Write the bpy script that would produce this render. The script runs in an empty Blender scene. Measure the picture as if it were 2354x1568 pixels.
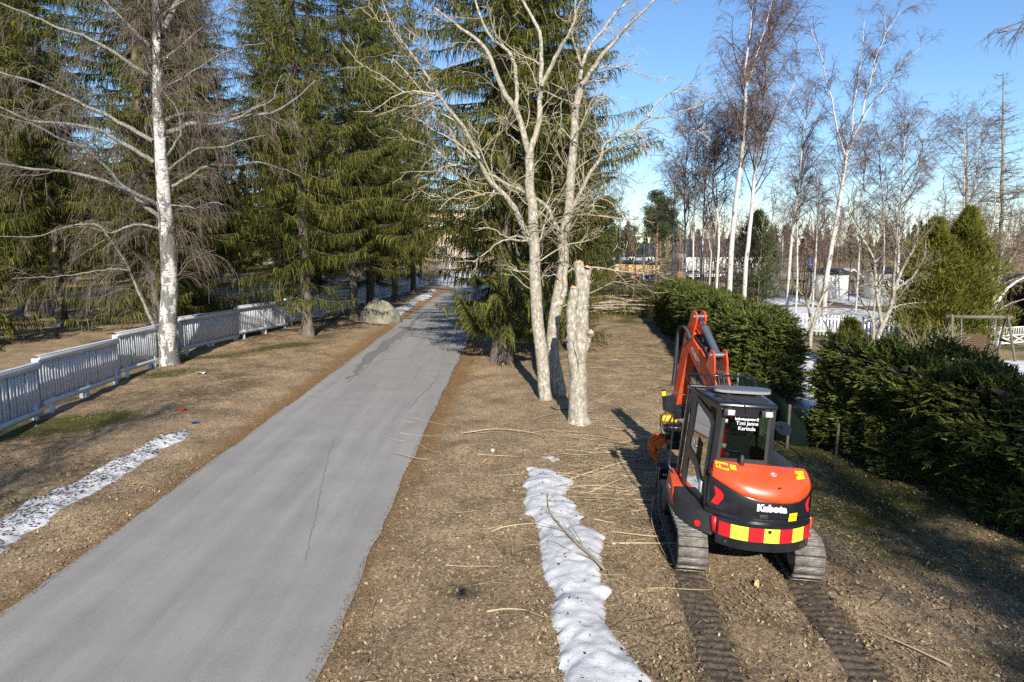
import bpy, math, random
import numpy as np
from mathutils import Vector, Matrix

# ------------------------------------------------------------------ camera, sky, sun, exposure
sc = bpy.context.scene
C = sc.collection
CAM_H, PITCH, FPX = 4.6, math.radians(8.25), 683.0
cam_data = bpy.data.cameras.new('camera')
cam_data.lens = FPX / 1024 * 36.0
cam_data.sensor_width = 36.0
cam_data.clip_end = 3000
cam_data.clip_start = 0.05
cam = bpy.data.objects.new('camera', cam_data)
C.objects.link(cam)
cam.location = (0, 0, CAM_H)
cam.rotation_euler = (math.radians(90) - PITCH, 0, 0)
sc.camera = cam

SUN_EL, SUN_AZ = math.radians(28.0), math.radians(-4.4)     # light travels toward azimuth -4.4 deg (left of +Y)
world = bpy.data.worlds.new('World'); sc.world = world; world.use_nodes = True
wn = world.node_tree
sky = wn.nodes.new('ShaderNodeTexSky'); sky.sky_type = 'NISHITA'; sky.sun_disc = False
sky.sun_elevation = SUN_EL; sky.sun_rotation = math.radians(180) + SUN_AZ
sky.air_density = 1.0; sky.dust_density = 0.0; sky.ozone_density = 6.0; sky.altitude = 50
bg = wn.nodes['Background']; bg.inputs[1].default_value = 0.10
wn.links.new(sky.outputs[0], bg.inputs[0])
sun_d = bpy.data.lights.new('sun', 'SUN'); sun_d.energy = 5.0; sun_d.angle = math.radians(0.53)
sun_d.color = (1.0, 0.93, 0.82)
sun = bpy.data.objects.new('sun', sun_d); C.objects.link(sun)
ld = Vector((math.sin(SUN_AZ) * math.cos(SUN_EL), math.cos(SUN_AZ) * math.cos(SUN_EL), -math.sin(SUN_EL)))
sun.rotation_euler = ld.to_track_quat('-Z', 'Y').to_euler()
sun.location = (3, -30, 30)
sc.view_settings.view_transform = 'Standard'; sc.view_settings.look = 'None'
sc.view_settings.exposure = 0.75; sc.view_settings.gamma = 1.0
sc.cycles.max_bounces = 6; sc.cycles.transparent_max_bounces = 12
sc.cycles.use_denoising = False

# ------------------------------------------------------------------ pixel helpers (u, v in a 2353 px wide reading of the photograph)
S = 1024 / 2353.0
CP, SP = math.cos(PITCH), math.sin(PITCH)
def sm(a, b, x):
    t = np.clip((np.asarray(x, float) - a) / (b - a), 0, 1); return t * t * (3 - 2 * t)
ROAD_L, ROAD_R = -6.45, -2.1
def hz(x, y):
    x = np.asarray(x, float); y = np.asarray(y, float)
    s = -0.044 * np.maximum(0, np.minimum(x, 32) - 2.2)
    road = sm(ROAD_L - .9, ROAD_L + .1, x) * (1 - sm(ROAD_R - .1, ROAD_R + .9, x))
    b = 0.022 * (np.sin(1.7 * x + .6 * y) + np.sin(.9 * y - 1.3 * x + 1) + .6 * np.sin(3.1 * y + 2.2 * x + 2)) + .012 * np.sin(5.3 * x - 4.1 * y)
    bank = .05 * (sm(ROAD_R + .2, ROAD_R + 1.6, x) + 1 - sm(ROAD_L - 1.8, ROAD_L - .2, x))
    return s + b * (1 - road) * (1 - sm(60, 90, np.abs(y))) + bank * (1 - road) - .03
def ray(u, v):
    xd = (u * S - 512) / FPX; yd = (v * S - 341) / FPX
    return xd, CP - SP * yd, yd * CP + SP
def at(u, v, d):
    xd, f, dn = ray(u, v); t = d / f
    return np.array((xd * t, d, CAM_H - dn * t))
def G(u, v, dz=0.0):
    xd, f, dn = ray(u, v); z = 0.0
    for _ in range(12):
        t = (CAM_H - z) / dn; z = float(hz(xd * t, f * t)) + dz
    return np.array((xd * t, f * t, z))
def onz(x, y, dz=0.0): return (x, y, float(hz(x, y)) + dz)

# ------------------------------------------------------------------ materials
def new_mat(name):
    m = bpy.data.materials.new(name); m.use_nodes = True
    nt = m.node_tree; b = nt.nodes['Principled BSDF']
    return m, nt, b
def N(nt, t, **kw):
    n = nt.nodes.new(t)
    for k, v in kw.items(): setattr(n, k, v)
    return n
def ramp(nt, src, stops):
    r = N(nt, 'ShaderNodeValToRGB'); e = r.color_ramp.elements
    while len(e) < len(stops): e.new(.5)
    for i, (p, c) in enumerate(stops):
        e[i].position = p; e[i].color = tuple(c) + ((1,) if len(c) == 3 else ())
    nt.links.new(src, r.inputs[0]); return r.outputs[0]
def noise(nt, scale, detail=4, rough=.55, coord='Object', mapping=None, dist=0):
    tc = N(nt, 'ShaderNodeTexCoord'); n = N(nt, 'ShaderNodeTexNoise')
    n.inputs['Scale'].default_value = scale; n.inputs['Detail'].default_value = detail
    n.inputs['Roughness'].default_value = rough; n.inputs['Distortion'].default_value = dist
    o = tc.outputs[coord]
    if mapping:
        mp = N(nt, 'ShaderNodeMapping'); mp.inputs['Scale'].default_value = mapping
        nt.links.new(o, mp.inputs[0]); o = mp.outputs[0]
    nt.links.new(o, n.inputs['Vector']); return n.outputs['Fac']
def mixc(nt, f, a, b, mode='MIX'):
    m = N(nt, 'ShaderNodeMix', data_type='RGBA', blend_type=mode)
    for sock, v in ((0, f), (6, a), (7, b)):
        if hasattr(v, 'is_output') or isinstance(v, bpy.types.NodeSocket): nt.links.new(v, m.inputs[sock])
        elif sock == 0: m.inputs[0].default_value = v
        else: m.inputs[sock].default_value = tuple(v) + ((1,) if len(v) == 3 else ())
    return m.outputs[2]
def bump(nt, b, h, strength, dist=.02):
    n = N(nt, 'ShaderNodeBump'); n.inputs['Strength'].default_value = strength; n.inputs['Distance'].default_value = dist
    nt.links.new(h, n.inputs['Height']); nt.links.new(n.outputs[0], b.inputs['Normal'])
def M(name, col, rough=.6, col2=None, scale=6, bs=None, bstr=.3, metal=0, spec=.5, coord='Object', coat=0, mapping=None, bdist=.01):
    m, nt, b = new_mat(name)
    b.inputs['Roughness'].default_value = rough; b.inputs['Metallic'].default_value = metal
    b.inputs['Specular IOR Level'].default_value = spec; b.inputs['Coat Weight'].default_value = coat
    c2 = col2 or tuple(x * .75 for x in col)
    f = noise(nt, scale, 5, .6, coord, mapping)
    nt.links.new(ramp(nt, f, [(.3, c2), (.68, col)]), b.inputs['Base Color'])
    if bs: bump(nt, b, noise(nt, bs, 4, .6, coord, mapping), bstr, bdist)
    return m
def island_mat(name, cols, rough=.7, trans=None, scale=.6, spec=.25):
    """leaf/twig pieces: colour differs from piece to piece and by clump"""
    m, nt, b = new_mat(name)
    g = N(nt, 'ShaderNodeNewGeometry')
    stops = [(i / (len(cols) - 1), c) for i, c in enumerate(cols)]
    a = ramp(nt, g.outputs['Random Per Island'], stops)
    f = noise(nt, scale, 3)
    v = ramp(nt, f, [(.3, (.72, .72, .72)), (.7, (1.25, 1.25, 1.2))])
    nt.links.new(mixc(nt, 1.0, a, v, 'MULTIPLY'), b.inputs['Base Color'])
    b.inputs['Roughness'].default_value = rough; b.inputs['Specular IOR Level'].default_value = spec
    if trans:
        tr = N(nt, 'ShaderNodeBsdfTranslucent'); nt.links.new(mixc(nt, 1.0, a, v, 'MULTIPLY'), tr.inputs[0])
        mx = N(nt, 'ShaderNodeMixShader'); mx.inputs[0].default_value = trans
        nt.links.new(b.outputs[0], mx.inputs[1]); nt.links.new(tr.outputs[0], mx.inputs[2])
        nt.links.new(mx.outputs[0], nt.nodes['Material Output'].inputs[0])
    return m

MT = {}
def ground_mat():
    m, nt, b = new_mat('ground_litter')
    at_ = N(nt, 'ShaderNodeAttribute', attribute_name='cover'); sep = N(nt, 'ShaderNodeSeparateColor')
    nt.links.new(at_.outputs['Color'], sep.inputs[0])
    fine = noise(nt, 34, 6, .75); mid = noise(nt, 5, 5, .65); big = noise(nt, .8, 5, .7)
    v = N(nt, 'ShaderNodeTexVoronoi'); v.inputs['Scale'].default_value = 26
    tc = N(nt, 'ShaderNodeTexCoord'); mp = N(nt, 'ShaderNodeMapping'); mp.inputs['Scale'].default_value = (1, 1, .2)
    nt.links.new(tc.outputs['Object'], mp.inputs[0]); nt.links.new(mp.outputs[0], v.inputs['Vector'])
    litter = ramp(nt, fine, [(.28, (.115, .076, .045)), (.45, (.31, .222, .138)), (.60, (.47, .352, .23)), (.78, (.66, .535, .375))])
    bw = N(nt, 'ShaderNodeRGBToBW'); nt.links.new(v.outputs['Color'], bw.inputs[0])
    leaf = mixc(nt, .75, litter, ramp(nt, bw.outputs[0], [(.2, (.55, .53, .5)), (.5, (.95, .94, .92)), (.8, (1.45, 1.4, 1.3))]), 'MULTIPLY')
    needle = ramp(nt, fine, [(.3, (.12, .065, .028)), (.55, (.28, .17, .08)), (.75, (.40, .27, .14))])
    moss = ramp(nt, fine, [(.3, (.028, .03, .008)), (.55, (.085, .088, .02)), (.75, (.2, .185, .06))])
    mud = ramp(nt, fine, [(.3, (.03, .021, .014)), (.6, (.075, .053, .036)), (.8, (.13, .1, .075))])
    straw = ramp(nt, fine, [(.3, (.16, .125, .065)), (.55, (.34, .275, .16)), (.78, (.56, .47, .31))])
    c = mixc(nt, ramp(nt, mid, [(.5, (0, 0, 0)), (.7, (.8, .8, .8))]), leaf, straw)
    c = mixc(nt, ramp(nt, big, [(.42, (0, 0, 0)), (.7, (.6, .6, .6))]), c, mud)
    def thr(src, n_, lo=.25, w=.35):
        mt = N(nt, 'ShaderNodeMath', operation='MULTIPLY_ADD'); nt.links.new(n_, mt.inputs[0]); mt.inputs[1].default_value = .8
        nt.links.new(src, mt.inputs[2])
        return ramp(nt, mt.outputs[0], [(lo + .35, (0, 0, 0)), (min(lo + .35 + w, 1), (1, 1, 1))])
    c = mixc(nt, thr(sep.outputs[1], mid), c, needle)
    c = mixc(nt, thr(sep.outputs[0], mid), c, moss)
    c = mixc(nt, thr(sep.outputs[2], mid), c, mud)
    nt.links.new(c, b.inputs['Base Color']); b.inputs['Roughness'].default_value = .95
    b.inputs['Specular IOR Level'].default_value = .15
    bump(nt, b, fine, 1.0, .035)
    return m
MT['ground'] = ground_mat()
def asphalt():
    m, nt, b = new_mat('asphalt')
    fine = noise(nt, 90, 4, .8); mid = noise(nt, 1.1, 5, .6); st = noise(nt, 1.0, 4, .6, 'Object', (2.2, .12, 1))
    c = ramp(nt, fine, [(.25, (.16, .153, .144)), (.5, (.265, .255, .242)), (.8, (.38, .368, .35))])
    c = mixc(nt, .8, c, ramp(nt, mid, [(.3, (.88, .88, .885)), (.7, (1.08, 1.075, 1.06))]), 'MULTIPLY')
    c = mixc(nt, .7, c, ramp(nt, st, [(.35, (.84, .84, .84)), (.65, (1.12, 1.12, 1.12))]), 'MULTIPLY')
    nt.links.new(c, b.inputs['Base Color']); b.inputs['Roughness'].default_value = .85
    b.inputs['Specular IOR Level'].default_value = .3
    bump(nt, b, fine, .5, .008); return m
MT['asphalt'] = asphalt()
MT['patch'] = M('asphalt_patch', (.19, .187, .183), .85, (.12, .12, .12), 60, 90, .5)
MT['crack'] = M('crack_filler', (.24, .235, .225), .95, (.13, .128, .12), 9)
def snow():
    m, nt, b = new_mat('old_snow')
    dirt = noise(nt, 20, 6, .8); big = noise(nt, 2, 4); f = noise(nt, 60, 3)
    c = mixc(nt, ramp(nt, dirt, [(.56, (0, 0, 0)), (.68, (1, 1, 1))]), (.53, .54, .56), (.17, .14, .10))
    c = mixc(nt, ramp(nt, big, [(.4, (0, 0, 0)), (.8, (.4, .4, .4))]), c, (.36, .35, .33))
    nt.links.new(c, b.inputs['Base Color']); b.inputs['Roughness'].default_value = .7
    b.inputs['Subsurface Weight'].default_value = .0
    bump(nt, b, f, .5, .02); return m
MT['snow'] = snow()
MT['snow_clean'] = M('clean_snow', (.60, .61, .63), .7, (.46, .47, .48), 3, 30, .4)
def birch_bark(name, dark=.62, pthr=.5):
    m, nt, b = new_mat(name)
    ln = noise(nt, 1.0, 4, .7, 'Object', (5, 5, 26)); pt = noise(nt, 1.0, 5, .65, 'Object', (3.2, 3.2, 1.3)); fine = noise(nt, 30, 4, .7)
    w = ramp(nt, fine, [(.3, (.38, .36, .33)), (.7, (.62, .60, .57))])
    c = mixc(nt, ramp(nt, ln, [(dark, (0, 0, 0)), (dark + .05, (1, 1, 1))]), w, (.06, .05, .045))
    grey = ramp(nt, fine, [(.35, (.045, .042, .036)), (.55, (.16, .155, .14)), (.7, (.30, .295, .27))])
    c = mixc(nt, ramp(nt, pt, [(pthr, (0, 0, 0)), (pthr + .05, (1, 1, 1))]), c, grey)
    nt.links.new(c, b.inputs['Base Color']); b.inputs['Roughness'].default_value = .8
    bump(nt, b, fine, .6, .02); return m
MT['birch'] = birch_bark('birch_bark', .55, .47)
MT['birch_thin'] = birch_bark('birch_bark_thin', .60, .58)
MT['limb'] = M('lichened_limb', (.28, .275, .24), .9, (.06, .055, .047), 14, 40, .6)
MT['birch_twig'] = island_mat('birch_twig', [(.06, .042, .035), (.12, .09, .075), (.19, .155, .13)], .7)
MT['birch_twig_far'] = island_mat('birch_twig_far', [(.08, .05, .045), (.135, .088, .075), (.19, .135, .11)], .7)
def grey_bark():
    m, nt, b = new_mat('grey_lichen_bark')
    n1 = noise(nt, 13, 6, .8, 'Object', (1, 1, .6)); n2 = noise(nt, 3.5, 4, .6)
    c = ramp(nt, n1, [(.3, (.07, .058, .042)), (.44, (.22, .19, .145)), (.55, (.35, .325, .27)), (.64, (.60, .60, .56))])
    c = mixc(nt, ramp(nt, n2, [(.45, (0, 0, 0)), (.7, (.6, .6, .6))]), c, (.36, .31, .22))
    nt.links.new(c, b.inputs['Base Color']); b.inputs['Roughness'].default_value = .9
    bump(nt, b, n1, .8, .02); return m
MT['aspen'] = grey_bark()
MT['aspen_twig'] = island_mat('pale_twig', [(.19, .15, .09), (.33, .28, .19), (.42, .38, .29)], .8)
MT['cutwood'] = M('fresh_cut_wood', (.62, .40, .20), .8, (.5, .28, .12), 30, 60, .4)
MT['spruce_bark'] = M('spruce_bark', (.19, .155, .125), .95, (.05, .04, .032), 9, 22, .9, mapping=(1, 1, .35), bdist=.03)
MT['spruce'] = island_mat('spruce_needles', [(.028, .036, .007), (.066, .074, .012), (.12, .122, .02), (.18, .172, .036)], .7, .25, .3)
MT['spruce_twig'] = M('spruce_twig', (.10, .08, .06), .9)
MT['hedge'] = island_mat('hedge_needles', [(.024, .036, .008), (.055, .073, .014), (.10, .115, .022), (.15, .16, .035)], .6, .2, .9)
MT['hedge_dead'] = M('dead_hedge_twigs', (.05, .04, .028), .95, (.02, .018, .012), 18, 30, .8)
MT['thuja'] = island_mat('thuja_leaf', [(.065, .075, .012), (.135, .14, .02), (.21, .20, .035)], .6, .25, .8)
MT['pine'] = island_mat('pine_needles', [(.02, .035, .015), (.05, .07, .025), (.10, .115, .035)], .6, .2, .4)
MT['pine_bark'] = M('pine_bark', (.27, .17, .10), .9, (.12, .08, .055), 6)
MT['larch_twig'] = island_mat('larch_twig', [(.10, .075, .045), (.19, .15, .10), (.24, .20, .14)], .8)
MT['straw'] = island_mat('straw_litter', [(.075, .05, .028), (.17, .12, .07), (.29, .22, .13), (.42, .34, .21), (.13, .12, .05), (.55, .46, .32)], .85, None, 1.2)
MT['leaf'] = island_mat('dead_leaf', [(.06, .04, .025), (.15, .10, .055), (.24, .16, .09), (.33, .245, .15), (.42, .34, .24), (.10, .07, .04)], .8, None, 1.0)
MT['needle_litter'] = island_mat('needle_litter', [(.09, .05, .02), (.20, .115, .05), (.30, .19, .09)], .9, None, 1)
MT['grass'] = island_mat('green_grass', [(.05, .06, .012), (.10, .11, .025), (.19, .17, .06)], .8, .2, 1)
MT['sticks'] = island_mat('cut_sticks', [(.16, .12, .07), (.32, .25, .15), (.45, .37, .25), (.24, .18, .11), (.52, .44, .31)], .85, None, 1.5)
MT['darkstick'] = island_mat('dark_sticks', [(.025, .02, .017), (.06, .045, .035), (.10, .08, .06)], .85)
MT['mud'] = M('churned_mud', (.12, .088, .06), .95, (.035, .025, .017), 13, 45, .9, bdist=.03)
MT['fence'] = M('weathered_white_paint', (.66, .68, .71), .65, (.50, .52, .55), 5, 40, .25)
MT['white'] = M('white_paint', (.74, .74, .72), .6, (.6, .6, .58), 4)
MT['stone'] = M('mossy_stone', (.27, .25, .2), .95, (.09, .09, .05), 4, 16, .9, bdist=.05)
MT['orange'] = M('orange_paint', (.72, .075, .018), .3, (.62, .06, .014), 3, None, metal=0, spec=.5, coat=.35)
MT['orange_d'] = M('dusty_orange_paint', (.66, .085, .022), .5, (.45, .06, .02), 7)
MT['black'] = M('black_paint', (.013, .015, .020), .24, (.009, .011, .014), 8, None, coat=.3)
MT['blackm'] = M('matt_black_plastic', (.026, .027, .029), .6, (.018, .018, .02), 12)
MT['rubber'] = M('black_hose_rubber', (.02, .02, .022), .55)
MT['shoe'] = M('worn_track_rubber', (.19, .17, .15), .85, (.07, .06, .052), 14, 45, .7)
MT['shoe_wear'] = M('worn_metal_ridge', (.36, .34, .31), .6, (.10, .09, .08), 14, None, metal=.2)
MT['steel'] = M('steel', (.5, .5, .5), .35, (.35, .35, .35), 8, None, metal=.9)
MT['chrome'] = M('chrome_rod', (.75, .75, .77), .12, (.7, .7, .7), 8, None, metal=1)
MT['cylgrey'] = M('blue_grey_cylinder', (.085, .10, .125), .4, (.06, .07, .09), 6)
MT['yellow'] = M('yellow_sticker', (.85, .60, .01), .5, (.8, .55, .01), 5)
MT['yblock'] = M('fluorescent_yellow', (.70, .85, .06), .45, (.66, .8, .05), 5)
MT['rblock'] = M('red_reflector', (.52, .012, .02), .35, (.45, .01, .016), 5)
MT['rlight'] = M('red_lens', (.80, .02, .02), .25, (.7, .016, .016), 5)
MT['letter'] = M('white_lettering', (.85, .85, .85), .5, (.8, .8, .8), 5)
MT['letter_g'] = M('grey_lettering', (.50, .52, .56), .5, (.45, .47, .5), 5)
MT['blue'] = M('blue_enamel', (.03, .12, .45), .4)
MT['blackprint'] = M('black_print', (.02, .02, .02), .6)
MT['seat'] = M('dark_seat_fabric', (.03, .034, .036), .8, (.02, .022, .024), 20)
MT['extinguisher'] = M('red_enamel', (.62, .01, .015), .3)
MT['lens'] = M('clear_lamp_lens', (.55, .55, .53), .2, (.35, .35, .33), 40, 60, .5)
MT['lightbar'] = M('grey_polycarbonate', (.10, .11, .13), .35, (.07, .08, .095), 30)
MT['lightbar_side'] = M('clear_lightbar_edge', (.30, .30, .31), .3, (.16, .16, .17), 70)
MT['tool_yellow'] = M('tool_yellow_paint', (.75, .42, .01), .45, (.6, .3, .01), 10)
MT['bucket'] = M('orange_grapple_paint', (.75, .14, .012), .5, (.4, .07, .01), 9)
def glass(name, tint, refl=1.0):
    m = bpy.data.materials.new(name); m.use_nodes = True; nt = m.node_tree; nt.nodes.clear()
    o = N(nt, 'ShaderNodeOutputMaterial'); t = N(nt, 'ShaderNodeBsdfTransparent'); t.inputs[0].default_value = tint + (1,)
    g = N(nt, 'ShaderNodeBsdfGlossy'); g.inputs['Roughness'].default_value = .02
    fr = N(nt, 'ShaderNodeFresnel'); fr.inputs[0].default_value = 1.22
    mx = N(nt, 'ShaderNodeMixShader'); nt.links.new(fr.outputs[0], mx.inputs[0]); nt.links.new(t.outputs[0], mx.inputs[1]); nt.links.new(g.outputs[0], mx.inputs[2])
    nt.links.new(mx.outputs[0], o.inputs[0]); return m
MT['glass'] = glass('tinted_cab_glass', (.42, .52, .46))
MT['glass_dark'] = glass('smoked_cab_glass', (.55, .62, .58))
MT['pane'] = M('window_pane', (.03, .04, .05), .08, (.02, .03, .04), 2)
MT['net'] = M('dark_green_netting', (.008, .016, .012), .95, (.003, .006, .005), 60, 90, .6, spec=.05)
MT['oldwood'] = M('old_grey_wood', (.17, .145, .115), .9, (.07, .058, .045), 9, 30, .5)
MT['bench'] = M('brown_stained_wood', (.14, .075, .045), .8, (.07, .04, .025), 12)
MT['yellowwood'] = M('pale_yellow_boards', (.60, .40, .19), .7, (.48, .31, .14), 4)
MT['darkroof'] = M('dark_roof', (.022, .025, .034), .6, (.014, .016, .022), 3)
MT['bluewall'] = M('blue_grey_boards', (.21, .24, .30), .7, (.17, .2, .25), 2)
MT['cream'] = M('cream_render', (.70, .53, .37), .8, (.6, .45, .31), 2)
MT['green'] = M('green_door', (.03, .16, .13), .5)
MT['greentarp'] = M('green_tarpaulin', (.02, .20, .10), .5, (.015, .13, .07), 6)
MT['galv'] = M('galvanised_post', (.48, .50, .52), .45, (.4, .42, .44), 3, None, metal=.5)
MT['redpole'] = M('red_brown_timber', (.25, .12, .05), .8)
MT['tarpgrey'] = M('grey_cover', (.12, .12, .12), .8)
MT['blackhole'] = M('dark_lining', (.012, .012, .013), .8)
MT['paper'] = M('white_scrap', (.75, .76, .78), .6)

# ------------------------------------------------------------------ mesh building
class NB:
    def __init__(s): s.v = []; s.l = []; s.t = []; s.n = 0
    def add(s, V, F):
        V = np.asarray(V, np.float32).reshape(-1, 3); F = np.asarray(F, np.int32)
        if len(F) == 0: return s
        s.v.append(V); s.l.append((F + s.n).ravel()); s.t.append(np.full(len(F), F.shape[1], np.int32)); s.n += len(V); return s
    def mesh(s, name, smooth=False):
        V = np.concatenate(s.v); L = np.concatenate(s.l); T = np.concatenate(s.t)
        me = bpy.data.meshes.new(name)
        me.vertices.add(len(V)); me.vertices.foreach_set('co', V.ravel())
        me.loops.add(len(L)); me.loops.foreach_set('vertex_index', L)
        me.polygons.add(len(T)); me.polygons.foreach_set('loop_start', np.concatenate(([0], np.cumsum(T)[:-1])).astype(np.int32))
        me.polygons.foreach_set('loop_total', T)
        if smooth: me.polygons.foreach_set('use_smooth', np.ones(len(T), bool))
        me.update(calc_edges=True); return me
    def obj(s, name, mat, parent=None, smooth=False, bevel=0):
        return link(name, s.mesh(name, smooth), mat, parent, bevel)
    # ---- solid primitives
    def box(s, c, size, rz=0, rx=0, ry=0):
        hx, hy, h = [k / 2 for k in size]
        V = np.array([(x, y, z) for z in (-h, h) for y in (-hy, hy) for x in (-hx, hx)])
        R = np.array((Matrix.Rotation(rz, 3, 'Z') @ Matrix.Rotation(rx, 3, 'X') @ Matrix.Rotation(ry, 3, 'Y')))
        return s.add(V @ R.T + np.array(c), BOXF)
    def hexa(s, bottom, top):       # 4 bottom + 4 top points, same winding (ccw from above)
        V = np.array(list(bottom) + list(top), float)
        s.add(V, [(3, 2, 1, 0), (4, 5, 6, 7), (0, 1, 5, 4), (1, 2, 6, 5), (2, 3, 7, 6), (3, 0, 4, 7)]); return s
    def ext(s, prof, off):          # planar polygon (3d points) extruded by vector
        P = np.array(prof, float); n = len(P); V = np.vstack((P, P + np.array(off)))
        s.add(V, [tuple(range(n))[::-1]]); s.add(V, [tuple(range(n, 2 * n))])
        return s.add(V, [(i, (i + 1) % n, n + (i + 1) % n, n + i) for i in range(n)])
    def tube(s, pts, r, k=8, cap=True):
        P = np.array(pts, float)[None]; R = np.broadcast_to(np.asarray(r, float), (P.shape[1],))[None]
        V, F = vtubes(P, R, k, np.random.RandomState(1)); s.add(V, F)
        if cap:
            m = P.shape[1]; s.add(V, [tuple(range(k))[::-1]]); s.add(V, [tuple(range((m - 1) * k, m * k))])
        return s
BOXF = [(0, 2, 3, 1), (4, 5, 7, 6), (0, 1, 5, 4), (1, 3, 7, 5), (3, 2, 6, 7), (2, 0, 4, 6)]
def link(name, me, mat, parent=None, bevel=0):
    if mat is not None and not me.materials: me.materials.append(mat)
    o = bpy.data.objects.new(name, me); C.objects.link(o)
    if parent is not None: o.parent = parent
    if bevel:
        b = o.modifiers.new('bevel', 'BEVEL'); b.width = bevel; b.segments = 2; b.limit_method = 'ANGLE'; b.angle_limit = math.radians(35)
    return o
def empty(name, loc=(0, 0, 0), rot=(0, 0, 0)):
    o = bpy.data.objects.new(name, None); C.objects.link(o); o.location = tuple(loc); o.rotation_euler = rot; o.empty_display_size = .2
    return o
def tag(o, label, cat, group=None, kind=None):
    o['label'] = label; o['category'] = cat
    if group: o['group'] = group
    if kind: o['kind'] = kind
    return o
def structure(o): o['kind'] = 'structure'; return o
def copy_tree(o, loc, rz=0, scale=1.0, label=None, group=None):
    def cp(a, par):
        c = a.copy(); C.objects.link(c); c.parent = par
        for ch in a.children: cp(ch, c)
        return c
    r = cp(o, None); r.location = tuple(loc); r.rotation_euler = (0, 0, rz)
    r.scale = (scale,) * 3 if not hasattr(scale, '__len__') else scale
    if label: r['label'] = label
    if group: r['group'] = group
    return r
def unit(a): return a / np.maximum(np.linalg.norm(a, axis=-1, keepdims=True), 1e-9)
def vtubes(pts, rad, k, rng):
    if k == 1: return ribbons(pts, np.asarray(rad) * 1.15)
    n, m, _ = pts.shape
    t = np.empty_like(pts); t[:, 1:-1] = pts[:, 2:] - pts[:, :-2]; t[:, 0] = pts[:, 1] - pts[:, 0]; t[:, -1] = pts[:, -1] - pts[:, -2]
    t = unit(t); ref = unit(np.cross(pts[:, -1] - pts[:, 0] + 1e-6, rng.randn(n, 3)))[:, None] * np.ones((1, m, 1))
    u = unit(np.cross(t, ref))
    w = np.cross(t, u); a = np.arange(k) * 2 * math.pi / k
    V = pts[:, :, None] + rad[:, :, None, None] * (np.cos(a)[None, None, :, None] * u[:, :, None] + np.sin(a)[None, None, :, None] * w[:, :, None])
    i = np.arange(n)[:, None, None] * m * k + np.arange(m - 1)[None, :, None] * k + np.arange(k)[None, None, :]
    j = np.arange(n)[:, None, None] * m * k + np.arange(m - 1)[None, :, None] * k + ((np.arange(k) + 1) % k)[None, None, :]
    F = np.stack((i, j, j + k, i + k), -1).reshape(-1, 4)
    return V.reshape(-1, 3), F
def ribbons(P, W):          # P (n,m,3) centre lines, W (n,m) half widths; random facing
    n, m, _ = P.shape
    t = np.empty_like(P); t[:, :-1] = P[:, 1:] - P[:, :-1]; t[:, -1] = t[:, -2]
    u = unit(np.cross(t, np.tile(RNG.randn(n, 1, 3), (1, m, 1)))) * W[..., None]
    V = np.stack((P - u, P + u), 2).reshape(-1, 3)
    b = np.arange(n)[:, None] * m * 2 + np.arange(m - 1)[None] * 2
    F = np.stack((b, b + 1, b + 3, b + 2), -1).reshape(-1, 4)
    return V, F
RNG = np.random.RandomState(11)
def catmull(P, m):
    P = np.array(P, float)
    if len(P) == 2: return P[0] + (P[1] - P[0]) * np.linspace(0, 1, m)[:, None]
    Q = np.vstack((2 * P[0] - P[1], P, 2 * P[-1] - P[-2])); n = len(P) - 1
    t = np.linspace(0, n - 1e-6, m); i = t.astype(int); f = (t - i)[:, None]
    a, b, c, d = Q[i], Q[i + 1], Q[i + 2], Q[i + 3]
    return .5 * (2 * b + (c - a) * f + (2 * a - 5 * b + 4 * c - d) * f ** 2 + (3 * b - a - 3 * c + d) * f ** 3)
def plen(pts): return np.linalg.norm(np.diff(pts, axis=1), axis=2).sum(1)
def spawn(rng, pts, rad, dens, s0=.15, s1=1., ang=.8, lsc=.5, lmin=.1, lmax=9., taper=.5, pref=None):
    L = plen(pts); n, m, _ = pts.shape
    cnt = np.maximum(0, np.floor(L * dens * (s1 - s0) + rng.rand(n))).astype(int); idx = np.repeat(np.arange(n), cnt)
    s = rng.uniform(s0, s1, len(idx)); f = np.minimum(s * (m - 1), m - 1.001); i = f.astype(int); fr = (f - i)[:, None]
    p = pts[idx, i] * (1 - fr) + pts[idx, i + 1] * fr; t = unit(pts[idx, i + 1] - pts[idx, i])
    r = rad[idx, i] * (1 - fr[:, 0]) + rad[idx, i + 1] * fr[:, 0]
    v = rng.randn(len(idx), 3)
    if pref is not None: v = v + np.array(pref)
    v = unit(v - t * (v * t).sum(1, keepdims=True))
    a = np.abs(rng.normal(ang, .25 * ang, len(idx)))[:, None]
    d = t * np.cos(a) + v * np.sin(a)
    ln = np.clip(L[idx] * lsc * rng.uniform(.5, 1.25, len(idx)) * (1 - taper * s), lmin, lmax)
    return p, d, ln, r
def sprout(rng, p, d, ln, nseg, wob=.18, grav=0., gend=None):
    n = len(p); out = np.empty((n, nseg + 1, 3)); out[:, 0] = p; d = d.copy(); st = (ln / nseg)[:, None]
    for k in range(nseg):
        g = grav if gend is None else grav + (gend - grav) * k / max(1, nseg - 1)
        d = d + rng.randn(n, 3) * wob; d[:, 2] += g; d = unit(d)
        out[:, k + 1] = out[:, k] + d * st
    return out
def radii(r0, r1, n, m):
    s = np.linspace(0, 1, m)[None]; r0 = np.asarray(r0).reshape(-1, 1); r1 = np.asarray(r1).reshape(-1, 1)
    return np.broadcast_to(r0 * (1 - s) + r1 * s, (n, m))
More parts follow.
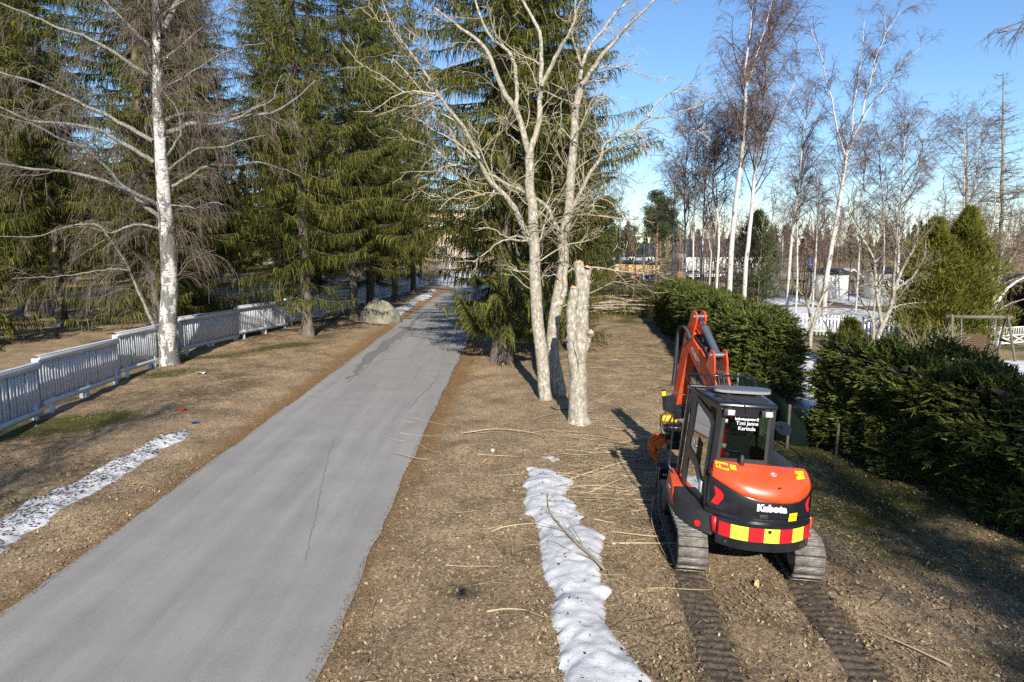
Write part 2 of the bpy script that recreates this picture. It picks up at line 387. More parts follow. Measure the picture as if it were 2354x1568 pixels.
def levels(rng, pts, rad, cfg):
    """successive generations of branches grown from the limbs; returns list of (pts, rad, sides)"""
    out = []
    for c in cfg:
        p, d, ln, r = spawn(rng, pts, rad, c['dens'], c.get('s0', .12), c.get('s1', 1), c.get('ang', .8), c.get('lsc', .5), c.get('lmin', .1), c.get('lmax', 5), c.get('taper', .5), c.get('pref'))
        if 'dropz' in c:
            k = p[:, 2] > c['dropz']; p, d, ln, r = p[k], d[k], ln[k], r[k]
        pts = sprout(rng, p, d, ln, c.get('nseg', 4), c.get('wob', .18), c.get('grav', 0), c.get('gend'))
        r0 = np.minimum(r * .75, np.maximum(c['rmin'], c.get('rk', .012) * ln)); r0 = np.maximum(r0, c['rmin'])
        rad = radii(r0, np.maximum(c['rmin'] * .6, r0 * .3), len(p), pts.shape[1])
        out.append((pts, rad, c.get('k', 3)))
    return out
def inside(poly, x, y):
    x = np.asarray(x); y = np.asarray(y); r = np.zeros(x.shape, bool); n = len(poly)
    for i in range(n):
        x0, y0 = poly[i][:2]; x1, y1 = poly[(i + 1) % n][:2]
        c = ((y0 > y) != (y1 > y)) & (x < (x1 - x0) * (y - y0) / (y1 - y0 + 1e-12) + x0); r ^= c
    return r
def sdist(poly, x, y):
    P = np.stack((x, y), -1); d = np.full(x.shape, 1e9); n = len(poly)
    for i in range(n):
        a = np.array(poly[i][:2]); b = np.array(poly[(i + 1) % n][:2]); e = b - a
        t = np.clip(((P - a) @ e) / (e @ e + 1e-12), 0, 1); d = np.minimum(d, np.linalg.norm(P - a - t[..., None] * e, axis=-1))
    return np.where(inside(poly, x, y), d, -d)
def vnoise(x, y, f, seed=0, octv=3):
    r = np.random.RandomState(seed); T = r.uniform(-1, 1, (64, 64)); o = np.zeros_like(x); a = 1.0
    for k in range(octv):
        u, v = x * f + 17.3 * k, y * f + 9.1 * k; i, j = np.floor(u).astype(int), np.floor(v).astype(int); p, q = u - i, v - j; p, q = p * p * (3 - 2 * p), q * q * (3 - 2 * q)
        g = lambda m, n_: T[m % 64, n_ % 64]
        o = o + a * ((g(i, j) * (1 - p) + g(i + 1, j) * p) * (1 - q) + (g(i, j + 1) * (1 - p) + g(i + 1, j + 1) * p) * q); a *= .5; f *= 2.1
    return o
def smoothnoise(x, y, s, seed=0):
    r = np.random.RandomState(seed); o = np.zeros_like(x)
    for k in range(7):
        a = r.uniform(0, 6.28); f = s * r.uniform(.6, 2.2); o = o + np.sin(f * (x * math.cos(a) + y * math.sin(a)) + r.uniform(0, 6.28)) / 7 ** .5
    return o

# ------------------------------------------------------------------ the setting: ground, road, snow, ruts
HEAD = math.radians(5.5)                                   # excavator heading, clockwise from +Y
EX = np.array((3.37, 10.02)); EXF = np.array((math.sin(HEAD), math.cos(HEAD))); EXR = np.array((math.cos(HEAD), -math.sin(HEAD)))
def exl(x, y):                                             # world -> machine plan coordinates
    dx, dy = x - EX[0], y - EX[1]
    return dx * EXR[0] + dy * EXR[1], dx * EXF[0] + dy * EXF[1]
def make_ground():
    xs = np.concatenate((-np.geomspace(700, 17, 26), np.arange(-16.4, 13, .14), np.geomspace(13.4, 700, 28)))
    ys = np.concatenate((-np.geomspace(300, 5, 14)[:-1], np.linspace(-5, 3.6, 16), np.arange(3.8, 32, .14), np.arange(32, 75, .5), np.geomspace(76, 900, 36)))
    X, Y = np.meshgrid(xs, ys); Z = hz(X, Y)
    lx, ly = exl(X, Y)
    nz = vnoise(X, Y, 1.6, 3, 3) * .022
    near = (np.abs(Y - 16) < 17) & (X > -16.4) & (X < 13)
    road = (X > ROAD_L - .05) & (X < ROAD_R + .05)
    Z = Z + np.where(near & ~road, nz, 0)
    rut = ((np.abs(np.abs(lx) - .78) < .24) & (ly < 1.2) & (ly > -7))
    Z = np.where(rut, Z - .035, Z)
    Z = np.where(road & (Y < 73), -.06, Z)
    nb = NB(); h, w = X.shape
    i = (np.arange(h - 1)[:, None] * w + np.arange(w - 1)[None]).ravel()
    nb.add(np.stack((X, Y, Z), -1), np.stack((i, i + 1, i + w + 1, i + w), -1))
    o = nb.obj('ground', MT['ground'], smooth=True); structure(o)
    g = sm(.15, .9, smoothnoise(X, Y, 1.1, 8) * .5 + .25) * .55
    moss = g * (sm(5, 8, X) * .9 + (1 - sm(-9.5, -8, X)) * 1.05) + sm(12, 20, Y) * sm(3.5, 5, X) * .25 + (.30 + .25 * vnoise(X, Y, .5, 6, 2)) * sm(4.4, 5.4, X) * (1 - sm(16, 22, Y))
    dist_r = np.minimum(np.abs(X - ROAD_L), np.abs(X - ROAD_R))
    needle = np.exp(-(dist_r / .55) ** 2) * (.35 + .35 * sm(10, 20, Y)) + .25 * sm(20, 28, Y) * (np.abs(X) < 14)
    mud = np.exp(-((np.abs(np.abs(lx) - .8)) / .32) ** 2) * (ly < 1) * (ly > -7) * .55 + np.exp(-((X - 2.2) ** 2 + (Y - 12.5) ** 2) / 6) * .12
    mud = mud + (.22 + .22 * vnoise(X, Y, .45, 15, 3)) * (1 - sm(-8.6, -7.4, X)) * (X > -14.5) * (Y < 45)
    mud = mud + .2 * (Y > 60) * sm(.2, .8, smoothnoise(X, Y, .2, 5))
    me = o.data; ca = me.color_attributes.new('cover', 'FLOAT_COLOR', 'POINT')
    col = np.stack((np.clip(moss, 0, 1), np.clip(needle, 0, 1), np.clip(mud, 0, 1), np.ones_like(moss)), -1).astype(np.float32)
    ca.data.foreach_set('color', col.ravel()); return o
make_ground()

def strip(name, ctr, mat, z):
    """road sheet from rows of (left xy, right xy)"""
    nb = NB(); V = []; 
    for (a, b) in ctr:
        for t in np.linspace(0, 1, 9):
            p = np.array(a) * (1 - t) + np.array(b) * t; V.append((p[0], p[1], z + .03 * math.sin(math.pi * t)))
    n = len(ctr); i = (np.arange(n - 1)[:, None] * 9 + np.arange(8)[None]).ravel()
    nb.add(V, np.stack((i, i + 1, i + 10, i + 9), -1)); return nb.obj(name, mat, smooth=True)
rr = random.Random(4)
rows = []
for y in np.arange(-8, 74.5, .4):
    bend = 0.0 if y < 56 else .012 * (y - 56) ** 2
    jl = .02 * math.sin(y * 1.3) + rr.uniform(-.025, .025); jr = .02 * math.sin(y * 1.7 + 1) + rr.uniform(-.025, .025)
    rows.append(((ROAD_L + .05 * math.sin(y * .11) + jl + bend * .5, y), (ROAD_R + jr + .05 * math.sin(y * .15 + 2) + bend, y)))
structure(strip('road', rows, MT['asphalt'], -.028))
rows = [((x, 98 + .02 * x), (x, 104 + .02 * x)) for x in np.arange(90, -60, -3.0)]
structure(strip('street', rows, MT['asphalt'], .0))
# asphalt repair and cracks, thin sheets on the road
def sheet(name, pts, z, mat, parent=None):
    nb = NB(); P = [(p[0], p[1], z) for p in pts]; nb.add(P, [tuple(range(len(P)))]); return nb.obj(name, mat, parent)
def wiggle_band(uvs, w0, w1, z, name, mat, parent, seed):
    r = np.random.RandomState(seed); P = catmull([G(*q)[:2] for q in uvs], 60); t = np.gradient(P, axis=0); n_ = unit(np.stack((-t[:, 1], t[:, 0]), -1))
    w = np.interp(np.linspace(0, 1, 60), [0, .5, 1], [w0, w1, w0]) * (1 + .35 * np.convolve(r.randn(66), np.ones(7) / 7, 'valid')); j = np.convolve(r.randn(66), np.ones(7) / 7, 'valid') * w1 * .5 + r.randn(60) * .012
    A = P + n_ * (w / 2 + j)[:, None]; B = P - n_ * (w / 2 - j)[:, None]
    zz = lambda Q: np.full(60, z) + .03 * np.sin(np.pi * np.clip((Q[:, 0] - ROAD_L) / (ROAD_R - ROAD_L), 0, 1))
    V = np.stack((np.column_stack((A, zz(A))), np.column_stack((B, zz(B)))), 1); i = np.arange(59) * 2
    nb = NB(); nb.add(V, np.stack((i, i + 1, i + 3, i + 2), -1)); return nb.obj(name, mat, parent)
road_o = bpy.data.objects['road']
wiggle_band([(800, 872), (842, 832), (885, 795), (925, 762), (985, 715)], .12, .62, -.022, 'repair_patch', MT['patch'], road_o, 1)
wiggle_band([(938, 942), (962, 915), (985, 893), (1003, 872), (1010, 850)], .02, .05, -.02, 'crack', MT['crack'], road_o, 2)
wiggle_band([(702, 1292), (715, 1230), (735, 1140), (752, 1060), (768, 1010)], .008, .018, -.02, 'crack', MT['crack'], road_o, 3)
wiggle_band([(800, 880), (815, 862), (838, 850), (862, 820)], .02, .06, -.0185, 'crack', MT['crack'], road_o, 4)

def snow_patch(name, uv, label, hgt=.11, res=.045, mat='snow', seed=0, pts=None, edge=.14):
    poly = [tuple(G(*q)[:2]) for q in uv] if pts is None else pts
    P = np.array(poly); lo, hi = P.min(0) - .3, P.max(0) + .3
    X, Y = np.meshgrid(np.arange(lo[0], hi[0], res), np.arange(lo[1], hi[1], res))
    sd = sdist(poly, X, Y) + vnoise(X, Y, 3.0 * .045 / res, seed, 3) * .07 * res / .045
    k = edge * res / .045
    Z = hz(X, Y) - .03 + (hgt + .03) * (1 - np.exp(-np.maximum(sd + .3 * k, 0) / k)) + np.where(sd > 0, vnoise(X, Y * .7, 3.2, seed + 2, 2) * .028 + vnoise(X, Y, 9, seed + 3, 2) * .012 - .03 * np.clip(vnoise(X, Y, 7, seed + 5, 1) - .45, 0, 1), 0)
    Z = np.where(sd < -.3 * k, hz(X, Y) - .04, Z)
    keep = sd > -.6 * k; cell = keep[:-1, :-1] & keep[1:, :-1] & keep[:-1, 1:] & keep[1:, 1:]
    h, w = X.shape; i = (np.arange(h - 1)[:, None] * w + np.arange(w - 1)[None])[cell]
    F = np.stack((i, i + 1, i + w + 1, i + w), -1); V = np.stack((X, Y, Z), -1).reshape(-1, 3)
    u, inv = np.unique(F, return_inverse=True); nb = NB(); nb.add(V[u], inv.reshape(F.shape))
    o = nb.obj(name, MT[mat], smooth=True); tag(o, label, 'snow', 'melting snow patches'); SNOWGRID.append((X, Y, Z, sd)); return poly
SNOW = []; SNOWGRID = []
SNOW.append(snow_patch('snow_patch', [(1213, 1075), (1205, 1130), (1215, 1180), (1240, 1220), (1245, 1290), (1268, 1350), (1275, 1400), (1285, 1470), (1295, 1568), (1302, 1640), (1530, 1640), (1490, 1555), (1450, 1520), (1420, 1470), (1390, 1420), (1385, 1380), (1422, 1350), (1380, 1340), (1378, 1300), (1375, 1275), (1395, 1235), (1350, 1210), (1330, 1180), (1300, 1140), (1322, 1105), (1262, 1078)],
    'long strip of melting snow lying beside the excavator with a branch across it', .10, .035, seed=1))
SNOW.append(snow_patch('snow_patch', [(1243, 1050), (1262, 1046), (1288, 1056), (1268, 1064)], 'tiny snow remnant just beyond the long strip by the cut trunk', .04, .03, seed=2))
SNOW.append(snow_patch('snow_patch', [(-80, 1225), (0, 1190), (60, 1160), (150, 1118), (230, 1078), (300, 1042), (360, 1003), (440, 990), (432, 1006), (380, 1032), (310, 1072), (230, 1122), (130, 1182), (50, 1232), (0, 1272), (-80, 1330)],
    'dirty snow strip on the litter between white fence and road', .10, .045, seed=3))
SNOW.append(snow_patch('snow_patch', [(895, 722), (930, 700), (985, 672), (1000, 662), (985, 682), (940, 708), (912, 728)], 'grey snow bank remnant along the road edge under the spruces', .2, .15, seed=4))
snow_patch('snow_patch', [(1002, 652), (1025, 640), (1075, 634), (1105, 640), (1146, 656), (1146, 664), (1060, 662)], 'bright snow field where the road ends by the playground', .15, .4, 'snow_clean', 5)
snow_patch('snow_patch', [(1000, 646), (1020, 634), (1060, 629), (1110, 630), (1150, 642), (1120, 646), (1060, 644)], 'snow lying in front of the sports cage by the cream building', .15, .5, 'snow_clean', 6)
snow_patch('snow_patch', [(1745, 728), (1800, 706), (1900, 708), (2010, 714), (2060, 722), (2150, 730), (2235, 745), (2260, 762), (2120, 772), (1960, 764), (1830, 752)], 'wide sheet of old snow across the garden behind the hedges', .15, .25, 'snow_clean', 7)
snow_patch('snow_patch', [(1735, 690), (1790, 683), (1870, 690), (1865, 700), (1790, 700)], 'narrow snow patch near the thin birches in the garden', .15, .4, 'snow_clean', 8)
snow_patch('snow_patch', [(1900, 676), (1990, 672), (2060, 690), (2050, 704), (1960, 702), (1915, 692)], 'patchy snow in front of the little white sheds', .15, .4, 'snow_clean', 9)
snow_patch('snow_patch', [(2175, 842), (2230, 832), (2300, 830), (2400, 828), (2400, 905), (2250, 905)], 'blue shaded snow patch beside the garden swing', .12, .15, 'snow_clean', 10)
snow_patch('snow_patch', [(1830, 820), (1875, 815), (1885, 1010), (1850, 960), (1832, 880)], 'snow showing through the gap between the two hedges', .12, .12, 'snow_clean', 11)

def snow_debris(idx, n, seed, label):
    r = np.random.RandomState(seed); X, Y, Z, sd = SNOWGRID[idx]; c = np.argwhere(sd > .03); c = c[r.randint(0, len(c), n)]; a = r.uniform(0, 6.28, n)
    p = np.stack((X[c[:, 0], c[:, 1]], Y[c[:, 0], c[:, 1]], Z[c[:, 0], c[:, 1]] + .006), -1) + np.column_stack((r.uniform(-.02, .02, (n, 2)), np.zeros(n))); L = r.uniform(.012, .035, n)[:, None]; w = L * r.uniform(.3, .8, (n, 1))
    d = np.stack((np.cos(a), np.sin(a), r.normal(0, .15, n)), -1) * L; s_ = np.stack((-np.sin(a), np.cos(a), r.normal(0, .3, n)), -1) * w
    nb = NB(); i = np.arange(n) * 4; nb.add(np.stack((p - d, p + s_, p + d, p - s_), 1), np.stack((i, i + 1, i + 2, i + 3), -1)); o = nb.obj('snow_debris', MT['darkstick']); tag(o, label, 'debris', kind='stuff')
snow_debris(2, 2200, 1, 'dark leaf crumbs lying on the dirty snow strip'); snow_debris(0, 110, 2, 'few dark specks on the long snow strip')
def mud_rut(x0, label):
    """pressed tread bars behind each crawler track"""
    xs = np.linspace(-.24, .24, 17); ys = np.arange(-7.2, -1.05, .018); r = np.random.RandomState(int(x0 * 10 + 50))
    A, B = np.meshgrid(xs, ys)
    ph = (B / .142) % 1.0
    z = .028 * np.clip(np.minimum(ph * 7, (1 - ph) * 1.4), 0, 1) - .016
    brk = smoothnoise(A * 3, B, 4, 7) * .5 + .5
    z = z * np.clip(brk * 1.6, .25, 1) + smoothnoise(A, B, 30, 9) * .006 + smoothnoise(A, B, 9, 19) * .008
    z = z - .03 * np.clip((np.abs(A) - .19) / .05, 0, 1)
    wx = EX[0] + (A + x0) * EXR[0] + B * EXF[0]; wy = EX[1] + (A + x0) * EXR[1] + B * EXF[1]
    nb = NB(); h, w = A.shape; i = (np.arange(h - 1)[:, None] * w + np.arange(w - 1)[None]).ravel()
    nb.add(np.stack((wx, wy, hz(wx, wy) - .004 + z), -1), np.stack((i, i + 1, i + w + 1, i + w), -1))
    o = nb.obj('mud_rut', MT['mud']); structure(o)
mud_rut(-.78, ''); mud_rut(.78, '')

# ------------------------------------------------------------------ loose litter: leaves, straw, needles, grass, sticks
def field(rng, n, x0, x1, y0, y1, p=1.35):
    u = rng.rand(n); y = (y0 ** (1 - p) + u * (y1 ** (1 - p) - y0 ** (1 - p))) ** (1 / (1 - p)); x = rng.uniform(x0, x1, n)
    k = (np.abs(x) < .86 * y + 1.2)
    k &= ~((x > ROAD_L - .02 + .04 * np.sin(y * 3)) & (x < ROAD_R + .02 + .05 * np.sin(y * 2.2)))
    for s_ in SNOW[:3]: k &= ~inside(s_, x, y)
    lx, ly = exl(x, y)
    rut = (np.abs(np.abs(lx) - .78) < .22) & (ly < 1.3)
    k &= ~(rut & (rng.rand(n) < .82))
    return x[k], y[k]
def flat_quads(rng, x, y, L, W, tilt, lift=.008, cup=0):
    n = len(x); a = rng.uniform(0, 6.283, n); z = hz(x, y) + lift * rng.rand(n)
    d = np.stack((np.cos(a), np.sin(a), rng.normal(0, tilt, n)), -1); d = unit(d)
    s = np.stack((-np.sin(a), np.cos(a), rng.normal(0, tilt, n)), -1); s = unit(s)
    p = np.stack((x, y, z), -1); d = d * (L / 2)[:, None]; s = s * (W / 2)[:, None]
    V = np.stack((p - d, p + s * 1.0, p + d, p - s), 1); V[:, :, 2] += .006
    i = np.arange(n) * 4; return V.reshape(-1, 3), np.stack((i, i + 1, i + 2, i + 3), -1)
def stuff(nb, name, mat, label, cat):
    o = nb.obj(name, mat); tag(o, label, cat, kind='stuff'); return o
rng = np.random.RandomState(21)
x, y = field(rng, 70000, -17, 11, 4.2, 34)
nb = NB(); nb.add(*flat_quads(rng, x, y, rng.uniform(.018, .05, len(x)), rng.uniform(.010, .028, len(x)), .45, .012))
stuff(nb, 'leaf_litter', MT['leaf'], 'brown dead leaves strewn over both verges', 'leaf litter')
nx_, ny_ = field(rng, 26000, -12, 9, 4.2, 15, 1.8); nb = NB(); nb.add(*flat_quads(rng, nx_, ny_, rng.uniform(.035, .075, len(nx_)), rng.uniform(.02, .045, len(nx_)), .5, .02))
stuff(nb, 'fallen_leaves', MT['leaf'], 'larger curled brown leaves on the near verges', 'leaves')
x, y = field(rng, 100000, -16, 11, 4.2, 30)
k = smoothnoise(x, y, 1.2, 31) + rng.randn(len(x)) * .5 + (x > -2) * .5 > .05; x, y = x[k], y[k]
nb = NB(); nb.add(*flat_quads(rng, x, y, rng.uniform(.05, .15, len(x)), rng.uniform(.004, .009, len(x)), .3, .02))
stuff(nb, 'dry_grass', MT['straw'], 'flattened pale dry grass straw on the ground', 'dry grass')
n = 24000; y = 4 + 34 * rng.rand(n) ** 1.6; side = rng.rand(n) < .5
off = np.abs(rng.normal(0, .33, n)); x = np.where(side, ROAD_L - off + .1, ROAD_R + off - .1)
nb = NB(); V, F = flat_quads(rng, x, y, rng.uniform(.02, .06, n), rng.uniform(.005, .012, n), .15, .008); nb.add(V, F)
stuff(nb, 'needle_litter', MT['needle_litter'], 'rusty spruce needle litter along the asphalt edges', 'needle litter')
x, y = field(rng, 30000, 1.0, 12, 4.2, 26); k = (smoothnoise(x, y, 1.3, 8) * .5 + .3 * sm(4.5, 6, x) + rng.randn(len(x)) * .25 > .3); x, y = x[k], y[k]
n = len(x); a = rng.uniform(0, 6.28, n); L = rng.uniform(.03, .09, n); p = np.stack((x, y, hz(x, y)), -1)
d = np.stack((np.cos(a) * .6, np.sin(a) * .6, np.full(n, .8)), -1) * L[:, None]
nb = NB(); nb.add(*ribbons(np.stack((p, p + d * .6, p + d * [1.2, 1.2, .9]), 1), np.tile([[.004, .0035, .0008]], (n, 1))))
stuff(nb, 'green_grass', MT['grass'], 'short green and yellow grass tufts near the hedge', 'grass')
def stick_field(n, cx, cy, sx, sy, Lr, rr_, seed, dirbias=0.0, spread=.8, lift=.02):
    r = np.random.RandomState(seed); x = r.normal(cx, sx, n); y = r.normal(cy, sy, n)
    k = (x > ROAD_R + .1) & (y > 5) & ~((np.abs(exl(x, y)[0]) < 1.1) & (np.abs(exl(x, y)[1]) < 1.5)) ; x, y = x[k], y[k]; n = len(x)
    a = r.normal(dirbias, spread, n); L = np.exp(r.uniform(math.log(Lr[0]), math.log(Lr[1]), n))
    p = np.stack((x, y, hz(x, y) + .012 + lift * r.rand(n)), -1); d = np.stack((np.cos(a), np.sin(a), r.normal(0, .03, n)), -1)
    P = sprout(r, p, d, L, 3, .16, 0); P[:, :, 2] = np.maximum(P[:, :, 2] * .3 + .7 * P[:, :1, 2], hz(P[:, :, 0], P[:, :, 1]) + .008)
    R = radii(rr_ * (.4 + L), rr_ * (.4 + L) * .5, n, 4); return vtubes(P, R, 3, r)
nb = NB()
nb.add(*stick_field(1900, 2.2, 13.6, 1.3, 1.5, (.05, .35), .006, 1, .0, 1.1))
nb.add(*stick_field(1500, 2.0, 12.0, 1.3, 1.0, (.05, .42), .007, 2, .1, 1.1))
nb.add(*stick_field(1500, 2.3, 15.4, 1.6, 1.3, (.05, .35), .006, 5, .0, 1.1))
nb.add(*stick_field(1300, .6, 10.5, 2.2, 2.6, (.05, .3), .005, 3, .0, 1.5))
nb.add(*stick_field(450, 4.4, 26, 1.6, 5, (.15, .9), .008, 4, .0, .9))
nb.add(*stick_field(230, 2.0, 13.0, 1.1, 1.6, (.35, 1.1), .009, 6, .05, .55)); nb.add(*stick_field(60, .9, 10.5, .9, 1.8, (.3, .8), .009, 7, .05, .8))
stuff(nb, 'scattered_sticks', MT['sticks'], 'pale cut sticks and twigs scattered round the cut trunk and excavator', 'sticks')
nb = NB()
nb.add(*stick_field(420, .2, 8.2, 1.7, 1.9, (.1, .45), .0045, 11, .0, 1.6)); nb.add(*stick_field(160, 5.5, 8.5, 1.5, 2.2, (.15, .7), .006, 12, .6, .9))
stuff(nb, 'dark_twig_litter', MT['darkstick'], 'thin dark birch twigs dropped on the verge', 'twigs')

def fallen_branch(uv, r0, label, mat='sticks', seed=0, dens=2.2, lift=.05, d3=True):
    r = np.random.RandomState(seed); P = np.array([G(*q) for q in uv]); P[:, 2] += lift; P = catmull(P, 14)[None]; R = radii([r0], [r0 * .45], 1, 14)
    nb = NB(); nb.add(*vtubes(P, R, 6, r))
    for pts, rad, k in levels(r, P, R, [dict(dens=dens, lsc=.4, rmin=.004, ang=.7, lmax=.9, wob=.15, grav=-.02), dict(dens=3.5, lsc=.5, rmin=.003, ang=.6, lmax=.4, wob=.15)]):
        pts[:, :, 2] = np.maximum(hz(pts[:, :, 0], pts[:, :, 1]) + lift * .8, P[0, 0, 2] + (pts[:, :, 2] - P[0, 0, 2]) * .35)
        nb.add(*vtubes(pts, rad, k, r))
    o = nb.obj('fallen_branch', MT[mat]); tag(o, label, 'branch', 'cut branches on the ground'); return o
fallen_branch([(1388, 1328), (1360, 1298), (1318, 1260), (1285, 1222), (1262, 1190), (1258, 1150)], .022, 'forked fallen branch lying across the long snow strip', seed=1, lift=.13)
fallen_branch([(1130, 1228), (1160, 1217), (1215, 1210), (1270, 1212)], .012, 'thin crooked branch reaching onto the snow from the litter', seed=2, dens=3)
fallen_branch([(1515, 1240), (1470, 1236), (1405, 1228)], .016, 'pale cut branch between snow strip and left crawler track', seed=3, dens=1)
fallen_branch([(1060, 1000), (1140, 990), (1230, 1000), (1262, 1022)], .014, 'long pale branch on the litter below the cut trunk', seed=4)
fallen_branch([(1300, 1110), (1380, 1082), (1440, 1065), (1510, 1055)], .016, 'branch lying toward the grapple of the excavator', seed=5)
fallen_branch([(1503, 1148), (1497, 1200), (1512, 1250), (1532, 1290)], .012, 'curved bare stick lying along the left crawler track', seed=6, dens=.5)
fallen_branch([(2185, 1540), (2080, 1490), (2010, 1462)], .014, 'straight stick in the mossy shade near the right rut', seed=7, dens=.4)
fallen_branch([(1120, 1408), (1165, 1402), (1210, 1405)], .017, 'short rotten orange branch piece on the verge', seed=8, dens=.2, lift=.02)
fallen_branch([(905, 1045), (945, 1055), (985, 1062)], .01, 'pale twig at the right edge of the asphalt', seed=9, dens=3)
for i_, (u_, v_, w_, h_) in enumerate(((925, 968, 30, 10), (965, 1002, 45, 6), (985, 1035, 30, 20), (910, 1012, 24, 8), (1010, 975, 60, 14))):
    fallen_branch([(u_ - w_, v_ - h_), (u_, v_), (u_ + w_, v_ + h_ * .3)], .007, ['slim twig straddling the asphalt edge', 'forked pale twig beside the road edge', 'bent twig on the needle litter by the asphalt', 'short twig lying on the asphalt near its right edge', 'long thin twig between asphalt and cut trunk'][i_], seed=20 + i_, dens=3.5, lift=.015)
fallen_branch([(752, 1052), (764, 1044), (778, 1040)], .008, 'small twig lying on the grey asphalt', seed=10, dens=4, lift=.02)
for (u, v, s_) in ((1340, 835, .14), (395, 945, .1)): pass

def scrap(u, v, size, mat, label, name='paper_scrap'):
    r = np.random.RandomState(int(u)); p = G(u, v, .03); n = 14; a = np.linspace(0, 6.283, n, endpoint=False)
    V = [p + (0, 0, .02 + .02 * r.rand())] + [p + np.array((math.cos(t) * size * r.uniform(.5, 1), math.sin(t) * size * r.uniform(.4, .9), r.uniform(-.02, .05))) for t in a]
    nb = NB(); nb.add(V, [(0, i + 1, (i + 1) % n + 1) for i in range(n)]); V2 = [v_ - np.array((0, 0, .012)) for v_ in V]; nb.add(V2, [(0, (i + 1) % n + 1, i + 1) for i in range(n)])
    o = nb.obj(name, MT[mat]); tag(o, label, 'litter', 'bits of rubbish on the verge')
scrap(463, 857, .22, 'snow_clean', 'pale scrap of plastic on the litter near the big birch foot', 'plastic_scrap')
scrap(419, 940, .14, 'rlight', 'crumpled red wrapper on the verge by the fence', 'crumpled_wrapper')
scrap(448, 972, .13, 'blue', 'bluish plastic scrap on the litter near the roadside', 'plastic_scrap')
scrap(1740, 1342, .06, 'cutwood', 'white wood chip on the grass behind the excavator', 'wood_chip')
scrap(1133, 1035, .06, 'paper', 'white paper scrap on the litter right of the road', 'paper_scrap')

# ------------------------------------------------------------------ trees
def set_root(root, loc): root.location = tuple(loc)
def to_local(P, base): return np.asarray(P) - np.asarray(base)

# ---- spruces
def spruce_proto(name, H, R, z0, seed, per_m=15, sp=.05, trunk_r=.24, bare=0.0, full=1.5):
    r = np.random.RandomState(seed); root = empty(name)
    tz = np.linspace(-.3, H, 30); tp = np.stack((np.sin(tz * .3 + seed) * .05, np.cos(tz * .27 + seed) * .05, tz), -1)
    tr = trunk_r * np.clip(1 - tz / H, .02, 1) ** .8 * (1 + .55 * np.exp(-np.maximum(tz, 0) / .3))
    nb = NB(); V, F = vtubes(tp[None], tr[None], 12, r); V = V + r.randn(*V.shape) * .006; nb.add(V, F); nb.obj('trunk', MT['spruce_bark'], root, smooth=True)
    P0, P1, P2, WW, spines, srad = [], [], [], [], [], []
    nbra = int((H - z0) * per_m); zs = z0 + (H - z0 - .3) * np.sort(r.rand(nbra)); a = r.uniform(0, 6.28)
    for zz in zs:
        t = (zz - z0) / (H - z0); a += 2.4 + r.normal(0, .35)
        if t < .10 and r.rand() < bare: continue
        lob = 1 + .22 * math.sin(2 * a + seed) * math.sin(zz * .55 + seed) + .15 * math.sin(3 * a + zz * 1.1)
        L = R * min(1, (full * (1 - t)) ** .75) * r.uniform(.5, 1.08) * lob + .15
        if t < .10: L *= .55 + .45 * t / .10
        o = np.array((math.cos(a), math.sin(a), 0)); side = np.array((-math.sin(a), math.cos(a), 0))
        up0 = -.40 + .75 * t + r.normal(0, .10); bend = .28 * (1 - t) + .06; sway = r.normal(0, .07)
        n = max(4, int(L / sp)); s = np.linspace(.10, 1, n)
        def cz(q): return L * (up0 * q + bend * q ** 2.6 - .10 * q)
        def cur(q): return np.outer(q * L, o) + np.stack((0 * q, 0 * q, zz + cz(q)), -1) + np.outer(q ** 2 * sway * L, side)
        pos = cur(s); spn = np.linspace(0, 1, 6); spines.append(cur(spn)); srad.append(.006 + .008 * L * (1 - spn))
        hang0 = np.clip(1.15 - .95 * t + r.normal(0, .18), .1, 1.4)
        for sg in (-1, 1):
            m = r.rand(n) < .9
            q = pos[m] + r.randn(m.sum(), 3) * .02; ss = s[m]; nn = len(q)
            l = (.16 + .60 * np.clip(L / 3.0, .2, 1) * (1 - ss) ** .55 * np.clip(ss * 4, .3, 1)) * r.uniform(.5, 1.35, nn)
            hang = np.clip(hang0 + r.normal(0, .2, nn), .05, 1.6)
            la = r.uniform(.35, 1., nn)[:, None] * sg
            e1 = unit(o * .5 + side * la - hang[:, None] * np.array((0, 0, .35)) + r.randn(nn, 3) * .1)
            e2 = unit(o * .25 + side * la * .4 - hang[:, None] * np.array((0, 0, 1.3)) + r.randn(nn, 3) * .26)
            P0.append(q); P1.append(q + e1 * (l * .42)[:, None]); P2.append(q + e1 * (l * .42)[:, None] + e2 * (l * .85)[:, None])
    P = np.stack((np.concatenate(P0), np.concatenate(P1), np.concatenate(P2)), 1); n = len(P)
    w = r.uniform(.010, .022, n)[:, None]; W = np.concatenate((w * .8, w, w * .25), 1)
    crown = NB(); crown.add(*ribbons(P, W)); c = crown.obj('crown', MT['spruce'], root)
    sp_ = NB(); sp_.add(*vtubes(np.array(spines), np.array(srad), 3, r)); sp_.obj('branches', MT['spruce_twig'], root)
    return root
pA = spruce_proto('spruce_tree', 27, 3.6, 1.8, 1, trunk_r=.27, bare=.55)
pB = spruce_proto('spruce_tree', 24, 3.2, 2.6, 2, trunk_r=.24, bare=.6)
pC = spruce_proto('spruce_tree', 30, 4.2, 1.6, 3, trunk_r=.33, bare=.35, per_m=16)
pD = spruce_proto('spruce_tree', 20, 3.2, .35, 4, trunk_r=.2)
SPG = 'spruces along the road and fence'
used = set()
def spruce(proto, x, y, rz, sc_, label):
    loc = onz(x, y)
    if id(proto) not in used:
        used.add(id(proto)); o = proto; o.location = loc; o.rotation_euler = (0, 0, rz); o.scale = (sc_,) * 3 if not hasattr(sc_, '__len__') else sc_
    else: o = copy_tree(proto, loc, rz, sc_)
    tag(o, label, 'spruce', SPG); return o
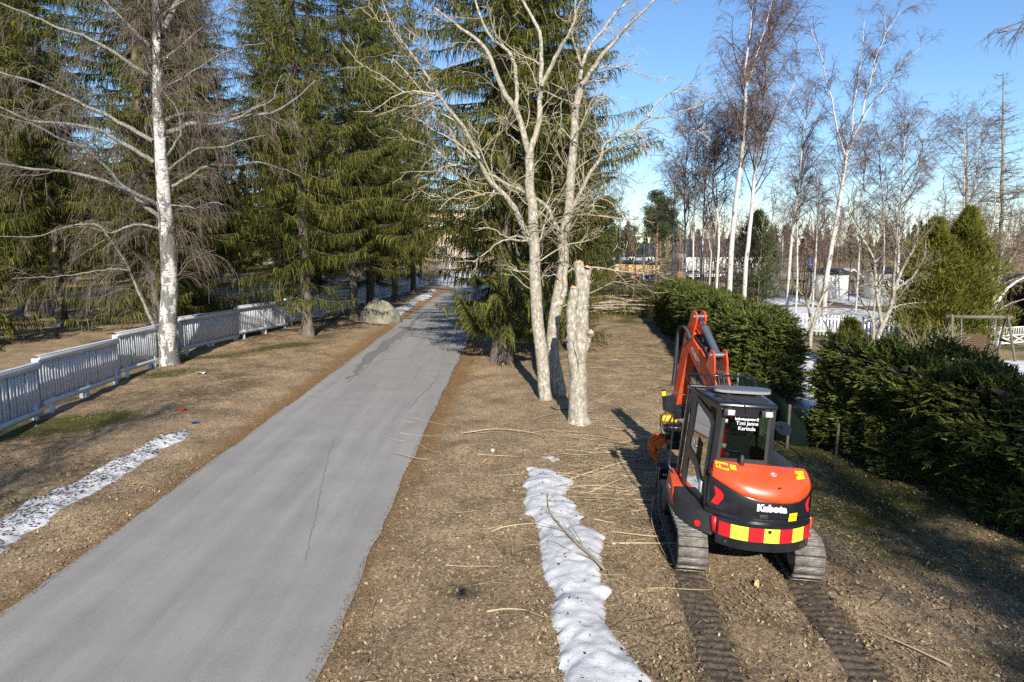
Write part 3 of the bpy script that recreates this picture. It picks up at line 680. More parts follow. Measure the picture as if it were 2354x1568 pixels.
b1 = G(705, 772); spruce(pA, b1[0], b1[1], .4, 1.0, 'spruce with bare sunlit lower trunk standing between fence and road')
b2 = G(812, 737); spruce(pB, b2[0], b2[1], 1.3, 1.0, 'spruce on the verge with a rusty dead bough hanging low')
spruce(pA, -9.7, 47, 2.2, 1.02, 'spruce just beyond the mossy boulder')
spruce(pB, -9.2, 54, 3.9, 1.05, 'spruce near the far end of the white fence')
spruce(pA, -8.9, 61.5, 5.0, .95, 'last but one spruce before the end of the fence')
b3 = G(966, 652); spruce(pB, b3[0], b3[1], .9, .8, 'spruce with mossy foot at the end of the fence')
spruce(pC, -17.6, 33.5, .3, 1.05, 'massive dark spruce right behind the white fence and big birch')
spruce(pD, -23.5, 29.5, 1.0, 1.15, 'low branched spruce drooping over the brown grass behind the fence')
spruce(pC, -29, 41, 2.4, .95, 'tall spruce at the back of the grass behind the fence')
spruce(pA, -20.5, 45, 3.3, 1.05, 'spruce deep behind the fence among dark trunks')
spruce(pB, -14.6, 43, 4.4, 1.1, 'spruce close behind the fence')
spruce(pC, -15.5, 55, 5.3, .95, 'broad spruce in the second row behind the fence')
spruce(pB, -25, 56, .2, 1.15, 'spruce far back in the left grove')
spruce(pA, -12.6, 66, 1.9, 1.0, 'spruce behind the far fence panels')
spruce(pC, -36, 52, 1.1, 1.0, 'spruce at the left edge of the grove')
spruce(pA, -31, 31, 4.0, 1.0, 'spruce overhanging the grey path behind the fence')
spruce(pD, -18.5, 38.5, 3.0, 1.2, 'spruce filling the gap left of the roadside row')
spruce(pB, -24.5, 37, 5.5, 1.15, 'dark spruce behind the drooping low branched one')
spruce(pA, -33, 46, .9, 1.1, 'spruce at the back corner of the brown grass')
spruce(pC, -21, 62, 2.7, .95, 'spruce in the third row behind the fence')
spruce(pD, -41, 44, 1.7, 1.3, 'broad spruce near the grey path')
spruce(pB, -11.3, 58, 2.2, 1.1, 'spruce squeezed between fence and second row')
bC = G(1156, 832)
spruce(pC, bC[0], bC[1], 4.1, 1.12, 'tall spruce right of the road with thick pale trunk')
spruce(pD, 1.9, 29.5, 2.0, .95, 'spruce with boughs down to the ground behind the lichened trunks')
spruce(pA, .9, 38, .7, 1.0, 'spruce behind the tall roadside spruce')
spruce(pD, 3.2, 36.5, .5, .8, 'smaller spruce next to the cleared grass strip')
spruce(pB, -.2, 50, 2.9, 1.0, 'far spruce shading the end of the road')
# spruces behind the viewpoint: their shade falls over the near hedge and mossy grass
for (x, y, rz, s_, lb) in ((14.8, -4.0, .6, (1.1, 1.1, .66), 'spruce shading the near hedge from beyond the mossy grass'), (10.8, -7.0, 2.5, (1.15, 1.15, .64), 'tall spruce whose shadow covers the near hedge'), (7.9, -3.5, 4.2, .42, 'spruce casting long stripes over the mossy grass')):
    spruce(pA if 'tall' in lb else pB, x, y, rz, s_, lb)

# low bough reaching over the road edge from the thick trunk
def bough(name, base, tip, label, seed, r0=.03, n=260):
    r = np.random.RandomState(seed); base = np.array(base); tip = np.array(tip); L = np.linalg.norm(tip - base)
    s = np.linspace(0, 1, n); sag = -.12 * L * np.sin(s * math.pi); P = base + np.outer(s, tip - base); P[:, 2] += sag
    o = unit(tip - base); side = unit(np.cross(o, (0, 0, 1)))
    A, B, D = [], [], []
    for sg in (-1, 1):
        l = (.18 + .5 * (1 - s) ** .7) * r.uniform(.6, 1.2, n) * np.clip(s * 3, .1, 1); e1 = unit(o * .6 + side * sg * r.uniform(.5, 1, n)[:, None] - np.array((0, 0, .2)))
        e2 = unit(o * .3 + side * sg * .5 - np.array((0, 0, 1.0)) * r.uniform(.3, 1.2, n)[:, None]); A.append(P); B.append(P + e1 * (l * .5)[:, None]); D.append(P + e1 * (l * .5)[:, None] + e2 * (l * .6)[:, None])
    Q = np.stack((np.concatenate(A), np.concatenate(B), np.concatenate(D)), 1); w = r.uniform(.011, .022, len(Q))[:, None]
    nb = NB(); nb.add(*ribbons(Q, np.concatenate((w * .7, w, w * .3), 1))); t = NB(); t.tube(P[::10], np.linspace(r0, .006, len(P[::10])), 5)
    return nb, t
root_s = [o for o in bpy.data.objects if o.get('label') == 'tall spruce right of the road with thick pale trunk'][0]
nbf, nbt = NB(), NB()
for i, (a, b) in enumerate((((1150, 770), (1068, 700)), ((1150, 640), (1100, 655)), ((1165, 760), (1235, 745)), ((1160, 700), (1230, 690)))):
    pa, pb = at(*a, bC[1]), at(*b, bC[1] - (1.8 if i < 2 else 2.4)); f, t = bough('', pa, pb, '', 50 + i)
    for src, dst in ((f, nbf), (t, nbt)):
        for V, L_, T in zip(src.v, src.l, src.t):
            pass
        dst.v += src.v; dst.l += [l + dst.n for l in src.l]; dst.t += src.t; dst.n += src.n
Rm = np.array(root_s.rotation_euler.to_matrix()); loc = np.array(root_s.location)
for nb_, nm, mt in ((nbf, 'low_bough', 'spruce'), (nbt, 'bough_stem', 'spruce_twig')):
    nb_.v = [((v - loc) @ Rm).astype(np.float32) for v in nb_.v]; nb_.obj(nm, MT[mt], root_s)

# ---- traced bare trees
def trace(lines, base_d, base, rng, mfac=1.0, m=22):
    """lines: list of (pixel points, r0, r1, depth lean); returns pts, radii arrays (local to base)"""
    P, R = [], []
    for ln in lines:
        uv, r0, r1, k = ln[:4]; d0 = ln[4] if len(ln) > 4 else 0.0
        q = []; acc = 0.0; prev = None
        for (u, v) in uv:
            if prev is not None: acc += math.hypot(u - prev[0], v - prev[1]) * S / FPX * base_d
            q.append(at(u, v, base_d + d0 + k * acc)); prev = (u, v)
        c = catmull(q, m); c[1:-1] += rng.randn(m - 2, 3) * .012
        P.append(c); R.append(np.linspace(r0, r1, m))
    return np.array(P) - np.asarray(base), np.array(R)
def build_bare(name, base, limbs, rad, trunk_n, cfg, mats, rng, label, cat, group, k=9):
    root = empty(name, base); tag(root, label, cat, group)
    for i in range(trunk_n): limbs[i, 0] = (limbs[i, 1, 0], limbs[i, 1, 1], min(limbs[i, 0, 2], -.4))
    nb = NB(); nb.add(*vtubes(limbs[:trunk_n], rad[:trunk_n], 14, rng)); nb.obj('trunk', MT[mats[0]], root, smooth=True)
    if len(limbs) > trunk_n:
        nb = NB(); nb.add(*vtubes(limbs[trunk_n:], rad[trunk_n:], k, rng)); nb.obj('limbs', MT[mats[1]], root, smooth=True)
    tw = NB()
    for pts, rr_, kk in levels(rng, limbs, rad, cfg): tw.add(*vtubes(pts, rr_, kk, rng))
    if tw.n: tw.obj('twigs', MT[mats[2]], root)
    return root
# the big birch by the fence
r = np.random.RandomState(5)
base = G(392, 838); D = base[1]
def c2(L): return [(x * .3297, y * .3297) for x, y in L]
def c3(L): return [(x * .348, y * .348 + 459.6) for x, y in L]
trunk = [(392, 850), (390, 838), (385, 770), (390, 690), (388, 600), (382, 500), (374, 420), (370, 340), (363, 250), (362, 170), (360, 80), (357, 0), (352, -140), (350, -300), (352, -430)]
lim = [(trunk, .37, .05, 0.0)]
lim += [
 (c2([(1150, 200), (1190, 110), (1235, 20), (1290, -120), (1330, -300), (1340, -600)]), .13, .02, .1),
 (c2([(1155, 925), (1250, 898), (1330, 860), (1500, 865), (1700, 808), (1900, 785), (2060, 690), (2200, 560)]), .10, .02, -.35),
 (c2([(1700, 800), (1780, 750), (1900, 700), (1925, 610), (1960, 520)]), .045, .012, -.35, -1.3),
 (c2([(1150, 840), (1250, 800), (1390, 785), (1550, 800), (1700, 780), (1850, 700)]), .07, .015, .25),
 (c2([(1180, 1180), (1290, 1090), (1390, 1035), (1550, 1025), (1700, 975), (1850, 940)]), .055, .012, -.5),
 (c2([(1200, 1300), (1290, 1250), (1400, 1180), (1480, 1150), (1640, 1155), (1800, 1130), (1950, 1170), (2100, 1230)]), .06, .012, .15),
 (c2([(1170, 1080), (1230, 980), (1262, 920), (1230, 760), (1110, 600), (1040, 480), (1000, 380)]), .05, .012, -.3),
 (c2([(1200, 1430), (1300, 1440), (1370, 1450), (1480, 1410), (1560, 1430)]), .035, .01, -.6),
 (c2([(1070, 985), (900, 890), (700, 780), (600, 740), (400, 640), (200, 560), (0, 500), (-200, 420)]), .085, .02, .1),
 (c2([(1070, 1130), (950, 1050), (800, 970), (680, 900), (450, 860), (200, 840), (0, 740), (-200, 700)]), .085, .02, -.3),
 (c2([(1120, 1520), (950, 1390), (800, 1290), (500, 1200), (250, 1180), (0, 1140), (-200, 1120)]), .085, .02, .3),
 (c2([(1110, 1430), (870, 1310), (760, 1180), (600, 1040), (430, 970), (250, 880), (0, 800)]), .075, .02, -.5),
 (c2([(1040, 530), (900, 440), (800, 370), (600, 260), (400, 190), (200, 100), (0, 20)]), .075, .02, -.2),
 (c2([(1050, 330), (960, 240), (820, 100), (700, -20), (560, -160)]), .06, .02, .3),
 (c2([(1130, 420), (1250, 330), (1400, 200), (1600, 60), (1800, -60)]), .06, .015, .2),
 (c2([(1120, 120), (1260, 20), (1450, -100), (1700, -200)]), .05, .015, -.4),
 (c2([(1110, 620), (1250, 560), (1450, 430), (1650, 330), (1850, 300)]), .045, .012, -.6),
 (c3([(1060, 190), (960, 165), (880, 165), (800, 195), (720, 215), (620, 160), (460, 170), (250, 240), (0, 240)]), .05, .012, -.35),
]
limbs, rad = trace(lim, D, base, r)
rad[0, :2] *= (1.35, 1.12)
cfg = [dict(dens=2.3, s0=.1, ang=.7, lsc=.33, lmin=.4, lmax=2.4, rmin=.008, rk=.011, nseg=6, wob=.2, grav=.02, gend=-.12, k=4, dropz=2.2),
       dict(dens=4.6, s0=.05, ang=.75, lsc=.7, lmin=.45, lmax=1.6, rmin=.005, rk=.006, nseg=5, wob=.13, grav=-.05, gend=-.5, k=3),
       dict(dens=10.0, s0=.05, ang=.5, lsc=.9, lmin=.5, lmax=1.5, rmin=.0045, rk=.004, nseg=4, wob=.06, grav=-.35, gend=-.45, k=1)]
build_bare('birch_tree', base, limbs, rad, 1, cfg, ('birch', 'limb', 'birch_twig'), r, 'big old birch with peeling white bark by the white fence', 'birch', 'birches')
# leaning sapling beside it
bs = G(372, 842); q = c3([(1055, 990), (1040, 900), (1000, 800), (960, 700), (900, 580), (840, 430), (770, 320), (700, 225), (640, 150)])
limbs, rad = trace([(q, .07, .02, .05), (c3([(850, 465), (760, 455), (650, 465), (480, 495), (290, 510), (80, 520)]), .03, .01, -.2), (c3([(690, 260), (600, 320), (480, 400)]), .025, .01, .2)], bs[1] + .6, bs, r)
build_bare('birch_sapling', bs, limbs, rad, 1, cfg[1:], ('limb', 'limb', 'birch_twig'), r, 'thin grey stem leaning left from the foot of the big birch', 'birch', 'birches')

# the lichened trunks right of the road
def c5(L): return [(1034 + x * .4396, y * .4396) for x, y in L]
def c4(L): return [(574.5 + x * .4396, y * .4396) for x, y in L]
def z5(L): return [(976.6 + x * .2931, 574.5 + y * .2931) for x, y in L]
acfg = [dict(dens=2.6, s0=.12, ang=.75, lsc=.40, lmin=.4, lmax=3.0, rmin=.009, rk=.011, nseg=7, wob=.2, grav=.02, gend=-.03, k=5, dropz=2.6),
        dict(dens=3.6, s0=.1, ang=.7, lsc=.55, lmin=.3, lmax=1.3, rmin=.0075, rk=.007, nseg=5, wob=.22, grav=.02, k=4),
        dict(dens=4.2, s0=.1, ang=.7, lsc=.5, lmin=.2, lmax=.7, rmin=.0058, rk=.005, nseg=3, wob=.2, grav=.03, k=1)]
r = np.random.RandomState(8)
base = G(1252, 918); D = base[1]
tA = [(1256, 926), (1250, 880), (1238, 760), (1232, 680)] + c5([(445, 1400), (437, 1250), (435, 1200), (430, 1050), (415, 900), (420, 800)])
lim = [(tA, .225, .14, 0),
 (c5([(420, 810), (400, 770), (380, 680), (345, 570), (280, 480), (230, 350), (190, 260), (130, 200), (60, 150), (0, 100), (-80, 40)]), .115, .03, -.15),
 (c5([(350, 570), (350, 480), (340, 350), (300, 260), (230, 210), (175, 130), (130, 0), (110, -100)]), .075, .025, .3, .1),
 (c5([(420, 800), (440, 730), (460, 650), (470, 520), (480, 440), (475, 300), (470, 170), (430, 90), (380, 0), (350, -80)]), .11, .035, .1),
 (c5([(480, 450), (530, 350), (580, 250), (620, 180), (650, 100), (660, 0), (680, -120)]), .075, .025, -.2),
 (c5([(430, 1280), (410, 1250), (370, 1150), (320, 1060), (230, 970), (190, 920), (160, 850), (110, 730), (70, 660), (0, 580)]) + c4([(990, 500), (930, 400), (830, 270), (740, 130), (690, 0)]), .11, .015, -.25),
 (c4([(990, 510), (930, 495), (860, 490), (800, 480), (700, 400), (600, 350), (540, 300), (480, 220)]), .035, .01, -.4, -1.0),
 (c5([(430, 1260), (390, 1258), (300, 1250), (250, 1270), (180, 1330), (120, 1370)]), .045, .012, -.5),
 (c5([(425, 1255), (360, 1235), (290, 1240), (230, 1200), (150, 1190)]), .04, .012, -.2),
 (c5([(240, 985), (200, 1030), (150, 1010), (80, 1000), (0, 1040), (-60, 1100)]), .035, .01, -.5, -.4),
 (c5([(440, 1420), (390, 1420), (330, 1415)]), .03, .01, -.3),
 (c5([(360, 750), (330, 720), (295, 690), (305, 600), (320, 560)]), .03, .01, -.6, -.1)]
limbs, rad = trace(lim, D, base, r); rad = rad * .86
build_bare('grey_tree', base, limbs, rad, 1, acfg, ('aspen', 'aspen', 'aspen_twig'), r, 'tall lichened bare tree with its trunk forking high over the road', 'tree', 'lichened bare trees')
r = np.random.RandomState(9)
base = G(1283, 908); D = base[1]
tB = [(1292, 918), (1283, 880), (1270, 800), (1275, 720), (1290, 640), (1295, 600)] + c5([(590, 1270), (590, 1230), (620, 1100), (635, 900), (650, 740), (660, 560), (690, 440)])
lim = [(tB, .235, .12, .02),
 (c5([(690, 440), (740, 370), (800, 280), (870, 210), (940, 120), (1030, 40), (1070, 0), (1150, -60)]), .09, .02, -.2),
 (c5([(680, 420), (690, 340), (740, 230), (800, 160), (860, 70), (940, 0), (1000, -60)]), .075, .02, .25),
 (c5([(690, 350), (660, 260), (640, 190), (650, 90), (690, 0), (700, -80)]), .05, .02, -.3),
 (c5([(640, 1090), (690, 990), (740, 890), (790, 830), (805, 760), (880, 710), (960, 670), (1030, 620), (1130, 610), (1250, 570), (1330, 540)]), .075, .012, -.2),
 (c5([(955, 675), (1005, 725), (1030, 790), (1042, 830)]), .028, .008, -.2, -1.2),
 (c5([(1030, 610), (1100, 520), (1200, 470), (1300, 440), (1400, 380)]), .028, .008, .3, -1.2),
 (c5([(960, 672), (1060, 670), (1160, 715), (1260, 690), (1330, 670)]), .025, .008, -.5, -1.0),
 (c5([(805, 745), (760, 640), (780, 570), (870, 540)]), .02, .006, .3, -.8),
 (c5([(690, 440), (740, 425), (830, 415)]), .035, .018, -.3),
 (c5([(740, 370), (800, 352), (870, 350), (960, 370), (1070, 405), (1200, 400)]), .03, .008, -.3),
 (c5([(640, 1060), (700, 1030), (790, 1035), (900, 1100), (980, 1150)]), .022, .007, -.4),
 (c5([(590, 1220), (540, 1160), (510, 1090), (440, 1030), (330, 980), (200, 910), (80, 870), (0, 860)]) + c4([(1000, 810), (930, 765), (830, 720)]), .075, .012, -.3),
 (c5([(600, 1230), (550, 1190), (510, 1190), (470, 1200)]), .03, .01, -.4),
 (c5([(660, 560), (620, 530), (540, 500), (480, 470), (400, 460)]), .035, .01, -.5),
 (c5([(640, 730), (600, 690), (580, 660), (580, 560), (585, 500)]), .03, .008, -.4),
 (c5([(590, 1500), (560, 1440), (500, 1440), (400, 1410)]), .03, .01, -.4),
 (z5([(1055, 420), (1090, 330), (1095, 200), (1112, 115)]), .12, .085, -.12)]
limbs, rad = trace(lim, D, base, r); rad = rad * .86
treeB = build_bare('grey_tree', base, limbs, rad, 1, acfg, ('aspen', 'aspen', 'aspen_twig'), r, 'bare tree with a long limb curving right against the sky', 'tree', 'lichened bare trees')
# the cut trunk with its sawn stems
r = np.random.RandomState(10)
base = G(1331, 968); D = base[1]
stems = [(z5([(1205, 1345), (1200, 1300), (1200, 1100), (1200, 900), (1215, 750), (1230, 600), (1230, 400), (1220, 250), (1203, 100)]), .27, .125, 0),
 (z5([(1175, 900), (1160, 760), (1150, 650), (1150, 500), (1163, 400), (1172, 300)]), .16, .115, -.06),
 (z5([(1235, 430), (1255, 330), (1265, 220), (1277, 140)]), .12, .10, -.05),
 (z5([(1245, 800), (1265, 740), (1290, 670), (1300, 645)]), .10, .075, -.3)]
limbs, rad = trace(stems, D, base, r)
rad[0, :3] *= np.array((1.4, 1.22, 1.06)); limbs[0, 0] = (limbs[0, 1, 0], limbs[0, 1, 1], -.4)
root = empty('cut_tree', base); tag(root, 'pollarded lichened trunk with four freshly sawn stems', 'tree', 'lichened bare trees')
for i in range(4):
    nb = NB(); V, F = vtubes(limbs[i:i + 1], rad[i:i + 1], 16, r); V = V + r.randn(*V.shape) * .006; nb.add(V, F); nb.obj('trunk' if i == 0 else 'sawn_stem', MT['aspen'], root, smooth=True)
    e = limbs[i, -1]; t = unit(limbs[i, -1] - limbs[i, -3]); u_ = unit(np.cross(t, (1, .3, 0))); w_ = np.cross(t, u_); a = np.arange(16) * math.pi / 8; R_ = rad[i, -1]
    ring = e + R_ * .97 * (np.cos(a)[:, None] * u_ + np.sin(a)[:, None] * w_) + t * .004; rim2 = ring * .5 + e * .5 + t * r.uniform(.01, .06, (16, 1))
    nb = NB(); V = np.vstack((ring, rim2, e + t * .05)); nb.add(V, [(k, (k + 1) % 16, 16 + (k + 1) % 16, 16 + k) for k in range(16)]); nb.add(V, [(16 + k, 16 + (k + 1) % 16, 32) for k in range(16)])
    for k in range(2):
        p = e + u_ * r.uniform(-.6, .6) * R_ + w_ * r.uniform(-.6, .6) * R_; nb.tube([p, p + t * r.uniform(.04, .10) + r.randn(3) * .02], [.022, .004], 4)
    nb.obj('cut_face', MT['cutwood'], root)
tw = NB()
for pts, rr_, kk in levels(r, limbs, rad, [dict(dens=1.0, ang=1.0, lsc=.5, lmin=.3, lmax=1.6, rmin=.006, nseg=7, wob=.2, gend=-.1, grav=.05, k=4), dict(dens=2.0, lsc=.5, lmin=.15, lmax=.7, rmin=.004, nseg=4, k=3)]): tw.add(*vtubes(pts, rr_, kk, r))
tw.obj('twigs', MT['aspen_twig'], root)

# ---- birches beyond the hedges
def c6(L): return [(1493.7 + x * .4396, y * .4396) for x, y in L]
bcfg = [dict(dens=2.8, s0=.25, ang=.6, lsc=.27, lmin=.8, lmax=3.4, rmin=.014, rk=.012, nseg=6, wob=.14, grav=.06, gend=-.05, k=4, taper=.35),
        dict(dens=5.0, s0=.08, ang=.7, lsc=.5, lmin=.5, lmax=1.7, rmin=.0078, rk=.008, nseg=4, wob=.14, grav=-.03, gend=-.3, k=1),
        dict(dens=10.0, s0=.08, ang=.6, lsc=.7, lmin=.45, lmax=1.3, rmin=.0062, rk=.005, nseg=3, wob=.12, grav=-.3, gend=-.45, k=1)]
BG = 'birches beyond the hedges'
def bare_birch(lines, D, label, seed, cfg_=bcfg, mats=('birch_thin', 'birch_thin', 'birch_twig_far'), m=22, name='birch_tree'):
    r = np.random.RandomState(seed); p0 = at(*lines[0][0][0], D); base = np.array(onz(p0[0], D))
    first = at(*lines[0][0][0], D)
    limbs, rad = trace(lines, D, base, r, m=m); rad = rad * (.64 if 'birch' in name else 1.1)
    limbs[0, 0] = (limbs[0, 0, 0] if first[2] < base[2] + .3 else limbs[0, 0, 0] - .05, 0, -.1)      # root the trunk in the ground
    limbs[0] = catmull(np.vstack((limbs[0, :1], limbs[0, 2:])), m)
    return build_bare(name, base, limbs, rad, 1, cfg_, mats, r, label, 'birch', BG, 6)
bare_birch([(c6([(405, 1560), (430, 1250), (450, 1050), (475, 850), (490, 700), (500, 500), (497, 380), (520, 200), (532, 50), (530, -40)]), .24, .03, 0),
            (c6([(505, 450), (560, 280), (600, 150), (640, 0), (660, -60)]), .10, .02, .1)], 40, 'tall white birch with two leading stems behind the far hedge', 31)
bare_birch([(c6([(475, 1560), (510, 1300), (530, 1100), (550, 900), (580, 720), (595, 520), (610, 350), (625, 200), (640, 120)]), .21, .03, 0),
            (c6([(540, 1110), (600, 1040), (660, 980), (740, 880)]), .06, .015, -.2), (c6([(575, 800), (640, 680), (700, 560), (760, 420), (800, 300)]), .06, .015, .2)], 41, 'white birch leaning right beside the tallest birch', 32)
bare_birch([(c6([(905, 1560), (940, 1350), (970, 1180), (1000, 1000), (1025, 830), (1045, 750)]), .23, .14, 0),
            (c6([(1030, 830), (1010, 780), (980, 680), (950, 520), (920, 420), (890, 280), (850, 180), (830, 140)]), .11, .02, -.1),
            (c6([(1045, 760), (1100, 640), (1130, 500), (1170, 380), (1220, 200), (1310, 60)]), .11, .02, .1),
            (c6([(1060, 720), (1150, 560), (1250, 420), (1340, 310), (1440, 230)]), .09, .02, -.2),
            (c6([(1055, 720), (1062, 560), (1090, 420), (1110, 250), (1120, 110)]), .07, .02, .2),
            (c6([(1150, 430), (1180, 300), (1230, 180), (1220, 60)]), .05, .02, .2)], 43, 'slanting birch trunk forking into a wide crown of stems', 33)
bare_birch([(c6([(715, 1600), (740, 1250), (760, 1100), (780, 950), (800, 720), (820, 600)]), .17, .03, 0), (c6([(765, 1100), (830, 1010), (880, 900)]), .05, .015, .1)], 48, 'slender birch standing in the garden snow', 34)
bare_birch([(c6([(770, 1580), (770, 1350), (772, 1150), (790, 950), (800, 800)]), .12, .02, 0)], 52, 'thin birch next to the slender one in the snow', 35)
bare_birch([(c6([(115, 1500), (120, 1300), (125, 1100), (128, 1000), (120, 900)]), .13, .03, 0)], 55, 'solitary white birch left of the birch thicket', 36)
bare_birch([(c6([(345, 1560), (360, 1200), (330, 1000), (345, 850), (400, 720), (440, 620)]), .13, .03, 0), (c6([(360, 1180), (310, 1130), (300, 1000), (320, 900)]), .07, .02, .2)], 44, 'crooked copper stemmed birch in the thicket', 37)
bare_birch([(c6([(265, 1520), (275, 1250), (285, 1050), (290, 850), (300, 650)]), .12, .02, 0)], 47, 'straight thin birch in the middle of the thicket', 38)
bare_birch([(c6([(180, 1520), (185, 1250), (180, 1050), (190, 850), (215, 640)]), .12, .02, 0)], 50, 'thin dark stemmed birch at the thicket edge', 39)
bare_birch([(c6([(225, 1540), (225, 1300), (235, 1050), (240, 850), (250, 700), (240, 600)]), .10, .02, 0), (c6([(228, 1300), (200, 1100), (170, 900), (150, 780)]), .06, .015, .1)], 46, 'twin stemmed birch in the thicket', 40)
bare_birch([(c6([(310, 1540), (320, 1350), (350, 1150), (390, 950), (420, 760), (460, 640)]), .09, .02, 0), (c6([(320, 1330), (290, 1150), (270, 950)]), .05, .015, .1)], 45, 'bushy young birch against the tallest birch', 41)
bare_birch([(c6([(1080, 1560), (1095, 1300), (1110, 1100), (1120, 900), (1130, 740)]), .12, .02, 0)], 54, 'thin birch right of the slanting forked birch', 42)
bare_birch([(c6([(690, 1420), (695, 1250), (700, 1140), (705, 1000)]), .12, .02, 0)], 70, 'distant slim birch before the far wood', 43)
bare_birch([(c6([(1295, 1480), (1300, 1280), (1315, 1000), (1330, 760), (1325, 640)]), .14, .02, 0), (c6([(1305, 1250), (1360, 1000), (1420, 800), (1460, 590)]), .09, .02, .1)], 50, 'birch with two tops behind the yellow green thuja', 44)
bare_birch([(c6([(1215, 1500), (1225, 1300), (1215, 1050), (1200, 850), (1215, 700)]), .11, .02, 0)], 56, 'thin birch between the forked birch and the thuja', 45)
bare_birch([(c6([(860, 1480), (870, 1250), (880, 1050), (880, 900)]), .12, .02, 0)], 58, 'thin grey birch behind the slanting birch', 46)
bare_birch([(c6([(1640, 1500), (1650, 1250), (1640, 1000), (1650, 800), (1630, 640)]), .14, .02, 0), (c6([(1645, 1200), (1700, 950), (1730, 760), (1740, 620)]), .08, .02, .1)], 52, 'grey birch left of the bare larch', 47)
bare_birch([(c6([(10, -40), (-30, 30)]), .01, .01, 0)], 30, 'x', 48) if False else None
src = [o for o in bpy.data.objects if o.get('label') == 'white birch leaning right beside the tallest birch'][0]
copy_tree(src, onz(7.6, -7.5), 1.0, .62, 'bare birch throwing a thin shadow stripe over the mossy grass'); copy_tree(src, onz(8.9, -12), 2.6, .75, 'bare birch whose long shadow falls past the right crawler track')
copy_tree(src, onz(-8.6, -3), 1.4, .6, 'bare birch throwing twig shadows over the left verge'); copy_tree(src, onz(-10.6, -5), 3.1, .7, 'bare birch shading the verge beside the white fence')
# grey multi-stemmed shrubs in the garden
gcfg = [dict(dens=3.4, s0=.2, ang=.6, lsc=.45, lmin=.4, lmax=2.2, rmin=.012, rk=.012, nseg=6, wob=.18, grav=.02, gend=-.02, k=4),
        dict(dens=4.0, s0=.1, ang=.7, lsc=.5, lmin=.35, lmax=1.1, rmin=.008, rk=.008, nseg=4, wob=.16, k=1),
        dict(dens=6.5, s0=.1, ang=.6, lsc=.5, lmin=.25, lmax=.7, rmin=.0065, nseg=3, wob=.15, k=1)]
def c7(L): return [(1551 + x * .3407, 459.6 + y * .3407) for x, y in L]
def garden_tree(lines, D, label, seed, name='bare_garden_tree', mats=('aspen', 'aspen', 'larch_twig'), cfg_=gcfg):
    o = bare_birch(lines, D, label, seed, cfg_, mats, name=name); o['category'] = 'tree'; o['group'] = 'bare garden trees'; return o
garden_tree([(c7([(1330, 1000), (1400, 850), (1460, 700), (1490, 560), (1560, 420), (1620, 300), (1650, 100)]), .10, .02, 0),
             (c7([(1400, 850), (1360, 620), (1340, 400), (1260, 250), (1180, 100), (1170, 0)]), .07, .02, .2), (c7([(1470, 700), (1480, 450), (1500, 200), (1510, 0)]), .06, .02, -.2),
             (c7([(1490, 600), (1600, 520), (1680, 380), (1690, 280)]), .05, .015, -.3), (c7([(1345, 420), (1440, 340), (1480, 300)]), .03, .01, -.2)], 30, 'grey bare garden tree with several stems spreading in front of the thuja', 61)
garden_tree([(c7([(900, 960), (930, 850), (960, 740), (1000, 640), (1060, 560), (1120, 470)]), .08, .015, 0),
             (c7([(930, 850), (900, 720), (930, 600), (930, 470), (960, 340)]), .06, .015, .2), (c7([(960, 760), (1080, 680), (1200, 600), (1330, 560)]), .05, .012, -.2),
             (c7([(940, 820), (1000, 780), (1150, 760), (1260, 700)]), .04, .012, -.4), (c7([(920, 780), (860, 640), (780, 560)]), .04, .012, -.2)], 33, 'low grey apple tree behind the near hedge end', 62)
garden_tree([(c7([(1340, 960), (1330, 800), (1230, 640), (1210, 520)]), .07, .015, 0), (c7([(1335, 850), (1450, 740), (1560, 700), (1700, 690)]), .05, .012, -.2), (c7([(1335, 820), (1350, 640), (1330, 500)]), .05, .012, .2)], 35, 'twiggy grey tree in front of the garden snow', 63)
garden_tree([(c7([(2120, 860), (2150, 700), (2180, 560), (2250, 430), (2330, 300), (2400, 150)]), .10, .02, 0), (c7([(2150, 690), (2140, 450), (2130, 250), (2160, 60), (2150, -100)]), .08, .02, .2),
             (c7([(2160, 650), (2230, 560), (2330, 520), (2450, 470)]), .06, .015, -.3), (c7([(2170, 600), (2210, 350), (2260, 150), (2300, -60)]), .07, .015, .1),
             (c7([(2150, 760), (2260, 700), (2380, 660)]), .05, .012, -.2), (c7([(2130, 600), (2090, 400), (2080, 200)]), .05, .015, -.1)], 38, 'dense bare tree standing in front of the dark arched shelter', 64)
# bare larch: straight trunk with level branches
def larch(D, u, v0, vtop, label, seed):
    r = np.random.RandomState(seed); p = at(u, v0, D); base = np.array(onz(p[0], D)); top = at(u + 8, vtop, D) - base; H = top[2]
    root = empty('larch_tree', base); tag(root, label, 'larch'); z = np.linspace(-.1, 1, 20)
    T = np.outer(z, top) + r.randn(20, 3) * .03; R = np.linspace(.2, .02, 20); nb = NB(); nb.add(*vtubes(T[None], R[None], 9, r)); nb.obj('trunk', MT['larch_twig'], root)
    n = 210; s = r.uniform(.12, .99, n); a = r.uniform(0, 6.28, n); L = (1 - s) * H * .26 + .35
    pts = sprout(r, np.outer(s, top), np.stack((np.cos(a), np.sin(a), np.full(n, .12)), -1), L, 6, .08, -.03, .07); rd = radii(.012 + .006 * L, .006, n, 7)
    nb = NB(); nb.add(*vtubes(pts, rd, 3, r))
    for q, w_, k in levels(r, pts, rd, [dict(dens=4.5, ang=.9, lsc=.35, lmin=.25, lmax=1.0, rmin=.009, nseg=3, wob=.12, grav=-.08, k=1), dict(dens=6, ang=.7, lsc=.5, lmin=.15, lmax=.5, rmin=.008, nseg=2, k=1)]): nb.add(*vtubes(q, w_, k, r))
    nb.obj('branches', MT['larch_twig'], root)
larch(46, 2298, 760, 165, 'bare larch with level tiered branches at the garden edge', 71)
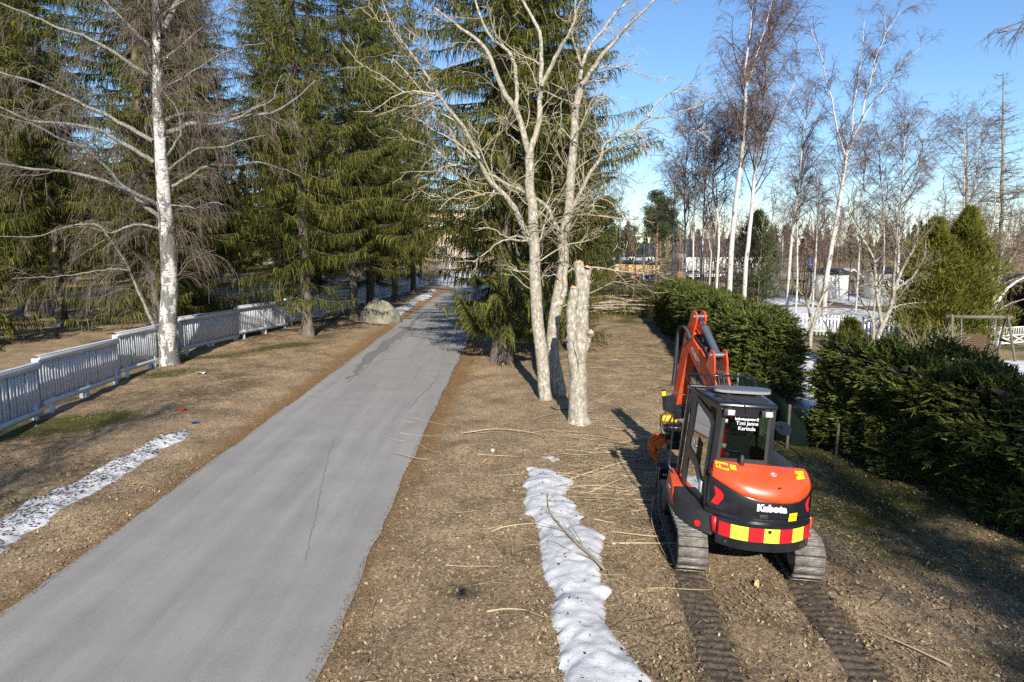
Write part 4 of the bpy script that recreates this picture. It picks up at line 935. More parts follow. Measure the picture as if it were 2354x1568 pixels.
larch(60, 2215, 740, 265, 'thinner bare larch behind the thuja', 72)
# birch twigs hanging into the top right corner from a tree standing outside the view
r = np.random.RandomState(77); base = np.array(onz(15.5, 13.0)); root = empty('birch_tree', base); tag(root, 'dark birch branch hanging into view high above the near hedge', 'birch', BG)
T = catmull([(0, 0, -.2), (.1, .1, 4), (0, .2, 9), (.2, .1, 15)], 20); nb = NB(); nb.add(*vtubes(T[None], np.linspace(.22, .05, 20)[None], 10, r)); nb.obj('trunk', MT['birch'], root)
tipA = at(2292, 70, 13.5) - base; L_ = catmull([(0, .1, 9.4), np.array((0, .1, 10.2)) * .45 + tipA * .55 + (0, 0, .4), tipA], 12)[None]
L2 = catmull([(0, .1, 9), np.array((0, .1, 9.0)) * .5 + tipA * .5 + (.2, .3, .6), tipA + (.35, .5, .1)], 12)[None]
LL = np.concatenate((L_, L2)); rd = radii([.05, .05], [.012, .012], 2, 12); nb = NB(); nb.add(*vtubes(LL, rd, 6, r)); 
for q, w_, k in levels(r, LL, rd, [dict(dens=9, s0=.55, ang=.6, lsc=.16, lmin=.4, lmax=1.0, rmin=.006, nseg=5, wob=.12, grav=-.1, gend=-.4, k=3), dict(dens=9, ang=.6, lsc=.6, lmin=.2, lmax=.7, rmin=.004, nseg=3, wob=.1, grav=-.3, k=3)]): nb.add(*vtubes(q, w_, k, r))
nb.obj('twigs', MT['birch_twig'], root)

# ---- thujas and pines
def blob_tree(name, base, prof, mat, label, cat, seed, n=14000, leaf=(.05, .11), w=.018, trunk_r=.08, H=4, group=None):
    """evergreen: short upright sprays through an uneven tapering volume"""
    r = np.random.RandomState(seed); root = empty(name, base); tag(root, label, cat, group)
    nb = NB(); nb.tube([(0, 0, -.1), (.02, 0, H * .5), (0, .02, H * .9)], [trunk_r, trunk_r * .7, .02], 7); nb.obj('trunk', MT['pine_bark'], root)
    zs, rs = zip(*prof); z = r.rand(n) ** .9 * H; R = np.interp(z / H, zs, rs)
    a = r.uniform(0, 6.28, n); lob = 1 + .28 * np.sin(a * 3 + z * 2.2) + .22 * np.sin(a * 5 - z * 3.7 + 1) + .2 * np.sin(z * 5.1 + a * 2) + .12 * r.randn(n)
    q = R * lob * (r.rand(n) ** .38); p = np.stack((np.cos(a) * q, np.sin(a) * q, z + r.randn(n) * .06), -1)
    d = unit(np.stack((np.cos(a) * .55, np.sin(a) * .55, np.full(n, .75)), -1) + r.randn(n, 3) * .35); l = r.uniform(*leaf, n)[:, None] * 2.2
    P = np.stack((p, p + d * l), 1); ww = r.uniform(.6, 1.3, n)[:, None] * w
    nb = NB(); nb.add(*ribbons(P, np.concatenate((ww, ww * .4), 1))); nb.obj('crown', MT[mat], root); return root
def gp(u, v): p = G(u, v); return p
t1 = at(2145, 600, 36); blob_tree('thuja', onz(t1[0], 36), [(0, 1.3), (.2, 1.9), (.5, 1.6), (.8, .9), (1, .15)], 'thuja', 'yellow green thuja behind the garden tree, shorter of the two', 'thuja', 1, 26000, H=6.6, w=.024, leaf=(.05, .12), group='thujas')
t2 = at(2222, 560, 36); blob_tree('thuja', onz(t2[0], 36), [(0, 1.4), (.2, 1.9), (.5, 1.5), (.8, .8), (1, .12)], 'thuja', 'tall yellow green thuja with pointed top behind the swing', 'thuja', 2, 28000, H=7.2, w=.024, leaf=(.05, .12), group='thujas')
t3 = at(2065, 760, 24); blob_tree('thuja', onz(t3[0], 27.5), [(0, .5), (.3, .6), (.7, .4), (1, .08)], 'thuja', 'small thuja beside the pale bare shrub', 'thuja', 3, 5000, H=1.9, w=.02, leaf=(.06, .12), group='thujas')
t4 = at(1735, 600, 62); blob_tree('pine_tree', onz(t4[0], 62), [(0, 1.5), (.25, 2.3), (.6, 1.7), (.85, .9), (1, .15)], 'pine', 'dark young pine behind the two white birches', 'pine', 4, 5200, H=8.0, w=.03, leaf=(.16, .3))
def pine(name, base, H, crown0, R, label, seed, n=9000, tr=.18):
    r = np.random.RandomState(seed); root = empty(name, base); tag(root, label, 'pine', 'pines in the distance')
    nb = NB(); nb.tube([(0, 0, -.2), (.1, 0, H * .5), (0, .1, H * .97)], [tr, tr * .7, .03], 8); nb.obj('trunk', MT['pine_bark'], root)
    nbr = 60; s = r.uniform(crown0, .98, nbr); a = r.uniform(0, 6.28, nbr); L = R * np.sqrt(np.clip(1 - ((s - crown0) / (1 - crown0)), .05, 1)) * r.uniform(.5, 1.1, nbr)
    st = sprout(r, np.stack((0 * s, 0 * s, s * H), -1), np.stack((np.cos(a), np.sin(a), .35 + 0 * a), -1), L, 4, .12, .02); nb = NB(); nb.add(*vtubes(st, radii(.04, .015, nbr, 5), 3, r)); nb.obj('branches', MT['pine_bark'], root)
    k = n // nbr; p = (st[:, 2:].reshape(-1, 3))[r.randint(0, nbr * 3, n)] + r.randn(n, 3) * np.array((.24, .24, .16)); d = unit(r.randn(n, 3) + np.array((0, 0, .7))) * r.uniform(.12, .26, (n, 1))
    nb = NB(); nb.add(*ribbons(np.stack((p, p + d * .6, p + d), 1), np.tile([[.02, .035, .01]], (n, 1)))); nb.obj('crown', MT['pine'], root)
def pine_px(u, vtop, D, crown0, R, label, seed, **k):
    p = at(u, vtop, D); b = onz(p[0], D); pine('pine_tree', b, p[2] - b[2], crown0, R, label, seed, **k)
pine_px(1393, 452, 62, .35, 1.9, 'slim pine with reddish trunk right of the road spruces', 1)
pine_px(1512, 440, 75, .5, 2.4, 'bushy pine left of the birch thicket', 2)
pine_px(1534, 455, 82, .45, 2.4, 'pine behind the bushy one at the thicket', 3)
pine_px(1345, 500, 95, .3, 2.6, 'distant pine left of the dark roofed house', 4)
pine_px(1455, 520, 140, .3, 3, 'far pine above the dark roofed house', 5, n=4000)
bare_birch([([(1424, 640), (1426, 560), (1428, 480), (1430, 420)], .14, .02, 0)], 68, 'single thin birch in front of the motorcycle shed', 49)

# ------------------------------------------------------------------ clipped spruce hedges
def hedge(name, line, width, H, label, seed, dens=420, z_under=.25, leaf=1.0, rough=.1, hs=(1, 1)):
    """line: plan points of the hedge's centre; sprigs over the whole rounded volume"""
    r = np.random.RandomState(seed); P = np.array(line, float); base = np.array(onz(*P[0])); root = empty(name, base); tag(root, label, 'hedge', 'clipped spruce hedges')
    seg = np.linalg.norm(np.diff(P, axis=0), axis=1); tot = seg.sum(); cum = np.concatenate(([0], np.cumsum(seg)))
    n = int(dens * (tot * (2 * H + width) + 2 * H * width))
    s = r.uniform(-.0, tot, n); ph = r.uniform(0, 1, n); pr = 2 * H + width
    q = ph * pr; hw = width / 2
    lat = np.where(q < H, -hw, np.where(q < H + width, q - H - hw, hw)); z = np.where(q < H, q, np.where(q < H + width, H, pr - q))
    nl = np.where(q < H, -1., np.where(q < H + width, 0, 1.)); nz_ = np.where((q >= H) & (q < H + width), 1., 0.); ns = np.zeros(n)
    e = r.rand(n) < (2 * H * width) / (tot * pr + 2 * H * width) + .02          # end caps
    end = r.rand(n) < .5; s = np.where(e, np.where(end, 0, tot), s); lat = np.where(e, r.uniform(-hw, hw, n), lat); z = np.where(e, r.uniform(0, H, n), z); nl = np.where(e, 0, nl); nz_ = np.where(e, 0, nz_); ns = np.where(e, np.where(end, -1., 1.), 0)
    # round the shoulders, taper, bumpy surface
    sh = np.clip((z / H - .75) / .25, 0, 1); lat = lat * (1 - .22 * sh ** 2); z = z - .10 * H * (np.abs(lat) / hw) ** 4 * (z > .7 * H)
    bumpy = smoothnoise(s * 1.0 + lat, z * 1.3 + lat * .7, 2.6, seed) * .10 + smoothnoise(s, z + lat, 6.5, seed + 3) * .06
    depth = -np.abs(r.normal(0, .12, n)) + rough * .2
    off = bumpy * (rough / .1) + depth
    lat = lat + nl * off; z = z + nz_ * off; s2 = s + ns * off
    z = z * np.interp(s, [0, tot], hs); z = np.maximum(z, z_under * r.uniform(.3, 1.4, n))
    i = np.clip(np.searchsorted(cum, s2) - 1, 0, len(seg) - 1); t = (s2 - cum[i]) / seg[i]
    T = (P[1:] - P[:-1]) / seg[:, None]; tx = T[i]; nx = np.stack((tx[:, 1], -tx[:, 0]), -1)
    xy = P[i] + tx * (s2 - cum[i])[:, None] + nx * lat[:, None]
    p = np.column_stack((xy, hz(xy[:, 0], xy[:, 1]) + z))
    nrm = np.column_stack((tx * ns[:, None] + nx * nl[:, None], nz_)); nrm[:, 2] += .28
    d = unit(nrm + r.randn(n, 3) * .45 + np.column_stack((tx * r.choice([-.5, .5], n)[:, None], np.zeros(n))))
    L = r.uniform(.13, .30, n) * leaf; up = np.array((0, 0, 1.)); sd = unit(np.cross(d, up + r.randn(n, 3) * .3))
    nb = NB(); tip = p + d * L[:, None]; tip[:, 2] -= .12 * L
    nb.add(*ribbons(np.stack((p, p * .4 + tip * .6, tip), 1), np.tile([[.012, .014, .003]], (n, 1)) * leaf))
    for f, l in ((.2, .42), (.45, .38), (.68, .28)):
        for sg in (-1, 1):
            k = r.rand(n) < .85; o = p[k] + d[k] * (L[k] * f)[:, None]; e_ = unit(d[k] * .8 + sd[k] * sg * .75 + r.randn(k.sum(), 3) * .15) * (L[k] * l * r.uniform(.7, 1.3, k.sum()))[:, None]
            nb.add(*ribbons(np.stack((o, o + e_), 1), np.tile([[.012, .005]], (k.sum(), 1)) * leaf))
    nb.v = [(v - base).astype(np.float32) for v in nb.v]; nb.obj('foliage', MT['hedge'], root)
    # dead inner twigs and stems
    m = int(tot * 2.2) + 2; nb = NB()
    for q_ in np.linspace(.2, tot - .2, m):
        i_ = min(np.searchsorted(cum, q_) - 1, len(seg) - 1); i_ = max(i_, 0); c = P[i_] + T[i_] * (q_ - cum[i_]); c = c + r.randn(2) * .08; g = onz(*c)
        nb.tube([np.array(g) - base - (0, 0, .1), np.array(g) - base + (r.normal(0, .05), r.normal(0, .05), H * .9)], [.045, .01], 6)
    nb.obj('stems', MT['spruce_bark'], root)
    k = 2600 * tot / 5; k = int(k); s = r.uniform(.1, tot - .1, k); i = np.clip(np.searchsorted(cum, s) - 1, 0, len(seg) - 1); tx = T[i]; nx = np.stack((tx[:, 1], -tx[:, 0]), -1)
    lt = r.normal(0, .12, k) * width; xy = P[i] + tx * (s - cum[i])[:, None] + nx * lt[:, None]; zz = r.uniform(.25, .93, k) * H; p = np.column_stack((xy, hz(xy[:, 0], xy[:, 1]) + zz))
    d = unit(np.column_stack((nx * np.sign(lt)[:, None] + tx * r.normal(0, .8, k)[:, None], r.normal(.1, .3, k)))) * r.uniform(.3, .7, (k, 1)) * width * .55
    nb = NB(); nb.add(*ribbons(np.stack((p - base, p + d * .5 - base, p + d - base), 1), np.tile([[.05, .06, .02]], (k, 1)))); nb.obj('inner_twigs', MT['hedge_dead'], root)
    return root
hedge('spruce_hedge', [(7.7, 20.1), (8.1, 24), (8.8, 30), (9.7, 41)], 1.75, 2.45, 'tall dense clipped spruce hedge behind the excavator boom', 1, 125, leaf=1.6)
hedge('spruce_hedge', [(11.2, 5.2), (9.9, 9.2), (9.0, 12.4), (8.1, 16.2)], 1.55, 2.45, 'loose dark spruce hedge along the mossy grass', 2, 270, leaf=1.4, rough=.2, hs=(.72, 1.0))
# netting, post and board by the hedge
nb = NB(); n_, m_ = 22, 12; A = [at(1697, 862, 16.6), at(1757, 886, 16.2), at(1816, 936, 15.6), at(1874, 1018, 15.8)]; B = [np.array(onz(a[0] + .1, a[1] - .1, .02)) for a in A]
ta, tb = catmull(A, n_), catmull(B, n_); g = np.array([[ta[i] * (1 - j / (m_ - 1)) + tb[i] * j / (m_ - 1) for i in range(n_)] for j in range(m_)]); g[:, :, 1] += .10 * np.sin(np.arange(n_) * .9)[None] * np.sin(np.arange(m_) / (m_ - 1) * 3.1)[:, None]
i = (np.arange(m_ - 1)[:, None] * n_ + np.arange(n_ - 1)[None]).ravel(); V = g.reshape(-1, 3); nb.add(V, np.stack((i, i + 1, i + n_ + 1, i + n_), -1)); V2 = V + np.array((0, .012, 0)); nb.add(V2, np.stack((i + n_, i + n_ + 1, i + 1, i), -1))
o = empty('netting_screen', B[1]); tag(o, 'dark green netting screen sagging from posts between the hedges', 'netting'); nb.v = [(v - B[1]).astype(np.float32) for v in nb.v]; nb.obj('net', MT['net'], o, smooth=True)
nb = NB(); pb = G(1808, 1031); nb.tube([pb - B[1] - (0, 0, .2), at(1815, 930, pb[1]) - B[1]], .035, 7); nb.obj('post', MT['oldwood'], o)
nb = NB(); pb = np.array(onz(A[0][0], A[0][1])); nb.tube([pb - B[1] - (0, 0, .2), A[0] - B[1] + (0, .03, .05)], .035, 7); nb.obj('post', MT['oldwood'], o)
pb = G(1917, 1100); nb = NB(); nb.tube([(0, 0, -.2), (.03, .04, 1.15)], .028, 6); o = nb.obj('hedge_stake', MT['oldwood']); o.location = tuple(pb); tag(o, 'weathered wooden stake at the foot of the loose hedge', 'stake')
pb = G(1545, 762); nb = NB(); nb.box((0, 0, .75), (1.0, .08, 1.5)); nb.box((-.42, .12, .7), (.08, .12, 1.4)); nb.box((.42, .12, .7), (.08, .12, 1.4)); o = nb.obj('dark_board', MT['blackm'], bevel=.01); o.location = tuple(pb); o.rotation_euler = (.05, 0, -.2); tag(o, 'dark board leaning at the far end of the tall hedge', 'board')

# ------------------------------------------------------------------ white fence on the left
def fence():
    # plan of the fence and pixel lines of its top edge
    root = empty('white_fence', onz(-12.4, 17)); tag(root, 'long weathered white board fence stepping along the left side of the road', 'fence')
    base = np.array(root.location)
    plan = [(-11.6, 12.6), (-13.45, 25.0), (-13.3, 30), (-12.2, 37), (-10.4, 52), (-9.2, 66), (-8.75, 71.5)]
    P = np.array(plan, float); seg = np.linalg.norm(np.diff(P, axis=0), axis=1); cum = np.concatenate(([0], np.cumsum(seg)))
    def pt(s):
        i = int(np.clip(np.searchsorted(cum, s) - 1, 0, len(seg) - 1)); t = (P[i + 1] - P[i]) / seg[i]; return P[i] + t * (s - cum[i]), t
    slat = NB(); slat.box((0, 0, .5), (.122, .022, 1.0)); slat_me = slat.mesh('slat'); slat_me.materials.append(MT['fence'])
    post = NB(); post.box((0, 0, .5), (.11, .11, 1.0)); post_me = post.mesh('post'); post_me.materials.append(MT['fence'])
    rail = NB(); rail.box((0, 0, 0), (1.0, .05, .15)); rail_me = rail.mesh('rail'); rail_me.materials.append(MT['fence'])
    r = random.Random(5); s = .0; k = 0; tot = cum[-1]; nsl = 0; far = NB()
    PL = 4.9
    while s < tot - 1:
        L = min(PL if s < 34 else 3.2, tot - s); a, t = pt(s + .02); b, _ = pt(s + L - .02); d = (b - a); Ld = np.linalg.norm(d); d = d / Ld; nrm = np.array((d[1], -d[0]))      # road side
        za, zb = hz(*a), hz(*b); zt0 = za + 1.58 + r.uniform(-.03, .03); zt1 = zt0 - .16 + (zb - za)   # each panel sags a little, the next steps up
        if s > 34: zt1 = zt0 - .10
        ang = math.atan2(d[1], d[0]); slope = math.atan2(zt1 - zt0, Ld); body = 1.27
        panel = empty('fence_panel'); panel.parent = root; panel.location = tuple(np.array((a[0], a[1], zt0)) - base); panel.rotation_euler = (0, 0, ang)
        shear = (zt1 - zt0) / Ld
        def put(me, nm, x, yoff, z, sx, sz, ry=0):
            o = bpy.data.objects.new(nm, me); C.objects.link(o); o.parent = panel; o.location = (x, yoff, z + shear * x); o.scale = (sx, 1, sz); o.rotation_euler = (0, ry, 0); return o
        for zz, yo in ((-.075, -.055), (-body + .02, -.055)): put(rail_me, 'rail', Ld / 2, yo, zz, Ld, 1, -slope)
        for zz in (-.3, -body + .28): 
            q = put(rail_me, 'back_rail', Ld / 2, .05, zz, Ld, .6, -slope)
        bb = put(rail_me, 'back_board', Ld / 2, .03, -body / 2, Ld, (body - .1) / .15, 0); bb.scale = (Ld, .3, (body - .14) / .15); bb.rotation_euler = (0, -slope, 0)
        cap = put(rail_me, 'cap_board', Ld / 2, -.015, .018, Ld, .22, -slope); cap.scale = (Ld, 2.6, .2)
        n = int(Ld / .15)
        for j in range(n):
            x = (j + .5) * Ld / n
            if nsl < 290:
                q = put(slat_me, 'slat', x, r.uniform(-.012, .006), -body + .05 + r.uniform(-.01, .01), 1, body - .09, r.gauss(0, .006)); q.rotation_euler[2] = r.gauss(0, .03); nsl += 1
            else:
                w = np.array((a[0], a[1])) + d * x; far.box((w[0] - base[0], w[1] - base[1], zt0 + shear * x - base[2] - body / 2), (.122, .022, body - .12), rz=ang)
        for x in (.06, Ld / 2, Ld - .06):
            w = np.array((a[0], a[1])) + d * x; zg = float(hz(*w)); q = put(post_me, 'post', x, .09 if x != Ld / 2 else .09, zg - .25 - zt0 - shear * x, 1, zt0 + shear * x - zg + .2)
        # stub legs below the bottom board
        for x in (.5, Ld / 2 + .1, Ld - .3):
            w = np.array((a[0], a[1])) + d * x; zg = float(hz(*w)); put(post_me, 'leg', x, -.01, zg - .2 - zt0 - shear * x, .9, zt0 - body - zg + .2 + .1 + shear * 0)
        s += L; k += 1
    o = far.obj('far_slats', MT['fence'], root); o['kind'] = 'stuff'
fence()

# ------------------------------------------------------------------ boulder, stump, far things on the left
def rock(name, loc, size, label, seed, mat='stone'):
    r = np.random.RandomState(seed); n, m = 22, 14; th = np.linspace(0, 2 * math.pi, n, endpoint=False); ph = np.linspace(-.5, math.pi / 2, m)
    T, Ph = np.meshgrid(th, ph); R = 1 + .16 * np.sin(2 * T + 1) + .1 * np.sin(3 * T + Ph * 2) + .08 * np.sin(5 * T - Ph * 3) + r.randn(*T.shape) * .02
    V = np.stack((np.cos(T) * np.cos(Ph) * R * size[0], np.sin(T) * np.cos(Ph) * R * size[1], np.sin(Ph) * R * size[2]), -1); i = (np.arange(m - 1)[:, None] * n + np.arange(n)[None]); j = (np.arange(m - 1)[:, None] * n + ((np.arange(n) + 1) % n)[None])
    nb = NB(); nb.add(V, np.stack((i, j, j + n, i + n), -1).reshape(-1, 4)); o = nb.obj(name, MT[mat], smooth=True); o.location = tuple(loc); tag(o, label, 'boulder', 'boulders'); return o
p = G(868, 742); rock('boulder', (p[0], p[1] + .4, p[2]), (1.0, .8, 1.05), 'mossy boulder on the verge under the spruces', 1)
p = G(1062, 658); rock('boulder', p, (.8, .6, .7), 'grey boulder at the end of the road by the snow', 2)
p = G(1742, 676); rock('boulder', p, (2.6, 1.6, 1.7), 'grey boulder heap at the far end of the garden', 3)
p = G(1306, 935); rock('boulder', p, (.42, .3, .05), 'flat stone in the litter between the lichened trunks', 4)

# ------------------------------------------------------------------ the excavator
def text_mesh(body, size, mat, bold=0.0, extr=.002, sx=1.0):
    cu = bpy.data.curves.new('lettering', 'FONT'); cu.body = body; cu.size = size; cu.align_x = 'CENTER'; cu.align_y = 'CENTER'; cu.extrude = extr; cu.offset = bold; cu.resolution_u = 3
    o = bpy.data.objects.new('lettering_tmp', cu); C.objects.link(o); dg = bpy.context.evaluated_depsgraph_get(); dg.update()
    me = bpy.data.meshes.new_from_object(o.evaluated_get(dg)); bpy.data.objects.remove(o); bpy.data.curves.remove(cu)
    me.materials.clear(); me.materials.append(MT[mat]); me.transform(Matrix.Scale(sx, 4, (1, 0, 0))); return me
def excavator():
    root = empty('excavator', onz(EX[0], EX[1], .0), (0, math.radians(2.3), -HEAD)); tag(root, 'orange and black crawler excavator with cab seen from behind', 'excavator')
    root.rotation_mode = 'XYZ'; Mw = Matrix.Translation(root.location) @ root.rotation_euler.to_matrix().to_4x4(); Mi = Mw.inverted()
    def loc(p): return np.array(Mi @ Vector(p))
    # ---- tracks
    Rt, half, zc = .285, .93, .325; per = 4 * half + 2 * math.pi * Rt; ns = 40
    def path(s):
        s = s % per
        if s < 2 * half: return half - s, zc + Rt, math.pi          # top, running back
        s -= 2 * half
        if s < math.pi * Rt: a = math.pi / 2 + s / Rt; return -half + Rt * math.cos(a), zc + Rt * math.sin(a), a + math.pi / 2
        s -= math.pi * Rt
        if s < 2 * half: return -half + s, zc - Rt, 0.0
        s -= 2 * half; a = -math.pi / 2 + s / Rt; return half + Rt * math.cos(a), zc + Rt * math.sin(a), a + math.pi / 2
    sh = NB(); sh.box((0, 0, .0), (.40, .126, .032)); shoe_me = sh.mesh('shoe'); shoe_me.materials.append(MT['shoe'])
    rd = NB(); rd.box((0, .046, .020), (.385, .010, .016)); rd.box((0, .018, .019), (.38, .009, .012)); ridge_me = rd.mesh('ridge'); ridge_me.materials.append(MT['shoe_wear'])
    for sx in (-1, 1):
        x0 = sx * .78; nb = NB(); pts = [path(i / 48 * per) for i in range(48)]
        inn = [(y, z) for y, z, a in [(p[0] - math.sin(p[2]) * -.0, p[1], p[2]) for p in pts]]
        V = []
        for (y, z, a) in pts:
            nx_, nz_ = math.sin(a), -math.cos(a)
            for rr_ in (-.012, -.05):
                for xx in (-.17, .17): V.append((x0 + xx, y + nx_ * rr_, z + nz_ * rr_))
        F = []
        for i in range(48):
            j = (i + 1) % 48; a, b = i * 4, j * 4; F += [(a, b, b + 1, a + 1), (a + 2, a + 3, b + 3, b + 2), (a, a + 2, b + 2, b), (a + 1, b + 1, b + 3, a + 3)]
        nb.add(V, F); tr = nb.obj('track', MT['rubber'], root)
        for i in range(ns):
            y, z, a = path((i + .3) / ns * per); o = bpy.data.objects.new('shoe', shoe_me); C.objects.link(o); o.parent = tr; o.location = (x0, y, z); o.rotation_euler = (a + math.pi, 0, 0)
            q = bpy.data.objects.new('ridge', ridge_me); C.objects.link(q); q.parent = tr; q.location = (x0, y, z); q.rotation_euler = (a + math.pi, 0, 0)
        nb = NB(); nb.box((x0 - sx * .02, 0, .33), (.2, 1.7, .22)); nb.obj('track_frame', MT['blackm'], root, bevel=.02)
        for y in (-.93, .93):
            nb = NB(); nb.tube([(x0 - .15, y, zc), (x0 - .13, y, zc), (x0 + .13, y, zc), (x0 + .15, y, zc)], [.2, .235, .235, .2], 28); w = nb.obj('idler_wheel' if y > 0 else 'sprocket', MT['blackm'], root, bevel=.008)
            nb = NB(); nb.tube([(x0 - sx * .15, y, zc), (x0 - sx * .19, y, zc)], [.12, .1], 18); nb.obj('hub', MT['shoe'], w)
        for y in (-.5, -.17, .17, .5):
            nb = NB(); nb.tube([(x0 - .13, y, .12), (x0 + .13, y, .12)], .085, 16); nb.obj('roller', MT['blackm'], root)
    nb = NB(); nb.box((0, 0, .42), (1.2, .8, .24)); nb.box((0, 0, .3), (.9, .5, .1)); nb.obj('undercarriage', MT['blackm'], root, bevel=.03)
    nb = NB(); nb.tube([(0, 0, .52), (0, 0, .66)], .42, 28); nb.obj('slew_ring', MT['blackm'], root)
    # ---- dozer blade
    prof = [(-.97, 1.72, .22), (-.97, 1.62, .3), (-.97, 1.58, .46), (-.97, 1.62, .62), (-.97, 1.72, .70), (-.97, 1.78, .68), (-.97, 1.70, .58), (-.97, 1.67, .46), (-.97, 1.70, .32), (-.97, 1.78, .22)]
    nb = NB(); nb.ext(prof, (1.94, 0, 0)); bl = nb.obj('dozer_blade', MT['black'], root, bevel=.008)
    nb = NB(); nb.box((-.93, 1.53, .46), (.05, .12, .4)); nb.box((.93, 1.53, .46), (.05, .12, .4)); nb.box((-.6, 1.2, .4), (.1, .85, .12)); nb.box((.6, 1.2, .4), (.1, .85, .12)); nb.obj('blade_arms', MT['black'], root, bevel=.01)
    for dx in (-.86, -.82): nb = NB(); nb.box((dx, 1.565, .52), (.028, .004, .035)); nb.obj('sticker', MT['letter'], bl)
    # ---- house lower body
    xc, hw = .075, .70
    def yr(x): return -1.34 + .34 * abs((x - xc) / hw) ** 2.6
    X = np.linspace(-.60, .75, 29)
    deck = [(-.93, .62), (-.95, -.2), (-.92, -.55), (-.76, -.92), (-.60, -1.03)] + [(x, yr(x) + .12) for x in np.linspace(-.5, .7, 11)] + [(.82, -.85), (.86, .2), (.8, .72), (.2, .95), (-.4, .95)]
    nb = NB(); nb.ext([(x, y, .66) for x, y in deck[::-1]], (0, 0, .12)); nb.obj('deck', MT['blackm'], root, bevel=.01)
    # black corner skirt on the left
    sk = [(-.955, -.18), (-.945, -.55), (-.80, -.93), (-.56, -1.17), (-.42, -1.0), (-.62, -.75), (-.66, -.18)]
    nb = NB(); b_ = [(x, y, .64) for x, y in sk]; t_ = [(x * .97, y * .97, .92 if i in (1, 2, 3) else .95) for i, (x, y) in enumerate(sk)]; n = len(sk)
    nb.add(b_ + t_, [tuple(range(n))[::-1][::-1]]); nb.add(b_ + t_, [tuple(range(n, 2 * n))[::-1]]); nb.add(b_ + t_, [(i, (i + 1) % n, n + (i + 1) % n, n + i) for i in range(n)]); nb.obj('corner_skirt', MT['blackm'], root, bevel=.02)
    nb = NB(); nb.hexa([(-.965, -.30, .66), (-.80, -.30, .66), (-.80, .50, .70), (-.965, .50, .70)], [(-.955, -.16, .90), (-.66, -.20, .93), (-.7, .45, 1.04), (-.94, .45, 1.03)]); op = nb.obj('side_panel', MT['orange_d'], root, bevel=.02)
    me = text_mesh('U50-5', .09, 'letter'); o = link('model_lettering', me, None, op); o.matrix_local = Matrix.Translation((-.967, .1, .83)) @ Matrix.Rotation(math.radians(-90), 4, 'Z') @ Matrix.Rotation(math.radians(90), 4, 'X')
    # right body block and black tank cover
    nb = NB(); nb.hexa([(.24, -1.0, .78), (.80, -.92, .78), (.84, .65, .78), (.24, .65, .78)], [(.24, -.95, 1.5), (.72, -.9, 1.42), (.74, .55, 1.3), (.24, .6, 1.35)]); nb.obj('right_body', MT['black'], root, bevel=.05)
    g = NB(); na, nb_ = 13, 11; V = []
    for i in range(na):
        for j in range(nb_):
            a, b = i / (na - 1), j / (nb_ - 1); x = .27 + .46 * a - .0; y = -.96 + 1.35 * b; hgt = (math.sin(math.pi * min(1, max(0, .08 + a * .92))) ** .5) * (1 - .35 * b) * math.sin(math.pi * (.12 + .8 * b)) ** .35
            V.append((x + .03 * math.sin(b * 3.1), y, 1.42 + .24 * hgt - .10 * a))
    F = [(i * nb_ + j, (i + 1) * nb_ + j, (i + 1) * nb_ + j + 1, i * nb_ + j + 1) for i in range(na - 1) for j in range(nb_ - 1)]
    g.add(V, F); g.obj('tank_cover', MT['blackm'], root, smooth=True)
    # ---- engine hood: black rear door, orange top
    def zlow(x): return float(np.interp(x, [-.6, -.45, -.25, 0, .3, .55, .68, .75], [1.44, 1.38, 1.30, 1.245, 1.22, 1.225, 1.27, 1.36]))
    def surf(fn, na_, nb2, name, mat, parent, smooth=True):
        V = [fn(i / (na_ - 1), j / (nb2 - 1)) for i in range(na_) for j in range(nb2)]
        F = [(i * nb2 + j, (i + 1) * nb2 + j, (i + 1) * nb2 + j + 1, i * nb2 + j + 1) for i in range(na_ - 1) for j in range(nb2 - 1)]
        n_ = NB(); n_.add(V, F); o = n_.obj(name, mat, parent, smooth=smooth)
        so = o.modifiers.new('solid', 'SOLIDIFY'); so.thickness = .02; so.offset = -1; return o
    def hood(a, b):
        x = -.60 + 1.35 * a; zl = zlow(x); zt = 1.63 - .05 * a; y0 = yr(x) - .018; q = b * math.pi / 2
        edge = min(a, 1 - a); pull = .05 * max(0, 1 - edge / .06) ** 2
        bul = .02 * math.sin(b * math.pi)
        return (x - (pull if a > .5 else -pull) * b, y0 + (-.885 - y0) * (1 - math.cos(q)) ** .85 - bul * .3, zl + (zt - zl) * math.sin(q) ** .9 - pull * b)
    hd = surf(hood, 41, 15, 'engine_hood', MT['orange'], root)
    nb = NB(); nb.ext([hood(0, b) for b in np.linspace(0, 1, 12)] + [(-.6, -.86, 1.43)], (.03, 0, 0)); nb.ext([hood(1, b) for b in np.linspace(0, 1, 12)] + [(.75, -.86, 1.36)], (-.03, 0, 0)); nb.obj('hood_end', MT['orange'], hd)
    rearp = surf(lambda a, b: (-.62 + 1.385 * a, yr(-.62 + 1.385 * a) + .004 - .03 * math.sin(b * 3.0), .93 + (zlow(-.62 + 1.385 * a) + .03 - .93) * b), 35, 8, 'engine_door', MT['black'], root)
    nb = NB(); nb.ext([(-.64, -.86, .7), (-.64, yr(-.6) + .06, .7), (.3, -1.15, .7), (.76, yr(.74) + .05, .7), (.76, -.86, .7)], (0, 0, .7)); nb.obj('engine_block', MT['blackm'], root)
    # lip and bumper (counterweight)
    def plan_band(x0, x1, o_, thick, z0, z1, name, mat, parent, bevel=.015):
        xs = np.linspace(x0, x1, 21); out = [(x, yr(x) - o_, z0) for x in xs]; inn = [(x, yr(x) - o_ + thick, z0) for x in xs[::-1]]; n_ = NB(); n_.ext(out + inn, (0, 0, z1 - z0)); return n_.obj(name, mat, parent, bevel=bevel)
    plan_band(-.64, .79, .03, .3, .93, 1.0, 'rear_lip', MT['black'], root, .02)
